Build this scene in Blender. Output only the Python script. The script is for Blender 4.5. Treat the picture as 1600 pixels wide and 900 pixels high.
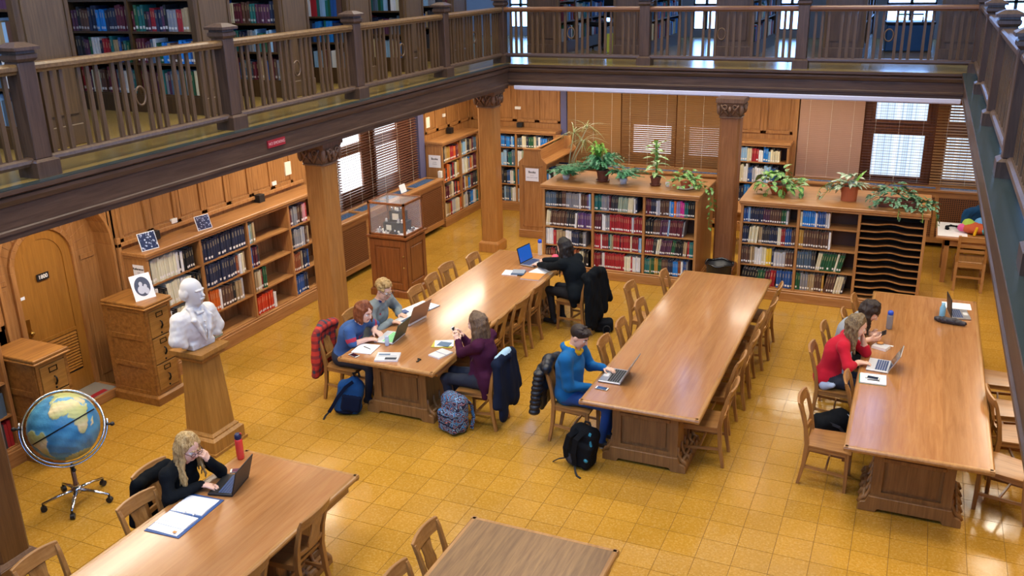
import bpy, bmesh, math, random
import numpy as np
from mathutils import Vector, Matrix, Euler
random.seed(7); RNG = np.random.default_rng(7)
for _o in list(bpy.data.objects): bpy.data.objects.remove(_o)
SC = bpy.context.scene
COL = SC.collection
PI = math.pi

# ------------------------------------------------------------------ camera
CAM_POS = Vector((0.2668, -7.7081, 4.8377)); CYAW, CPIT, CROL, CF = -0.42062, -0.33877, -0.02367, 1428.38
def cam_basis():
    f = Vector((math.sin(CYAW)*math.cos(CPIT), math.cos(CYAW)*math.cos(CPIT), math.sin(CPIT)))
    r = Vector((math.cos(CYAW), -math.sin(CYAW), 0)); u = r.cross(f)
    return (r*math.cos(CROL)+u*math.sin(CROL), -r*math.sin(CROL)+u*math.cos(CROL), f)
CR, CU, CFW = cam_basis()
cd = bpy.data.cameras.new('camera'); cam = bpy.data.objects.new('camera', cd); COL.objects.link(cam)
cd.sensor_width = 36; cd.lens = CF*36/1600; cd.clip_start = 0.05; cd.clip_end = 200
m = Matrix(((CR.x, CU.x, -CFW.x, CAM_POS.x), (CR.y, CU.y, -CFW.y, CAM_POS.y), (CR.z, CU.z, -CFW.z, CAM_POS.z), (0, 0, 0, 1)))
cam.matrix_world = m
SC.camera = cam

# ------------------------------------------------------------------ world, exposure
w = bpy.data.worlds.new('world'); SC.world = w; w.use_nodes = True
bg = w.node_tree.nodes['Background']; bg.inputs[0].default_value = (0.72, 0.82, 1.0, 1); bg.inputs[1].default_value = 0.55
SC.view_settings.view_transform = 'Standard'; SC.view_settings.look = 'None'
SC.view_settings.exposure = 0.15; SC.view_settings.gamma = 1.0; SC.view_settings.use_curve_mapping = False
SC.cycles.max_bounces = 7; SC.cycles.diffuse_bounces = 4; SC.cycles.glossy_bounces = 3; SC.cycles.transmission_bounces = 4
SC.cycles.transparent_max_bounces = 6; SC.cycles.sample_clamp_indirect = 4.0; SC.cycles.use_denoising = True
SC.cycles.caustics_reflective = False; SC.cycles.caustics_refractive = False

def area(name, loc, rot, sx, sy, power, col, spread=PI):
    d = bpy.data.lights.new(name, 'AREA'); d.shape = 'RECTANGLE'; d.size = sx; d.size_y = sy; d.energy = power; d.color = col; d.spread = spread
    o = bpy.data.objects.new(name, d); COL.objects.link(o); o.location = loc; o.rotation_euler = rot
    return o
# the hall's high ceiling lamps
for i, (x, y) in enumerate(((-4.6, -4.4), (-0.8, -4.4), (-4.6, 0.4), (-0.8, 0.4), (-4.6, 4.6), (-0.8, 4.6))):
    area('ceiling_lamp', (x, y, 8.3), (0, 0, 0), 1.6, 1.6, 118, (1.0, 0.89, 0.75), 2.3)
# ceiling lamps under the galleries
for (x, y, sx, sy, p) in ((-7.35, -1.5, .3, 3.0, 34), (-7.35, 3.0, .3, 3.0, 34), (-7.35, 7.3, .3, 2.6, 30), (-5.0, 8.3, 2.6, .3, 26), (-1.6, 8.3, 2.6, .3, 26), (1.9, 5.5, .3, 3.0, 30), (1.9, 0.5, .3, 3.0, 30)):
    area('gallery_underside_lamp', (x, y, 2.88), (0, 0, 0), sx, sy, p*2.0, (1.0, 0.88, 0.70))

# unseen fill lights added to brighten the gallery stacks
for (x, y, sx, sy, p) in ((-7.0, -3.0, .4, 3.0, 34), (-7.0, 1.2, .4, 3.0, 34), (-7.0, 5.2, .4, 3.0, 26), (-2.8, 8.0, 5.0, .4, 20)):
    area('gallery_fill_light', (x, y, 6.4), (0, 0, 0), sx, sy, p, (1.0, 0.92, 0.80))

# ------------------------------------------------------------------ materials
MATS = {}
def nt(name):
    mt = bpy.data.materials.new(name); mt.use_nodes = True; MATS[name] = mt
    t = mt.node_tree; b = t.nodes['Principled BSDF']
    return mt, t, b
def N(t, kind, **kw):
    n = t.nodes.new(kind)
    for k, v in kw.items(): setattr(n, k, v)
    return n
def lin(c):
    if isinstance(c, str):
        c = c.lstrip('#'); c = [int(c[i:i+2], 16)/255 for i in (0, 2, 4)]
        c = [v/12.92 if v <= .04045 else ((v+.055)/1.055)**2.4 for v in c]
    return (*c[:3], 1)
def plain(name, col, rough=.5, metal=0, bump=0, bscale=60, var=0.0, vscale=8, spec=.5, emis=None, estr=0, sheen=0):
    mt, t, b = nt(name); c = lin(col)
    b.inputs['Base Color'].default_value = c; b.inputs['Roughness'].default_value = rough; b.inputs['Metallic'].default_value = metal
    b.inputs['Specular IOR Level'].default_value = spec
    if sheen: b.inputs['Sheen Weight'].default_value = sheen
    if emis: b.inputs['Emission Color'].default_value = lin(emis); b.inputs['Emission Strength'].default_value = estr
    if var or bump: tc = N(t, 'ShaderNodeTexCoord')
    if var:
        nz = N(t, 'ShaderNodeTexNoise'); nz.inputs['Scale'].default_value = vscale; nz.inputs['Detail'].default_value = 5
        t.links.new(tc.outputs['Object'], nz.inputs['Vector'])
        mx = N(t, 'ShaderNodeMix', data_type='RGBA'); mx.inputs[6].default_value = tuple(v*(1-var) for v in c[:3])+(1,); mx.inputs[7].default_value = tuple(min(1, v*(1+var)) for v in c[:3])+(1,)
        t.links.new(nz.outputs[0], mx.inputs[0]); t.links.new(mx.outputs[2], b.inputs['Base Color'])
    if bump:
        nb = N(t, 'ShaderNodeTexNoise'); nb.inputs['Scale'].default_value = bscale; nb.inputs['Detail'].default_value = 3
        t.links.new(tc.outputs['Object'], nb.inputs['Vector'])
        bp = N(t, 'ShaderNodeBump'); bp.inputs['Strength'].default_value = bump; bp.inputs['Distance'].default_value = .01
        t.links.new(nb.outputs[0], bp.inputs['Height']); t.links.new(bp.outputs[0], b.inputs['Normal'])
    return mt
def wood(name, light, dark, axis='z', rough=.35, scale=1.0, coat=0.0, boards=None):
    """oak-like grain running along one object axis; boards=(axis, width) tints glued boards apart"""
    mt, t, b = nt(name); b.inputs['Roughness'].default_value = rough
    tc = N(t, 'ShaderNodeTexCoord'); mp = N(t, 'ShaderNodeMapping')
    s = [14*scale]*3; s['xyz'.index(axis)] = .9*scale; mp.inputs['Scale'].default_value = s
    t.links.new(tc.outputs['Object'], mp.inputs['Vector'])
    n1 = N(t, 'ShaderNodeTexNoise'); n1.inputs['Scale'].default_value = 2.2; n1.inputs['Detail'].default_value = 6; n1.inputs['Roughness'].default_value = .65; n1.inputs['Distortion'].default_value = .6
    t.links.new(mp.outputs[0], n1.inputs['Vector'])
    n2 = N(t, 'ShaderNodeTexNoise'); n2.inputs['Scale'].default_value = 1.3; n2.inputs['Detail'].default_value = 2
    t.links.new(tc.outputs['Object'], n2.inputs['Vector'])
    rp = N(t, 'ShaderNodeValToRGB'); e = rp.color_ramp.elements
    e[0].position = .30; e[0].color = lin(dark); e[1].position = .68; e[1].color = lin(light)
    t.links.new(n1.outputs[0], rp.inputs[0])
    hs = N(t, 'ShaderNodeHueSaturation'); t.links.new(rp.outputs[0], hs.inputs['Color'])
    mr = N(t, 'ShaderNodeMapRange'); mr.inputs[3].default_value = .86; mr.inputs[4].default_value = 1.12
    last = n2.outputs[0]
    if boards:
        sp = N(t, 'ShaderNodeSeparateXYZ'); t.links.new(tc.outputs['Object'], sp.inputs[0])
        dv = N(t, 'ShaderNodeMath', operation='DIVIDE'); dv.inputs[1].default_value = boards[1]; t.links.new(sp.outputs['XYZ'.index(boards[0].upper())], dv.inputs[0])
        fl = N(t, 'ShaderNodeMath', operation='FLOOR'); t.links.new(dv.outputs[0], fl.inputs[0])
        wn = N(t, 'ShaderNodeTexWhiteNoise', noise_dimensions='1D'); t.links.new(fl.outputs[0], wn.inputs['W'])
        ad = N(t, 'ShaderNodeMath', operation='MULTIPLY_ADD'); ad.inputs[1].default_value = .55; t.links.new(wn.outputs[0], ad.inputs[0])
        ml = N(t, 'ShaderNodeMath', operation='MULTIPLY'); ml.inputs[1].default_value = .45; t.links.new(n2.outputs[0], ml.inputs[0]); t.links.new(ml.outputs[0], ad.inputs[2])
        last = ad.outputs[0]
    t.links.new(last, mr.inputs[0]); t.links.new(mr.outputs[0], hs.inputs['Value']); t.links.new(hs.outputs[0], b.inputs['Base Color'])
    bp = N(t, 'ShaderNodeBump'); bp.inputs['Strength'].default_value = .12; bp.inputs['Distance'].default_value = .004
    t.links.new(n1.outputs[0], bp.inputs['Height']); t.links.new(bp.outputs[0], b.inputs['Normal'])
    if coat: b.inputs['Coat Weight'].default_value = coat; b.inputs['Coat Roughness'].default_value = .12
    return mt
for ax in 'xyz':
    wood('oak_'+ax, '#b78550', '#926033', ax, .38)
    wood('panel_'+ax, '#b07d48', '#87582b', ax, .42)
    wood('dark_'+ax, '#5e4838', '#3f2d21', ax, .4)
    wood('chair_'+ax, '#b08048', '#86592a', ax, .34)
wood('rail_wood', '#86683f', '#5c4326', 'y', .32)
wood('rail_wood_x', '#8a5f3e', '#664126', 'x', .32)
wood('rail_foot_y', '#6b5540', '#47352a', 'y', .35)
wood('rail_foot_x', '#5d4a44', '#423330', 'x', .35)
wood('baluster_wood', '#705638', '#4b3724', 'z', .4)
wood('table_top', '#ad7c4d', '#956438', 'y', .24, .8, .3, ('x', .2))
wood('table_top_dark', '#8f6d42', '#68492a', 'y', .34, 1.3, .1, ('x', .24))
wood('table_edge', '#b3854f', '#8f6434', 'y', .28)
wood('table_body', '#9c7142', '#72502b', 'z', .4)
wood('golden', '#ad7d3c', '#8a5f28', 'z', .4)
wood('golden_x', '#ad7d3c', '#8a5f28', 'x', .4)
wood('cabinet_wood', '#a8753a', '#75491e', 'x', .36, .7)
wood('door_wood', '#a9742f', '#8d5c22', 'z', .35)
wood('redwood', '#94592f', '#6c3d1c', 'z', .35)
wood('brown_end', '#6e5638', '#4e3b25', 'z', .45)
wood('slot_shelf_shade', '#4c3320', '#2f1e12', 'x', .6)
wood('gallery_shelf', '#5f4526', '#3e2c17', 'z', .5)
plain('backboard', '#5c3d28', .7, var=.15)
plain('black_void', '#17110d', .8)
plain('plaster', '#7d7c80', .9, var=.05)
plain('ceiling_paint', '#cdb892', .9, var=.05)
plain('white_paper', '#eceef2', .7)
plain('cream_paper', '#e8e3d0', .75)
plain('black_plastic', '#16171a', .45)
plain('black_gloss', '#0c0d10', .15)
plain('dark_metal', '#25231f', .35, .8)
plain('chrome', '#c9ccd2', .12, 1.0)
plain('brass', '#b08d4a', .3, 1.0)
plain('white_plastic', '#e6e4de', .4)
plain('plaster_white', '#cdcdcd', .55, bump=.05, bscale=40)
plain('terracotta', '#b05e38', .75, bump=.1, bscale=50, var=.15)
plain('brown_pot', '#6e3f30', .5, var=.1)
plain('soil', '#3a2a1c', .95, bump=.6, bscale=90)
plain('grille', '#7d4f2d', .5, var=.1)
plain('blue_mesh', '#2a5484', .3, .1)
plain('sign_red', '#a3252f', .45)
plain('ink', '#23262e', .7)
plain('ink_soft', '#7c8290', .7)
plain('slat_wood', '#a67c4e', .4, var=.12, vscale=4)
plain('slat_dark', '#6b4433', .4, var=.12, vscale=4)
plain('slat_pink', '#c09a84', .45, var=.06, vscale=4)
plain('jamb_paint', '#5b5a7c', .6, var=.05)
plain('fixture_white', '#c4c6dc', .4, emis='#dcdcf4', estr=.12)
def glass(name, tint=(1, 1, 1), alpha=.12, rough=.03):
    mt, t, b = nt(name); b.inputs['Base Color'].default_value = (*tint, 1); b.inputs['Roughness'].default_value = rough
    b.inputs['Alpha'].default_value = alpha; b.inputs['Specular IOR Level'].default_value = .8
    return mt
glass('glass_clear', (.8, .87, .95), .08)
def sky_pane(name, col, s, view=False):
    mt, t, b = nt(name)
    em = N(t, 'ShaderNodeEmission'); em.inputs[0].default_value = lin(col); em.inputs[1].default_value = s
    if view:   # blurred brick and sky beyond the glass
        tc = N(t, 'ShaderNodeTexCoord'); nz = N(t, 'ShaderNodeTexBrick'); nz.inputs['Scale'].default_value = 14
        nz.inputs['Color1'].default_value = lin('#cfdcf0'); nz.inputs['Color2'].default_value = lin('#9fb4cc'); nz.inputs['Mortar'].default_value = lin('#f2f7ff')
        t.links.new(tc.outputs['Object'], nz.inputs['Vector']); t.links.new(nz.outputs[0], em.inputs[0])
    t.links.new(em.outputs[0], t.nodes['Material Output'].inputs[0])
    return mt
sky_pane('sky_white', '#f2f6ff', 2.6)
sky_pane('sky_blue', '#82b4ff', 10.0)
sky_pane('sky_view', '#dbe8ff', 1.5, True)
sky_pane('sky_brick', '#cfe0ff', 1.0, True)

def floor_mat(name, attr=False):
    mt, t, b = nt(name)
    tc = N(t, 'ShaderNodeTexCoord'); geo = N(t, 'ShaderNodeNewGeometry')
    big = N(t, 'ShaderNodeTexNoise'); big.inputs['Scale'].default_value = .9; big.inputs['Detail'].default_value = 4; t.links.new(geo.outputs['Position'], big.inputs['Vector'])
    sp = N(t, 'ShaderNodeTexVoronoi'); sp.inputs['Scale'].default_value = 75; t.links.new(geo.outputs['Position'], sp.inputs['Vector'])
    fine = N(t, 'ShaderNodeTexNoise'); fine.inputs['Scale'].default_value = 45; fine.inputs['Detail'].default_value = 4; t.links.new(geo.outputs['Position'], fine.inputs['Vector'])
    if attr: a = N(t, 'ShaderNodeAttribute', attribute_name='tint'); rnd = a.outputs['Fac']
    else: a = N(t, 'ShaderNodeObjectInfo'); rnd = a.outputs['Random']
    rp = N(t, 'ShaderNodeValToRGB'); e = rp.color_ramp.elements; e[0].position = .25; e[0].color = lin('#a57c32'); e[1].position = .78; e[1].color = lin('#bd9148')
    t.links.new(fine.outputs[0], rp.inputs[0])
    hs = N(t, 'ShaderNodeHueSaturation'); hs.inputs['Saturation'].default_value = 1.05; t.links.new(rp.outputs[0], hs.inputs['Color'])
    mr = N(t, 'ShaderNodeMapRange'); mr.inputs[3].default_value = .94; mr.inputs[4].default_value = 1.05; t.links.new(rnd, mr.inputs[0])
    m2 = N(t, 'ShaderNodeMapRange'); m2.inputs[1].default_value = .3; m2.inputs[2].default_value = .7; m2.inputs[3].default_value = .86; m2.inputs[4].default_value = 1.06; t.links.new(big.outputs[0], m2.inputs[0])
    mm = N(t, 'ShaderNodeMath', operation='MULTIPLY'); t.links.new(mr.outputs[0], mm.inputs[0]); t.links.new(m2.outputs[0], mm.inputs[1]); t.links.new(mm.outputs[0], hs.inputs['Value'])
    # dark and light chips of the composition tile
    ch = N(t, 'ShaderNodeMix', data_type='RGBA'); ch.inputs[7].default_value = lin('#d8b670')
    lt = N(t, 'ShaderNodeMath', operation='GREATER_THAN'); lt.inputs[1].default_value = .8; sx = N(t, 'ShaderNodeSeparateXYZ'); t.links.new(sp.outputs['Color'], sx.inputs[0]); t.links.new(sx.outputs[0], lt.inputs[0])
    ml = N(t, 'ShaderNodeMath', operation='MULTIPLY'); ml.inputs[1].default_value = .16; t.links.new(lt.outputs[0], ml.inputs[0])
    t.links.new(ml.outputs[0], ch.inputs[0]); t.links.new(hs.outputs[0], ch.inputs[6]); t.links.new(ch.outputs[2], b.inputs['Base Color'])
    rr = N(t, 'ShaderNodeMapRange'); rr.inputs[1].default_value = .35; rr.inputs[2].default_value = .65; rr.inputs[3].default_value = .11; rr.inputs[4].default_value = .26; t.links.new(big.outputs[0], rr.inputs[0]); t.links.new(rr.outputs[0], b.inputs['Roughness'])
    wv = N(t, 'ShaderNodeTexNoise'); wv.inputs['Scale'].default_value = 6; t.links.new(geo.outputs['Position'], wv.inputs['Vector'])
    bp = N(t, 'ShaderNodeBump'); bp.inputs['Strength'].default_value = .15; bp.inputs['Distance'].default_value = .012; t.links.new(wv.outputs[0], bp.inputs['Height']); t.links.new(bp.outputs[0], b.inputs['Normal'])
    b.inputs['Specular IOR Level'].default_value = .5
    return mt
floor_mat('tile'); floor_mat('tile_far', True)
plain('tile_joint', '#7d5a1e', .8)
plain('gallery_floor', '#8a7440', .2, var=.12, vscale=3)
plain('gallery_border', '#343f3e', .25, var=.1, vscale=6)

def book_mat(name, attr=False):
    """cloth cover in the book's own colour with a small white shelf mark low on the spine"""
    mt, t, b = nt(name); b.inputs['Roughness'].default_value = .55
    if attr: a = N(t, 'ShaderNodeAttribute', attribute_name='tint'); c = a.outputs['Color']
    else: a = N(t, 'ShaderNodeObjectInfo'); c = a.outputs['Color']
    if not attr:
        tc = N(t, 'ShaderNodeTexCoord'); sp = N(t, 'ShaderNodeSeparateXYZ'); t.links.new(tc.outputs['Generated'], sp.inputs[0])
        def band(lo, hi, src):
            g = N(t, 'ShaderNodeMath', operation='GREATER_THAN'); g.inputs[1].default_value = lo; t.links.new(src, g.inputs[0])
            l = N(t, 'ShaderNodeMath', operation='LESS_THAN'); l.inputs[1].default_value = hi; t.links.new(src, l.inputs[0])
            m_ = N(t, 'ShaderNodeMath', operation='MULTIPLY'); t.links.new(g.outputs[0], m_.inputs[0]); t.links.new(l.outputs[0], m_.inputs[1]); return m_.outputs[0]
        def mul(x, y):
            m_ = N(t, 'ShaderNodeMath', operation='MULTIPLY'); t.links.new(x, m_.inputs[0])
            if isinstance(y, float): m_.inputs[1].default_value = y
            else: t.links.new(y, m_.inputs[1])
            return m_.outputs[0]
        front = band(-1, .12, sp.outputs[1])
        mark = mul(mul(band(.10, .21, sp.outputs[2]), band(.14, .86, sp.outputs[0])), front)
        lines = mul(mul(mul(band(.62, .86, sp.outputs[2]), band(.3, .7, sp.outputs[0])), front), .35)
        al = N(t, 'ShaderNodeSeparateColor'); oi = N(t, 'ShaderNodeObjectInfo')
        m1 = N(t, 'ShaderNodeMix', data_type='RGBA'); m1.inputs[7].default_value = lin('#c9b98a'); t.links.new(lines, m1.inputs[0]); t.links.new(c, m1.inputs[6])
        m2 = N(t, 'ShaderNodeMix', data_type='RGBA'); m2.inputs[7].default_value = lin('#eceae4'); t.links.new(mul(mark, oi.outputs['Alpha']), m2.inputs[0]); t.links.new(m1.outputs[2], m2.inputs[6])
        t.links.new(m2.outputs[2], b.inputs['Base Color'])
    else: t.links.new(c, b.inputs['Base Color'])
    return mt
book_mat('book_cover'); book_mat('book_cover_stuff', True)
plain('book_pages', '#d9d0b8', .85)
plain('fabric_white', '#e8e8ea', .8)

# ------------------------------------------------------------------ mesh helpers
class MB:
    def __init__(s): s.v = []; s.f = []; s.m = []; s.mi = 0
    def add(s, vs, fs):
        n = len(s.v); s.v += [tuple(p) for p in vs]; s.f += [tuple(i+n for i in q) for q in fs]; s.m += [s.mi]*len(fs); return s
    def box(s, x0, x1, y0, y1, z0, z1):
        return s.add([(x0,y0,z0),(x1,y0,z0),(x1,y1,z0),(x0,y1,z0),(x0,y0,z1),(x1,y0,z1),(x1,y1,z1),(x0,y1,z1)],
                     [(3,2,1,0),(4,5,6,7),(0,1,5,4),(1,2,6,5),(2,3,7,6),(3,0,4,7)])
    def frus(s, b, t, z0, z1):   # b,t = (x0,x1,y0,y1)
        return s.add([(b[0],b[2],z0),(b[1],b[2],z0),(b[1],b[3],z0),(b[0],b[3],z0),(t[0],t[2],z1),(t[1],t[2],z1),(t[1],t[3],z1),(t[0],t[3],z1)],
                     [(3,2,1,0),(4,5,6,7),(0,1,5,4),(1,2,6,5),(2,3,7,6),(3,0,4,7)])
    def prism(s, prof, axis, a, b):
        """polygon prof (2D, ccw) extruded along axis from a to b; 2D coords are the other two axes in xyz order"""
        def mk(p, t):
            q = list(p); q.insert('xyz'.index(axis), t); return q
        n = len(prof); vs = [mk(p, a) for p in prof]+[mk(p, b) for p in prof]
        fs = [tuple(range(n))[::-1], tuple(range(n, 2*n))]+[(i, (i+1) % n, n+(i+1) % n, n+i) for i in range(n)]
        return s.add(vs, fs)
    def tube(s, pts, r, n=8, cap=True, flat=None, ph=0.0):
        P = [Vector(p) for p in pts]; k = len(P); R = r if isinstance(r, (list, tuple)) else [r]*k
        T = [(P[min(i+1, k-1)]-P[max(i-1, 0)]).normalized() for i in range(k)]
        up = Vector((0, 0, 1)) if abs(T[0].z) < .9 else Vector((0, 1, 0))
        u = T[0].cross(up).normalized(); vs = []
        for i in range(k):
            u = (u-T[i]*u.dot(T[i])).normalized(); v = T[i].cross(u)
            for j in range(n):
                a = 2*PI*j/n+ph; ru, rv = (R[i], R[i]) if not isinstance(R[i], tuple) else R[i]
                vs.append(P[i]+u*(ru*math.cos(a))+v*(rv*math.sin(a)))
        fs = [(i*n+j, i*n+(j+1) % n, (i+1)*n+(j+1) % n, (i+1)*n+j) for i in range(k-1) for j in range(n)]
        if cap: fs += [tuple(range(n))[::-1], tuple(range((k-1)*n, k*n))]
        return s.add(vs, fs)
    def bar(s, pts, wx, wy, up=(0, 0, 1)):
        """rectangular section swept along pts; wx,wy may be lists"""
        P = [Vector(p) for p in pts]; k = len(P)
        WX = wx if isinstance(wx, (list, tuple)) else [wx]*k; WY = wy if isinstance(wy, (list, tuple)) else [wy]*k
        up = Vector(up); vs = []
        for i in range(k):
            T = (P[min(i+1, k-1)]-P[max(i-1, 0)]).normalized(); u = T.cross(up).normalized(); v = u.cross(T)
            for a, b in ((-1, -1), (1, -1), (1, 1), (-1, 1)): vs.append(P[i]+u*(a*WX[i]/2)+v*(b*WY[i]/2))
        fs = [(i*4+j, i*4+(j+1) % 4, (i+1)*4+(j+1) % 4, (i+1)*4+j) for i in range(k-1) for j in range(4)]+[(3, 2, 1, 0), tuple(range((k-1)*4, k*4))]
        return s.add(vs, fs)
    def lathe(s, prof, n=16, c=(0, 0, 0)):
        vs = []; k = len(prof)
        for r, z in prof:
            for j in range(n): a = 2*PI*j/n; vs.append((c[0]+r*math.cos(a), c[1]+r*math.sin(a), c[2]+z))
        fs = [(i*n+j, i*n+(j+1) % n, (i+1)*n+(j+1) % n, (i+1)*n+j) for i in range(k-1) for j in range(n)]
        fs += [tuple(range(n))[::-1], tuple(range((k-1)*n, k*n))]
        return s.add(vs, fs)
    def sphere(s, c, r, n=12, m=8):
        rr = r if isinstance(r, (tuple, list)) else (r, r, r); vs = [(c[0], c[1], c[2]-rr[2])]
        for i in range(1, m):
            a = -PI/2+PI*i/m
            for j in range(n): b = 2*PI*j/n; vs.append((c[0]+rr[0]*math.cos(a)*math.cos(b), c[1]+rr[1]*math.cos(a)*math.sin(b), c[2]+rr[2]*math.sin(a)))
        vs.append((c[0], c[1], c[2]+rr[2])); L = len(vs)-1
        fs = [(0, 1+(j+1) % n, 1+j) for j in range(n)]+[(1+i*n+j, 1+i*n+(j+1) % n, 1+(i+1)*n+(j+1) % n, 1+(i+1)*n+j) for i in range(m-2) for j in range(n)]
        fs += [(L, 1+(m-2)*n+j, 1+(m-2)*n+(j+1) % n) for j in range(n)]
        return s.add(vs, fs)
    def mesh(s, name, mats, smooth=False, bevel=0, seg=1):
        me = bpy.data.meshes.new(name); me.from_pydata(s.v, [], s.f)
        for mt in (mats if isinstance(mats, (list, tuple)) else [mats]): me.materials.append(MATS[mt] if isinstance(mt, str) else mt)
        if any(s.m): me.polygons.foreach_set('material_index', s.m)
        if bevel:
            bm = bmesh.new(); bm.from_mesh(me)
            ed = [e for e in bm.edges if len(e.link_faces) == 2 and e.calc_face_angle(0) > .5]
            bmesh.ops.bevel(bm, geom=ed, offset=bevel, segments=seg, affect='EDGES', clamp_overlap=True)
            bm.to_mesh(me); bm.free()
        if smooth: me.polygons.foreach_set('use_smooth', [True]*len(me.polygons))
        me.update(); return me
    def build(s, name, mats, parent=None, loc=None, rz=None, **kw):
        return obj(name, s.mesh(name, mats, **kw), parent, loc, rz)
def obj(name, me, parent=None, loc=None, rz=None):
    o = bpy.data.objects.new(name, me); COL.objects.link(o)
    if parent: o.parent = parent
    if loc is not None: o.location = loc
    if rz is not None: o.rotation_euler = (0, 0, rz) if not isinstance(rz, (tuple, list)) else rz
    return o
def tag(o, label=None, cat=None, group=None, kind=None):
    if label: o['label'] = label
    if cat: o['category'] = cat
    if group: o['group'] = group
    if kind: o['kind'] = kind
    return o
def thing(name, label, cat, loc=(0, 0, 0), rz=0, group=None, kind=None):
    o = bpy.data.objects.new(name, None); COL.objects.link(o); o.empty_display_size = .1
    o.location = loc; o.rotation_euler = (0, 0, rz) if not isinstance(rz, (tuple, list)) else rz
    return tag(o, label, cat, group, kind)
KIDS = {}
def copy_tree(o, parent=None):
    c = o.copy(); COL.objects.link(c); c.parent = parent
    for ch in o.children: copy_tree(ch, c)
    return c
def bx(*a): return MB().box(*a)
def sm(me):   # smooth by angle
    me.polygons.foreach_set('use_smooth', [True]*len(me.polygons))
    try: me.set_sharp_from_angle(angle=math.radians(40))
    except Exception: pass
    return me
def text_mesh(name, s, size, mat, parent, loc, rot, align='CENTER', bold=False):
    cu = bpy.data.curves.new(name, 'FONT'); cu.body = s; cu.size = size; cu.align_x = align; cu.align_y = 'CENTER'; cu.extrude = .0006
    if bold: cu.offset = size*.025
    tmp = bpy.data.objects.new(name+'_tmp', cu); COL.objects.link(tmp); dg = bpy.context.evaluated_depsgraph_get()
    me = bpy.data.meshes.new_from_object(tmp.evaluated_get(dg)); bpy.data.objects.remove(tmp); bpy.data.curves.remove(cu)
    me.materials.clear(); me.materials.append(MATS[mat] if isinstance(mat, str) else mat); me.name = name
    o = obj(name, me, parent, loc); o.rotation_euler = rot; return o
def project(p):
    d = Vector(p)-CAM_POS; z = d.dot(CFW)
    if z <= .05: return None
    return (800+CF*d.dot(CR)/z, 450-CF*d.dot(CU)/z, z)
# ================================================================== the setting
XL, XR, YB, YF = -8.4, 3.2, 9.7, -9.6           # ground-floor walls
GX, GRX, GY = -6.2, 0.83, 6.78                   # edges of the gallery well
GZ, BZ = 3.27, 2.87                              # gallery floor, underside of its beams
UXL, UXR, UYB, ZC = -11.3, 4.6, 13.0, 8.9        # upper walls, ceiling

# ---- floor: joint bed, tiles
fl = tag(bx(XL-.4, XR, YF, YB, -.12, -.0035).build('floor', 'tile_joint'), 'yellow composition tile floor of the reading room', kind='structure')
TS = .305; gap = .0022
tiles = []
for i in range(int((XR-XL)/TS)):
    for j in range(int((YB-YF)/TS)):
        x = XL+.02+TS*i; y = YF+.03+TS*j
        if y < -5.2: continue
        c = project((x+TS/2, y+TS/2, 0)); a = 0
        if c and -20 < c[0] < 1590 and 300 < c[1] < 940: a = 1/(c[2]**2)
        # hidden below tables and bookcases
        if (-5.2 < x < -2.7 or -2.0 < x < .5) and 5.8 < y < 6.8: a = 0
        for tx, ty0, ty1 in ((-5.355, .2, 4.2), (-2.492, .2, 4.2), (0, .2, 4.2), (-4.967, -6.5, -2.2), (-2.586, -6.5, -2.3)):
            if tx+.0 < x+.15 < tx+1.2 and ty0 < y < ty1+.6: a *= .02
        tiles.append((a, x, y))
tiles.sort(reverse=True)
tme = MB().box(0, TS-2*gap, 0, TS-2*gap, -.004, 0).mesh('floor_tile', 'tile')
for a, x, y in tiles[:300]: obj('floor_tile', tme, fl, (x+gap, y+gap, 0))
mb = MB(); tint = []
for a, x, y in tiles[300:]:
    mb.box(x+gap, x+TS-gap, y+gap, y+TS-gap, -.004, 0); tint += [random.random()]*24
me = mb.mesh('floor_tiles', 'tile_far'); at = me.attributes.new('tint', 'FLOAT', 'CORNER'); at.data.foreach_set('value', tint)
tag(obj('floor_tiles', me, fl), 'rows of yellow floor tiles further off', kind='stuff')

# ---- left wall: panelled, door alcove, window bay
wl = MB()
WT = .5
for (y0, y1, z0, z1) in ((YF, -1.62, 0, BZ+.1), (0.0, 4.05, 0, BZ+.1), (4.05, 7.62, 0, .95), (4.05, 7.62, 2.62, BZ+.1), (7.62, YB, 0, BZ+.1)):
    wl.box(XL-WT, XL, y0, y1, z0, z1)
wl.box(XL-.08, XL, -1.62, 0, 2.55, BZ+.1)
wall_left = tag(wl.build('wall_left', 'panel_z'), 'oak panelled wall on the left', kind='structure')
def wall_panel(parent, axis, a0, a1, z0, z1, at, sgn, mat='panel_z', name='wall_panel'):
    """recessed field in a moulded frame standing just proud of the wall; axis = direction the wall runs"""
    mb = MB(); f = .055
    def b(u0, u1, w0, w1, d0, d1):
        lo, hi = sorted((at+sgn*d0, at+sgn*d1))
        if axis == 'y': mb.box(lo, hi, u0, u1, w0, w1)
        else: mb.box(u0, u1, lo, hi, w0, w1)
    b(a0, a1, z0, z0+f, 0, .022); b(a0, a1, z1-f, z1, 0, .022); b(a0, a0+f, z0, z1, 0, .022); b(a1-f, a1, z0, z1, 0, .022)
    b(a0+f+.02, a1-f-.02, z0+f+.02, z1-f-.02, 0, .008)
    return mb.build(name, mat, parent, bevel=.004)
ys = [.08+.49*i for i in range(8)]
for a, b_ in zip(ys, ys[1:]): wall_panel(wall_left, 'y', a, b_+.0, 1.78, 2.78, XL, 1)
for a in (7.72, 8.2, 8.68, 9.16): wall_panel(wall_left, 'y', a, a+.48, 1.80, 2.78, XL, 1)
for a in (-4.6, -4.0, -3.4, -2.8, -2.2): wall_panel(wall_left, 'y', a, a+.58, 1.3, 2.78, XL, 1)
mb = MB()
for a in (-1.62, ): pass
trim = MB().box(XL, XL+.05, .0, .055, .0, 1.86).box(XL, XL+.05, .0, 3.75, 1.74, 1.79)
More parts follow.
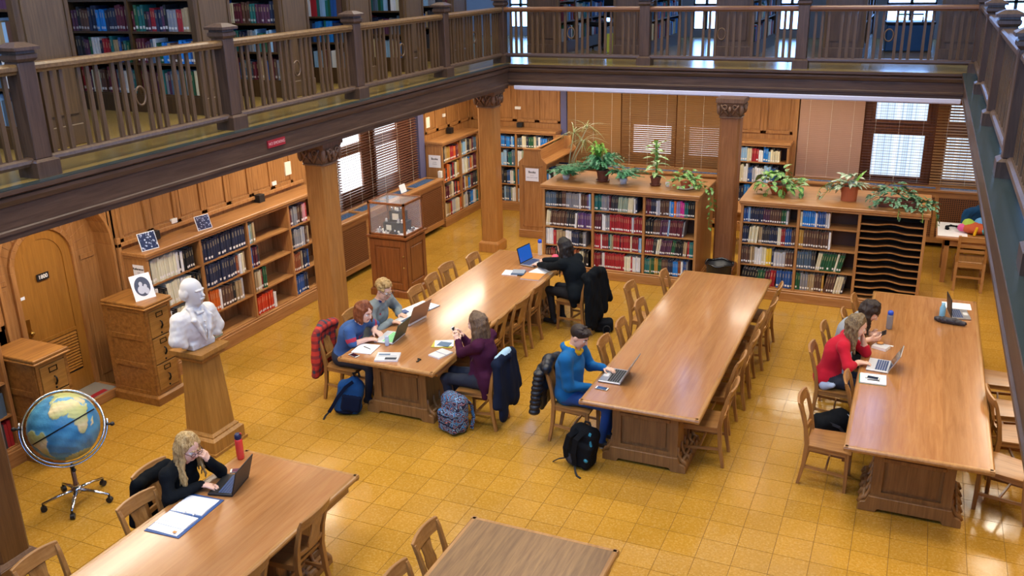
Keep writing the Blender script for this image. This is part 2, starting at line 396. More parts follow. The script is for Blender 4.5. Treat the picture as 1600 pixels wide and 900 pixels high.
tag(trim.build('trim_1', 'oak_z', wall_left, bevel=.006), 'light oak cable moulding')

# ---- arched doorway with room door
DX, DY, DH = -8.66, -.82, .385
dr = thing('door_1', 'round-arched oak door with louvred lower panel and small room number plate', 'door', (0, 0, 0), kind='structure')
def arch_poly(cy, h, z0, zs, n=14):
    """outline (y,z) of a round-headed opening, counter-clockwise seen from +x"""
    p = [(cy-h, z0), (cy+h, z0)]
    for i in range(n+1):
        a = PI*i/n; p.append((cy+h*math.cos(a), zs+h*math.sin(a)))
    return p
leaf = MB(); leaf.prism(arch_poly(DY, DH, .12, 1.78), 'x', DX-.05, DX); leaf.build('door_leaf', 'door_wood', dr)
fr = MB()   # raised stile band following the leaf edge
o1 = arch_poly(DY, DH, .12, 1.78)[1:]+[arch_poly(DY, DH, .12, 1.78)[0]]; 
def ring_band(mb, outer, inner, x0, x1):
    n = len(outer)
    for i in range(n-1):
        a, b_, c, d = outer[i], outer[i+1], inner[i+1], inner[i]
        vs = [(x0, *a), (x0, *b_), (x0, *c), (x0, *d), (x1, *a), (x1, *b_), (x1, *c), (x1, *d)]
        mb.add(vs, [(3, 2, 1, 0), (4, 5, 6, 7), (0, 1, 5, 4), (1, 2, 6, 5), (2, 3, 7, 6), (3, 0, 4, 7)])
def arch_line(cy, h, z0, zs, n=16):
    return [(cy+h, z0)]+[(cy+h*math.cos(PI*i/n), zs+h*math.sin(PI*i/n)) for i in range(n+1)]+[(cy-h, z0)]
ring_band(fr, arch_line(DY, DH, .12, 1.78), arch_line(DY, DH-.11, .12, 1.78), DX, DX+.014)
fr.box(DX, DX+.013, DY-DH+.1, DY+DH-.1, .86, .90); fr.box(DX, DX+.013, DY-DH+.1, DY+DH-.1, .12, .36)
fr.build('door_stile', 'door_wood', dr)
bx(DX+.0005, DX+.002, DY-DH+.11, DY+DH-.11, .36, .87).build('louver_gap_shade', 'black_void', dr)  # black plate put in for the shade between the slats
for i in range(13):
    z = .385+.036*i
    MB().add([(DX+.003, DY-DH+.12, z+.026), (DX+.016, DY-DH+.12, z), (DX+.016, DY+DH-.12, z), (DX+.003, DY+DH-.12, z+.026), (DX+.003, DY-DH+.12, z+.031), (DX+.02, DY-DH+.12, z+.005), (DX+.02, DY+DH-.12, z+.005), (DX+.003, DY+DH-.12, z+.031)],
             [(3, 2, 1, 0), (4, 5, 6, 7), (0, 1, 5, 4), (1, 2, 6, 5), (2, 3, 7, 6), (3, 0, 4, 7)]).build('louver_slat', 'door_wood', dr)
hd = MB().box(DX+.012, DX+.02, DY-DH+.03, DY-DH+.075, .98, 1.20).sphere((DX+.05, DY-DH+.052, 1.04), .028); hd.tube([(DX+.02, DY-DH+.052, 1.04), (DX+.05, DY-DH+.052, 1.04)], .01)
tag(hd.build('door_handle', 'brass', dr, smooth=False), 'brass lock plate and knob')
npl = tag(bx(DX+.014, DX+.022, DY-.115, DY+.045, 1.585, 1.665).build('number_plate', 'black_plastic', dr), 'small black room number plate')
text_mesh('number_lettering', '1800', .062, 'white_plastic', npl, (DX+.0232, DY-.035, 1.625), (PI/2, 0, PI/2), bold=True)
tag(bx(DX+.014, DX+.018, DY-DH+.02, DY-DH+.075, 1.44, 1.475).build('door_sticker', 'white_paper', dr), 'small white sticker')
# reveal of the alcove: deep splayed arch and flat spandrel
rv = MB()
ring_band(rv, arch_line(DY, DH+.40, 0, 1.80), arch_line(DY, DH+.005, 0, 1.78), DX-.06, DX+.012)
ring_band(rv, arch_line(DY, DH+.405, 0, 1.80), arch_line(DY, DH+.37, 0, 1.80), DX, XL+.035)
ring_band(rv, arch_line(DY, DH+.06, 0, 1.78), arch_line(DY, DH+.0, 0, 1.78), DX, DX+.05)
rv.build('door_arch', 'panel_z', dr, bevel=.004)
pnl = MB()
for s in (-1, 1):
    yc = DY+s*(DH+.215)
    pnl.box(DX+.012, DX+.022, yc-.085, yc+.085, .16, 1.62); pnl.box(DX+.012, DX+.03, yc-.1, yc+.1, 1.66, 1.72)
pnl.build('pilaster_panel', 'panel_z', dr, bevel=.006)
sp_ = MB()   # spandrels filling wall around the arch, on the room plane
ap = arch_line(DY, DH+.40, 0, 1.80)
for i in range(1, len(ap)-2):
    a, b_ = ap[i], ap[i+1]
    sp_.add([(XL-.02, *a), (XL-.02, *b_), (XL-.02, b_[0], 2.6), (XL-.02, a[0], 2.6), (XL, *a), (XL, *b_), (XL, b_[0], 2.6), (XL, a[0], 2.6)], [(3, 2, 1, 0), (4, 5, 6, 7), (0, 1, 5, 4), (1, 2, 6, 5), (2, 3, 7, 6), (3, 0, 4, 7)])
sp_.box(XL-.3, XL, -1.7, DY-DH-.385, 0, 2.6); sp_.box(XL-.3, XL, DY+DH+.385, .03, 0, 2.6)
sp_.build('arch_spandrel', 'panel_z', wall_left)
st = thing('door_step', 'low wooden doorstep with grey mat and red strip below arched door', 'step', kind=None)
MB().box(DX-.05, XL+.13, DY-DH-.06, DY+DH+.06, 0, .115).build('step_block', 'panel_y', st, bevel=.008)
MB().box(DX+.02, XL+.11, DY-DH, DY+DH, .115, .12).build('step_mat', plain('step_grey', '#8d877c', .8), st)
tag(MB().box(XL+.02, XL+.1, DY+.02, DY+.27, .12, .1225).build('step_strip', 'sign_red', st), 'red warning strip')

# ---- windows with blinds
def window(n, axis, a0, a1, z0, z1, at, sgn, panes, pane_mats, frame_mat='dark_z'):
    """timber window in a wall; panes = list of (a0,a1,z0,z1) glazed lights"""
    wnd = thing('window_%d' % n, 'timber framed window of several lights behind venetian blinds', None, kind='structure')
    def b(mb, u0, u1, w0, w1, d0, d1):
        lo, hi = sorted((at+sgn*d0, at+sgn*d1))
        return mb.box(lo, hi, u0, u1, w0, w1) if axis == 'y' else mb.box(u0, u1, lo, hi, w0, w1)
    b(MB(), a0-.05, a1+.05, z0-.05, z1+.05, -.16, -.12).build('window_board', 'redwood', wnd)
    for i, (p0, p1, q0, q1) in enumerate(panes):
        fm = MB()
        for (u0, u1, w0, w1) in ((p0-.06, p0, q0-.06, q1+.06), (p1, p1+.06, q0-.06, q1+.06), (p0, p1, q0-.06, q0), (p0, p1, q1, q1+.06)): b(fm, u0, u1, w0, w1, -.12, -.07)
        f_ = fm.build('window_frame', 'redwood', wnd, bevel=.004)
        b(MB(), p0, p1, q0, q1, -.118, -.108).build('window_pane', pane_mats[i % len(pane_mats)], f_)
    return wnd
left_panes = []
for yc in (4.55, 5.35+.03, 6.58, ): pass
left_panes = [(4.98, 5.71, 1.24, 1.84), (6.19, 6.94, 1.24, 1.84), (4.98, 5.71, 2.02, 2.42), (6.19, 6.94, 2.02, 2.42), (4.28, 4.7, 1.24, 1.84)]
window(1, 'y', 4.05, 7.62, .95, 2.62, XL-.08, 1, left_panes, ['sky_white'])
mb = MB().box(XL-.22, XL, 4.0, 4.05, .9, 2.65).box(XL-.22, XL+.02, 7.45, 7.66, .9, 2.75); mb.build('trim_2', 'jamb_paint', wall_left)

def blind(label, axis, a0, a1, z_lo, z_hi, at, sgn, mat, tilt, pitch=.036, sw=.045, gather=0):
    bl = thing('venetian_blind', label, 'blind', group=None)
    L = a1-a0
    mbs = MB(); c, s = math.cos(tilt), math.sin(tilt); t = .0022; h = sw/2
    # cross-section tilted about the slat axis
    prof = [(-h*c+t*s, -h*s-t*c), (h*c+t*s, h*s-t*c), (h*c-t*s, h*s+t*c), (-h*c-t*s, -h*s+t*c)]
    if axis == 'y': mbs.prism([(p[0]*sgn, p[1]) for p in (prof if sgn > 0 else prof[::-1])], 'y', 0, L) if False else mbs.add([(sgn*p[0], q, p[1]) for q in (0, L) for p in prof], [(0, 1, 2, 3), (7, 6, 5, 4), (0, 4, 5, 1), (1, 5, 6, 2), (2, 6, 7, 3), (3, 7, 4, 0)])
    else: mbs.add([(q, sgn*p[0], p[1]) for q in (0, L) for p in prof], [(0, 1, 2, 3), (7, 6, 5, 4), (0, 4, 5, 1), (1, 5, 6, 2), (2, 6, 7, 3), (3, 7, 4, 0)])
    me = mbs.mesh('slat', mat); z = z_hi-.06
    while z > z_lo+.02:
        obj('slat', me, bl, (at, a0, z) if axis == 'y' else (a0, at, z)); z -= pitch
    hr = MB(); lo, hi = at-.03, at+.03
    (hr.box(lo, hi, a0, a1, z_hi-.05, z_hi) if axis == 'y' else hr.box(a0, a1, lo, hi, z_hi-.05, z_hi)).build('head_rail', mat, bl)
    br = MB(); (br.box(lo+.005, hi-.005, a0, a1, z_lo-.012, z_lo+.012) if axis == 'y' else br.box(a0, a1, lo+.005, hi-.005, z_lo-.012, z_lo+.012)).build('bottom_rail', mat, bl)
    for fpos in (.16, .5, .84):
        p = a0+L*fpos; q = at+sgn*.028
        cb = MB(); (cb.box(q-.001, q+.001, p-.002, p+.002, z_lo, z_hi) if axis == 'y' else cb.box(p-.002, p+.002, q-.001, q+.001, z_lo, z_hi)).build('ladder_cord', 'cream_paper', bl)
    return bl
for lab, a0, a1, ti in (('dark wooden venetian blind over the left wall window, behind the oak column', 4.08, 4.84, -.3), ('dark wooden venetian blind over the bright pane left of the display case', 4.86, 5.92, .2), ('dark wooden venetian blind over the left wall window nearest the painted jamb', 5.94, 7.42, -.35)):
    blind(lab, 'y', a0, a1, 1.0, 2.6, XL-.02, 1, 'slat_dark', ti, .046, .05)

# ---- radiator covers with grille fronts
def radiator(n, label, axis, a0, a1, z1, wall_at, front_at):
    sgn = 1 if front_at > wall_at else -1
    r = thing('radiator_cover', label, 'radiator cover')
    def b(mb, u0, u1, d0, d1, w0, w1):
        lo, hi = sorted((d0, d1)); return mb.box(lo, hi, u0, u1, w0, w1) if axis == 'y' else mb.box(u0, u1, lo, hi, w0, w1)
    ax = axis
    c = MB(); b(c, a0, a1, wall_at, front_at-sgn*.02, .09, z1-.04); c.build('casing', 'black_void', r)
    f = MB(); nb = max(1, round((a1-a0)/.85)); wbay = (a1-a0)/nb
    b(f, a0, a1, front_at-sgn*.025, front_at, .09, .19); b(f, a0, a1, front_at-sgn*.025, front_at, z1-.13, z1-.03)
    for i in range(nb+1):
        p = a0+wbay*i; b(f, max(a0, p-.03), min(a1, p+.03), front_at-sgn*.025, front_at+sgn*.004, .09, z1-.03)
    f.build('front_frame', 'oak_'+ax, r, bevel=.004)
    g = MB(); k = int((a1-a0)/.034)
    for i in range(k): p = a0+(a1-a0)*(i+.5)/k; b(g, p-.0075, p+.0075, front_at-sgn*.018, front_at-sgn*.008, .19, z1-.13)
    zz = .21
    while zz < z1-.13: b(g, a0, a1, front_at-sgn*.016, front_at-sgn*.006, zz-.0075, zz+.0075); zz += .034
    tag(g.build('grille', 'grille', r), kind='stuff')
    t = MB(); b(t, a0-.01, a1+.01, wall_at, wall_at+sgn*.06, z1-.04, z1); b(t, a0-.01, a1+.01, front_at-sgn*.1, front_at+sgn*.03, z1-.04, z1)
    for i in range(nb+1): p = a0+wbay*i; b(t, max(a0-.01, p-.035), min(a1+.01, p+.035), wall_at+sgn*.06, front_at-sgn*.1, z1-.04, z1)
    t.build('sill', 'oak_'+ax, r, bevel=.006)
    m_ = MB()
    d0, d1 = wall_at+sgn*.06, front_at-sgn*.1
    b(m_, a0, a1, d0, d1, z1-.045, z1-.03); m_.build('top_screen', 'blue_mesh', r)
    m_ = MB(); k = int((a1-a0)/.075)
    for i in range(k+1): p = a0+(a1-a0)*i/k; b(m_, p-.004, p+.004, d0, d1, z1-.03, z1-.024)
    for i in range(5): p = d0+(d1-d0)*i/4; b(m_, a0, a1, p-.003, p+.003, z1-.03, z1-.024)
    tag(m_.build('top_lattice', plain('lattice_%d' % n, '#8fa6c4', .3, .6), r), kind='stuff')
    return r
radiator(1, 'oak radiator cover with lattice front below the left wall window', 'y', 3.98, 7.60, 1.0, XL, -8.0)

# ---- back wall
wb = MB()
for (x0, x1, z0, z1) in ((XL, -6.24, 0, BZ+.1), (-6.24, -2.9, 0, 1.0), (-6.24, -2.9, 2.62, BZ+.1), (-2.9, -1.74, 0, BZ+.1), (-1.74, XR, 0, 1.0), (-1.74, XR, 2.62, BZ+.1)): wb.box(x0, x1, YB, YB+.4, z0, z1)
wall_back = tag(wb.build('wall_back', 'panel_z'), 'oak panelled back wall below the gallery', kind='structure')
for x0, x1 in ((-8.36, -7.86), (-7.86, -7.36), (-7.36, -6.86), (-6.86, -6.36), (-2.86, -2.33), (-2.33, -1.8)): wall_panel(wall_back, 'x', x0, x1, 1.80, 2.78, YB, -1)
MB().box(-6.34, -6.22, YB-.03, YB+.3, 1.0, 2.9).build('trim_3', 'jamb_paint', wall_back)
MB().box(-2.92, -2.84, YB-.04, YB+.3, 1.0, 2.9).box(-1.8, -1.72, YB-.04, YB+.3, 1.0, 2.9).build('trim_4', 'oak_z', wall_back)
window(2, 'x', -6.24, -2.9, 1.0, 2.62, YB+.08, -1, [(-5.95, -5.2, 1.25, 1.85), (-4.87, -4.1, 1.25, 1.85), (-3.75, -3.1, 1.25, 1.85)], ['sky_white'])
window(3, 'x', -1.74, XR, 1.0, 2.62, YB+.08, -1, [(-1.55, -.75, 1.25, 1.85), (-.42, .42, 1.12, 1.86), (-.42, .42, 2.12, 2.42), (.78, 1.5, 1.12, 1.86), (.78, 1.5, 2.12, 2.42)], ['sky_view', 'sky_view'])
bz = 1.03
for lab, x0, x1, mt, ti, p in (('closed tan wooden blind of the back wall, left of three, behind the tall thin-leaved plant', -6.2, -5.08, 'slat_wood', 1.18, .04), ('tan wooden blind of the back wall with a patch of daylight, middle of three', -5.06, -3.98, 'slat_wood', .95, .04), ('tan wooden blind of the back wall, right of three, next to the oak column', -3.96, -2.94, 'slat_wood', 1.05, .04),
                               ('closed pinkish venetian blind of the back wall, right of the wall bookcase', -1.7, -.6, 'slat_pink', 1.25, .034), ('dark open venetian blind over the window showing pale bricks', -.58, .56, 'slat_dark', .12, .05), ('brown half open venetian blind at the right end of the back wall', .58, 1.7, 'slat_wood', -.45, .05)):
    blind(lab, 'x', x0, x1, bz+.02, 2.6, YB-.03+.02, -1, mt, ti, p, .046)
radiator(2, 'oak radiator cover below the three tan blinds of the back wall', 'x', -5.75, -2.86, 1.03, YB, 9.32)
radiator(3, 'oak radiator cover below the pinkish blind and bright window', 'x', -1.74, XR, 1.03, YB, 9.32)
# small fittings on the walls
def fitting(lab, cat, mb, mat, nm): return tag(mb.build(nm, mat, bevel=.003), lab, cat)
for (y, z, lab) in ((.98, 1.83, 'small white thermostat box on the oak panelling behind the leaning photographs'), (3.05, 1.87, 'small white box on the oak panelling near the left column'), (8.5, 2.06, 'small white box on the panelling above the corner bookcase, left wall')):
    fitting(lab, 'sensor', MB().box(XL, XL+.035, y-.05, y+.05, z-.03, z+.03), 'white_plastic', 'thermostat')
fitting('small white box on the panelling above the corner bookcase, back wall', 'sensor', MB().box(-7.35, -7.22, YB-.03, YB, 2.05, 2.11), 'white_plastic', 'thermostat')
for (y, z, lab) in ((3.42, 2.02, 'pale square notice on the panelling left of the oak column'), (7.83, 2.02, 'pale square notice on the panelling right of the left window')):
    fitting(lab, 'notice', MB().box(XL, XL+.025, y-.07, y+.07, z-.1, z+.1), 'cream_paper', 'wall_notice')
for (x, y, z, lab) in ((XL+.08, .55, 1.76, 'small black box beside the first leaning photograph on the bookcase'), (XL+.08, 2.62, 1.75, 'small black outlet box on the long bookcase near the column'), (XL+.08, 8.62, 1.745, 'small black outlet box on the corner bookcase')):
    fitting(lab, 'outlet box', MB().box(x-.05, x+.05, y-.06, y+.06, z-.055, z+.055), 'black_plastic', 'outlet_box')
fitting('small black outlet box on the back wall corner bookcase', 'outlet box', MB().box(-7.28, -7.16, YB-.12, YB-.02, 1.70, 1.79), 'black_plastic', 'outlet_box')
fitting('white telephone box on the side of the corner bookcase by the window', 'box', MB().box(-8.1, -8.03, 7.61, 7.68, 1.0, 1.13), 'white_plastic', 'telephone_box')

# ---- right and front walls, gallery slabs, upper walls, ceiling
tag(MB().box(XR, XR+.3, YF, YB, 0, BZ).build('wall_right', 'panel_z'), 'oak panelled wall on the right', kind='structure')
gs = MB().box(UXL, GX-.05, -9.6, UYB, BZ+.06, GZ).box(GX-.05, GRX+.05, GY+.05, UYB, BZ+.06, GZ).box(GRX+.05, UXR, -9.6, UYB, BZ+.06, GZ)
gallery = tag(gs.build('floor_2', ['gallery_floor']), 'upper gallery floor around the open well', kind='structure')
tag(MB().box(XL, GX-.1, -9.6, YB, BZ+.02, BZ+.06).box(GX-.1, GRX+.1, GY+.1, YB, BZ+.02, BZ+.06).box(GRX+.1, XR, -9.6, YB, BZ+.02, BZ+.06).build('ceiling_2', 'ceiling_paint'), 'painted underside of the gallery', kind='structure')
tag(MB().box(UXL, UXR, -9.6, UYB, ZC, ZC+.2).build('ceiling', 'ceiling_paint'), 'high ceiling of the hall', kind='structure')
def upper_wall(nm, axis, a0, a1, at, sgn, openings, mat='plaster', pane='sky_blue'):
    """wall from gallery floor to ceiling with window openings (a0,a1,z0,z1), glazed with daylight panes"""
    mb = MB(); cuts = sorted(openings); prev = a0
    def b(mb_, u0, u1, w0, w1, d0=0, d1=.25):
        lo, hi = sorted((at+sgn*d0, at+sgn*d1)); return mb_.box(lo, hi, u0, u1, w0, w1) if axis == 'y' else mb_.box(u0, u1, lo, hi, w0, w1)
    for (o0, o1, z0, z1) in cuts:
        b(mb, prev, o0, GZ, ZC); b(mb, o0, o1, GZ, z0); b(mb, o0, o1, z1, ZC); prev = o1
    b(mb, prev, a1, GZ, ZC)
    wo = tag(mb.build(nm, mat), 'pale upper wall of the gallery with tall windows', kind='structure')
    for (o0, o1, z0, z1) in cuts:
        b(MB(), o0, o1, z0, z1, .12, .13).build('window_pane', pane, wo)
        g = MB(); mid = (o0+o1)/2
        for u in (o0, mid, o1): b(g, u-.03, u+.03, z0, z1, .04, .1)
        zz = z0
        while zz <= z1+.01: b(g, o0, o1, zz-.025, zz+.025, .04, .1); zz += (z1-z0)/max(1, round((z1-z0)/.55))
        g.build('glazing_bar', 'dark_z', wo)
    return wo
upper_wall('wall_back_2', 'x', UXL, UXR, UYB, 1, [(-8.9, -8.35, 3.45, 7.6), (-7.1, -6.35, 3.45, 7.6), (-4.5, -3.93, 3.42, 7.6), (-2.66, -2.18, 3.42, 7.6), (-.56, .36, 3.42, 7.6), (1.3, 2.2, 3.45, 7.6), (2.9, 3.8, 3.45, 7.6)])
upper_wall('wall_left_2', 'y', -9.6, UYB, UXL, -1, [(-6.5, -5.2, 5.2, 7.8), (-2.5, -1.2, 5.2, 7.8), (1.6, 2.4, 5.6, 7.8), (5.5, 6.8, 5.2, 7.8), (9.2, 11.6, 3.9, 7.8)])
upper_wall('wall_right_2', 'y', -9.6, UYB, UXR, 1, [(-6.5, -5.2, 4.4, 7.8), (-2.5, -1.0, 4.4, 7.8), (1.5, 3.0, 4.4, 7.8), (5.5, 7.0, 4.4, 7.8), (9.5, 11.0, 4.0, 7.8)])
upper_wall('wall_front_2', 'x', UXL, UXR, -9.6, -1, [(-8.5, -6.5, 4.6, 8.2), (-5.2, -3.2, 4.6, 8.2), (-2.0, 0, 4.6, 8.2), (1.2, 3.2, 4.6, 8.2)])
tag(MB().box(XL, XR, -9.9, -9.6, 0, GZ).build('wall_front', 'panel_z'), 'wall behind the viewer', kind='structure')

# ---- gallery edge beams (fascia) with mouldings
def fascia(nm, axis, a0, a1, at, sgn, lab, mat, zb):
    """sgn: direction from the edge towards the open well"""
    def pr_(pts): return [(at+sgn*d, z) for d, z in pts]
    prof = [(-.16, zb), (.0, zb), (.0, zb+.05), (.025, zb+.055), (.025, zb+.08), (.012, zb+.09), (.012, GZ-.13), (.035, GZ-.12), (.05, GZ-.08), (.05, GZ-.055), (.035, GZ-.05), (.065, GZ-.03), (.065, GZ+.004), (-.02, GZ+.004), (-.16, GZ-.01)]
    mb = MB()
    if axis == 'y': mb.prism(pr_(prof), 'y', a0, a1)
    else: mb.prism([(p[0], p[1]) for p in pr_(prof)], 'x', a0, a1)
    return tag(mb.build(nm, mat), lab, kind='structure')
fascia('trim_5', 'y', -9.6, GY, GX, 1, 'dark moulded beam along the edge of the left gallery', 'dark_y', BZ)
fascia('trim_6', 'x', GX, GRX, GY, -1, 'dark moulded beam along the edge of the back gallery', 'dark_x', BZ+.05)
fascia('trim_7', 'y', -9.6, GY, GRX, -1, 'dark moulded beam along the edge of the right gallery', 'dark_y', BZ)
# stone-coloured border at the gallery edge
bd = MB().box(GX-.03, GX+.06, -9.6, GY, GZ+.003, GZ+.012).box(GRX-.06, GRX+.05, -9.6, GY, GZ+.003, GZ+.012)
tag(bd.build('trim_8', 'gallery_border'), 'grey green edge board of the galleries', kind='structure')
tag(MB().box(GRX-.02, GRX+.17, -9.6, GY, GZ+.002, GZ+.008).build('trim_10', 'gallery_border'), 'grey green floor strip of the right gallery', kind='structure')
tag(MB().box(GX, GRX, GY-.05, GY+.22, GZ+.003, GZ+.01).build('trim_9', 'gallery_floor'), 'polished floor strip outside the back balustrade', kind='structure')
ng = thing('no_smoking_sign', 'small red no smoking sign on the dark gallery beam', 'sign')
MB().box(GX+.012, GX+.03, .28, .58, 3.02, 3.10).build('sign_plate', 'sign_red', ng)
text_mesh('sign_lettering', 'NO SMOKING', .045, plain('sign_pink', '#e6b8b4', .5), ng, (GX+.0312, .43, 3.06), (PI/2, 0, PI/2))
sl = thing('strip_light', 'long white strip light under the beam of the back gallery', 'light fitting')
MB().box(GX+.12, GRX-.03, GY-.03, GY+.06, BZ-.012, BZ+.05).build('housing', 'fixture_white', sl, bevel=.008)
MB().box(GX+.13, GRX-.04, GY+.0, GY+.035, BZ-.022, BZ-.012).build('diffuser', 'fixture_white', sl)

# ---- balustrades
NEWEL = None
def newel_parts(p):
    MB().frus((-.115, .115, -.115, .115), (-.115, .115, -.115, .115), 0, .13).frus((-.115, .115, -.115, .115), (-.085, .085, -.085, .085), .13, .15).build('newel_base', 'dark_z', p)
    MB().box(-.08, .08, -.08, .08, .15, .93).build('newel_shaft', 'dark_z', p, bevel=.006)
    c = MB().frus((-.08, .08, -.08, .08), (-.1, .1, -.1, .1), .93, .955).box(-.1, .1, -.1, .1, .955, .985).frus((-.1, .1, -.1, .1), (-.088, .088, -.088, .088), .985, .995).box(-.088, .088, -.088, .088, .995, 1.02)
    c.frus((-.12, .12, -.12, .12), (-.12, .12, -.12, .12), 1.02, 1.045).frus((-.12, .12, -.12, .12), (-.05, .05, -.05, .05), 1.045, 1.08)
    c.build('newel_cap', 'dark_z', p)
def newel(loc, lab):
    global NEWEL
    if NEWEL is None:
        NEWEL = thing('newel_post', lab, 'post', loc); newel_parts(NEWEL); return NEWEL
    n = copy_tree(NEWEL); n.location = loc; tag(n, lab, 'post'); return n
rng_me = None
BAL = {}
def balustrade(label, axis, a0, a1, at, rail_mat, foot_mat):
    """run between two newels: moulded handrail, round bottom rail, grouped balusters and a ring ornament"""
    p = thing('balustrade', label, 'balustrade', (at, a0, GZ) if axis == 'y' else (a0, at, GZ), PI/2 if axis == 'y' else 0)
    # local: runs along +x
    L = a1-a0
    hr = MB().prism([(-.045, .835), (.045, .835), (.05, .85), (.065, .865), (.065, .895), (.05, .915), (-.05, .915), (-.065, .895), (-.065, .865), (-.05, .85)], 'x', 0, L)
    k = 'rx%.3f' % L+rail_mat
    obj('handrail', BAL.setdefault('h'+k, hr.mesh('handrail', rail_mat)), p)
    obj('bottom_rail', BAL.setdefault('b'+k+foot_mat, MB().prism([(-.045, .10), (.045, .10), (.055, .125), (.05, .15), (.03, .165), (-.03, .165), (-.05, .15), (-.055, .125)], 'x', 0, L).mesh('bottom_rail', foot_mat)), p)
    if 'bal' not in BAL:
        BAL['bal'] = MB().frus((-.021, .021, -.016, .016), (-.017, .017, -.013, .013), .16, .84).mesh('baluster', 'baluster_wood')
        BAL['flare'] = MB().add([(-.016, -.016, .16), (.016, -.016, .16), (.016, .016, .16), (-.016, .016, .16), (-.0125, -.0125, .84), (.0125, -.0125, .84), (.0125, .0125, .84), (-.0125, .0125, .84)], [(3, 2, 1, 0), (4, 5, 6, 7), (0, 1, 5, 4), (1, 2, 6, 5), (2, 3, 7, 6), (3, 0, 4, 7)]).mesh('baluster_b', 'baluster_wood')
        pts = [(.062*math.cos(2*PI*i/20), 0, .50+.085*math.sin(2*PI*i/20)) for i in range(21)]
        BAL['ring'] = MB().tube(pts, .011, 6, cap=False).mesh('ring_ornament', 'baluster_wood', smooth=True)
    ng_ = 6; pitch = L/ng_
    for g in range(ng_):
        cx = pitch*(g+.5)
        for d in (-.095, 0, .095):
            obj('baluster', BAL['bal'], p, (cx+d, 0, 0))
    obj('ring_ornament', BAL['ring'], p, (L/2, 0, 0))
    return p
LX, RX_, BY = -6.4, .95, 7.0
lys = [-4.82, -2.4, .02, 2.44, 4.86, BY]
names = ['second', 'first']
for i, y in enumerate(lys):
    newel((LX, y, GZ), ['dark newel post of the left gallery nearest the viewer', 'square newel post of the left gallery in front of the brown stack end panel', 'newel post of the left gallery above the oak door', 'newel post of the left gallery above the no smoking sign', 'newel post of the left gallery next to the back corner', 'newel post in the left back corner of the gallery'][i])
for i, (a, b_) in enumerate(zip(lys, lys[1:])):
    balustrade('wooden balustrade of the left gallery, '+['nearest the viewer at the left edge', 'above the arched door', 'above the long wall bookcase', 'above the left wall window', 'last run before the back corner'][i], 'y', a+.08, b_-.08, LX, 'rail_wood', 'rail_foot_y')
bxs = [LX, -3.87, -1.45, RX_]
for i, x in enumerate(bxs[1:]): newel((x, BY, GZ), ['newel post of the back gallery, left of the two middle ones', 'newel post of the back gallery, right of the two middle ones', 'newel post in the right back corner of the gallery'][i])
for i, (a, b_) in enumerate(zip(bxs, bxs[1:])):
    balustrade('wooden balustrade of the back gallery, '+['left run', 'middle run', 'right run'][i], 'x', a+.08, b_-.08, BY, 'rail_wood_x', 'rail_foot_x')
rys = [-4.9, -2.5, -.1, 2.3, 4.62, BY]
for i, y in enumerate(rys[:-1]): newel((RX_, y, GZ), 'dark newel post of the right gallery, '+['fifth', 'fourth', 'third', 'second', 'first'][i]+' from the back corner')
for i, (a, b_) in enumerate(zip(rys, rys[1:])):
    balustrade('dark balustrade of the right gallery, '+['fifth', 'fourth', 'third', 'second', 'first'][i]+' run from the back corner', 'y', a+.08, b_-.08, RX_, 'rail_foot_y', 'rail_foot_y')

# ---- columns
def column(loc, lab, mat, h=BZ):
    c = thing('column', lab, 'column', loc)
    def oct_(r, ch): return [(-r+ch, -r), (r-ch, -r), (r, -r+ch), (r, r-ch), (r-ch, r), (-r+ch, r), (-r, r-ch), (-r, -r+ch)]
    MB().prism(oct_(.155, .035), 'z', .2, 2.57).build('shaft', mat, c)
    b = MB().box(-.19, .19, -.19, .19, 0, .16); b.frus((-.19, .19, -.19, .19), (-.157, .157, -.157, .157), .16, .2); b.build('column_base', mat, c, bevel=.006)
    k = MB(); k.prism(oct_(.172, .035), 'z', 2.565, 2.585)
    k.frus((-.15, .15, -.15, .15), (-.2, .2, -.2, .2), 2.585, 2.80); k.box(-.215, .215, -.215, .215, 2.80, h)
    cap = k.build('capital', 'carved', c, bevel=.004)
    lf = MB()   # carved leaves and volutes
    for q in range(4):
        R_ = Matrix.Rotation(q*PI/2, 3, 'Z')
        def T(v): return tuple(R_ @ Vector(v))
        for s in (-1, 1):
            pts = [T((s*.02+s*.115*t, -.155-.05*t-.012*math.sin(t*PI), 2.6+.17*t)) for t in (0, .25, .5, .75, 1)]
            lf.tube(pts, [.012, .018, .02, .018, .012], 6)
            pts = [T((s*(.075+.035*math.cos(a)), -.195-.012, 2.735+.035*math.sin(a))) for a in np.linspace(0, 2*PI, 9)]
            lf.tube(pts, .011, 5)
            pts = [T((s*.15-s*.1*t, -.152-.046*t, 2.6+.15*t)) for t in (0, .5, 1)]
            lf.tube(pts, [.01, .016, .01], 5)
        lf.sphere(T((0, -.2, 2.70)), (.03, .03, .05), 8, 6)
        lf.sphere(T((.17, -.17, 2.70)), (.035, .035, .09), 8, 6)
    lf.build('carved_leaf', 'carved', cap, smooth=True)
    return c
wood('carved', '#87654a', '#5a3f2b', 'z', .5, 2.0)
wood('column_gold', '#b98143', '#97622c', 'z', .32)
wood('column_dark', '#6f4c2c', '#56381f', 'z', .4)
wood('column_red', '#a06c42', '#7e4f2c', 'z', .36)
column((-6.48, -3.42, 0), 'thick dark oak column at the lower left edge', 'column_dark')
column((-6.5, 1.65, 0), 'golden oak column with carved capital behind the seated pair', 'column_gold')
column((-6.5, 6.62, 0), 'golden oak column with carved capital near the back left corner', 'column_gold')
column((-2.36, 6.62, 0), 'reddish oak column with carved capital between the two plant topped bookcases', 'column_red')
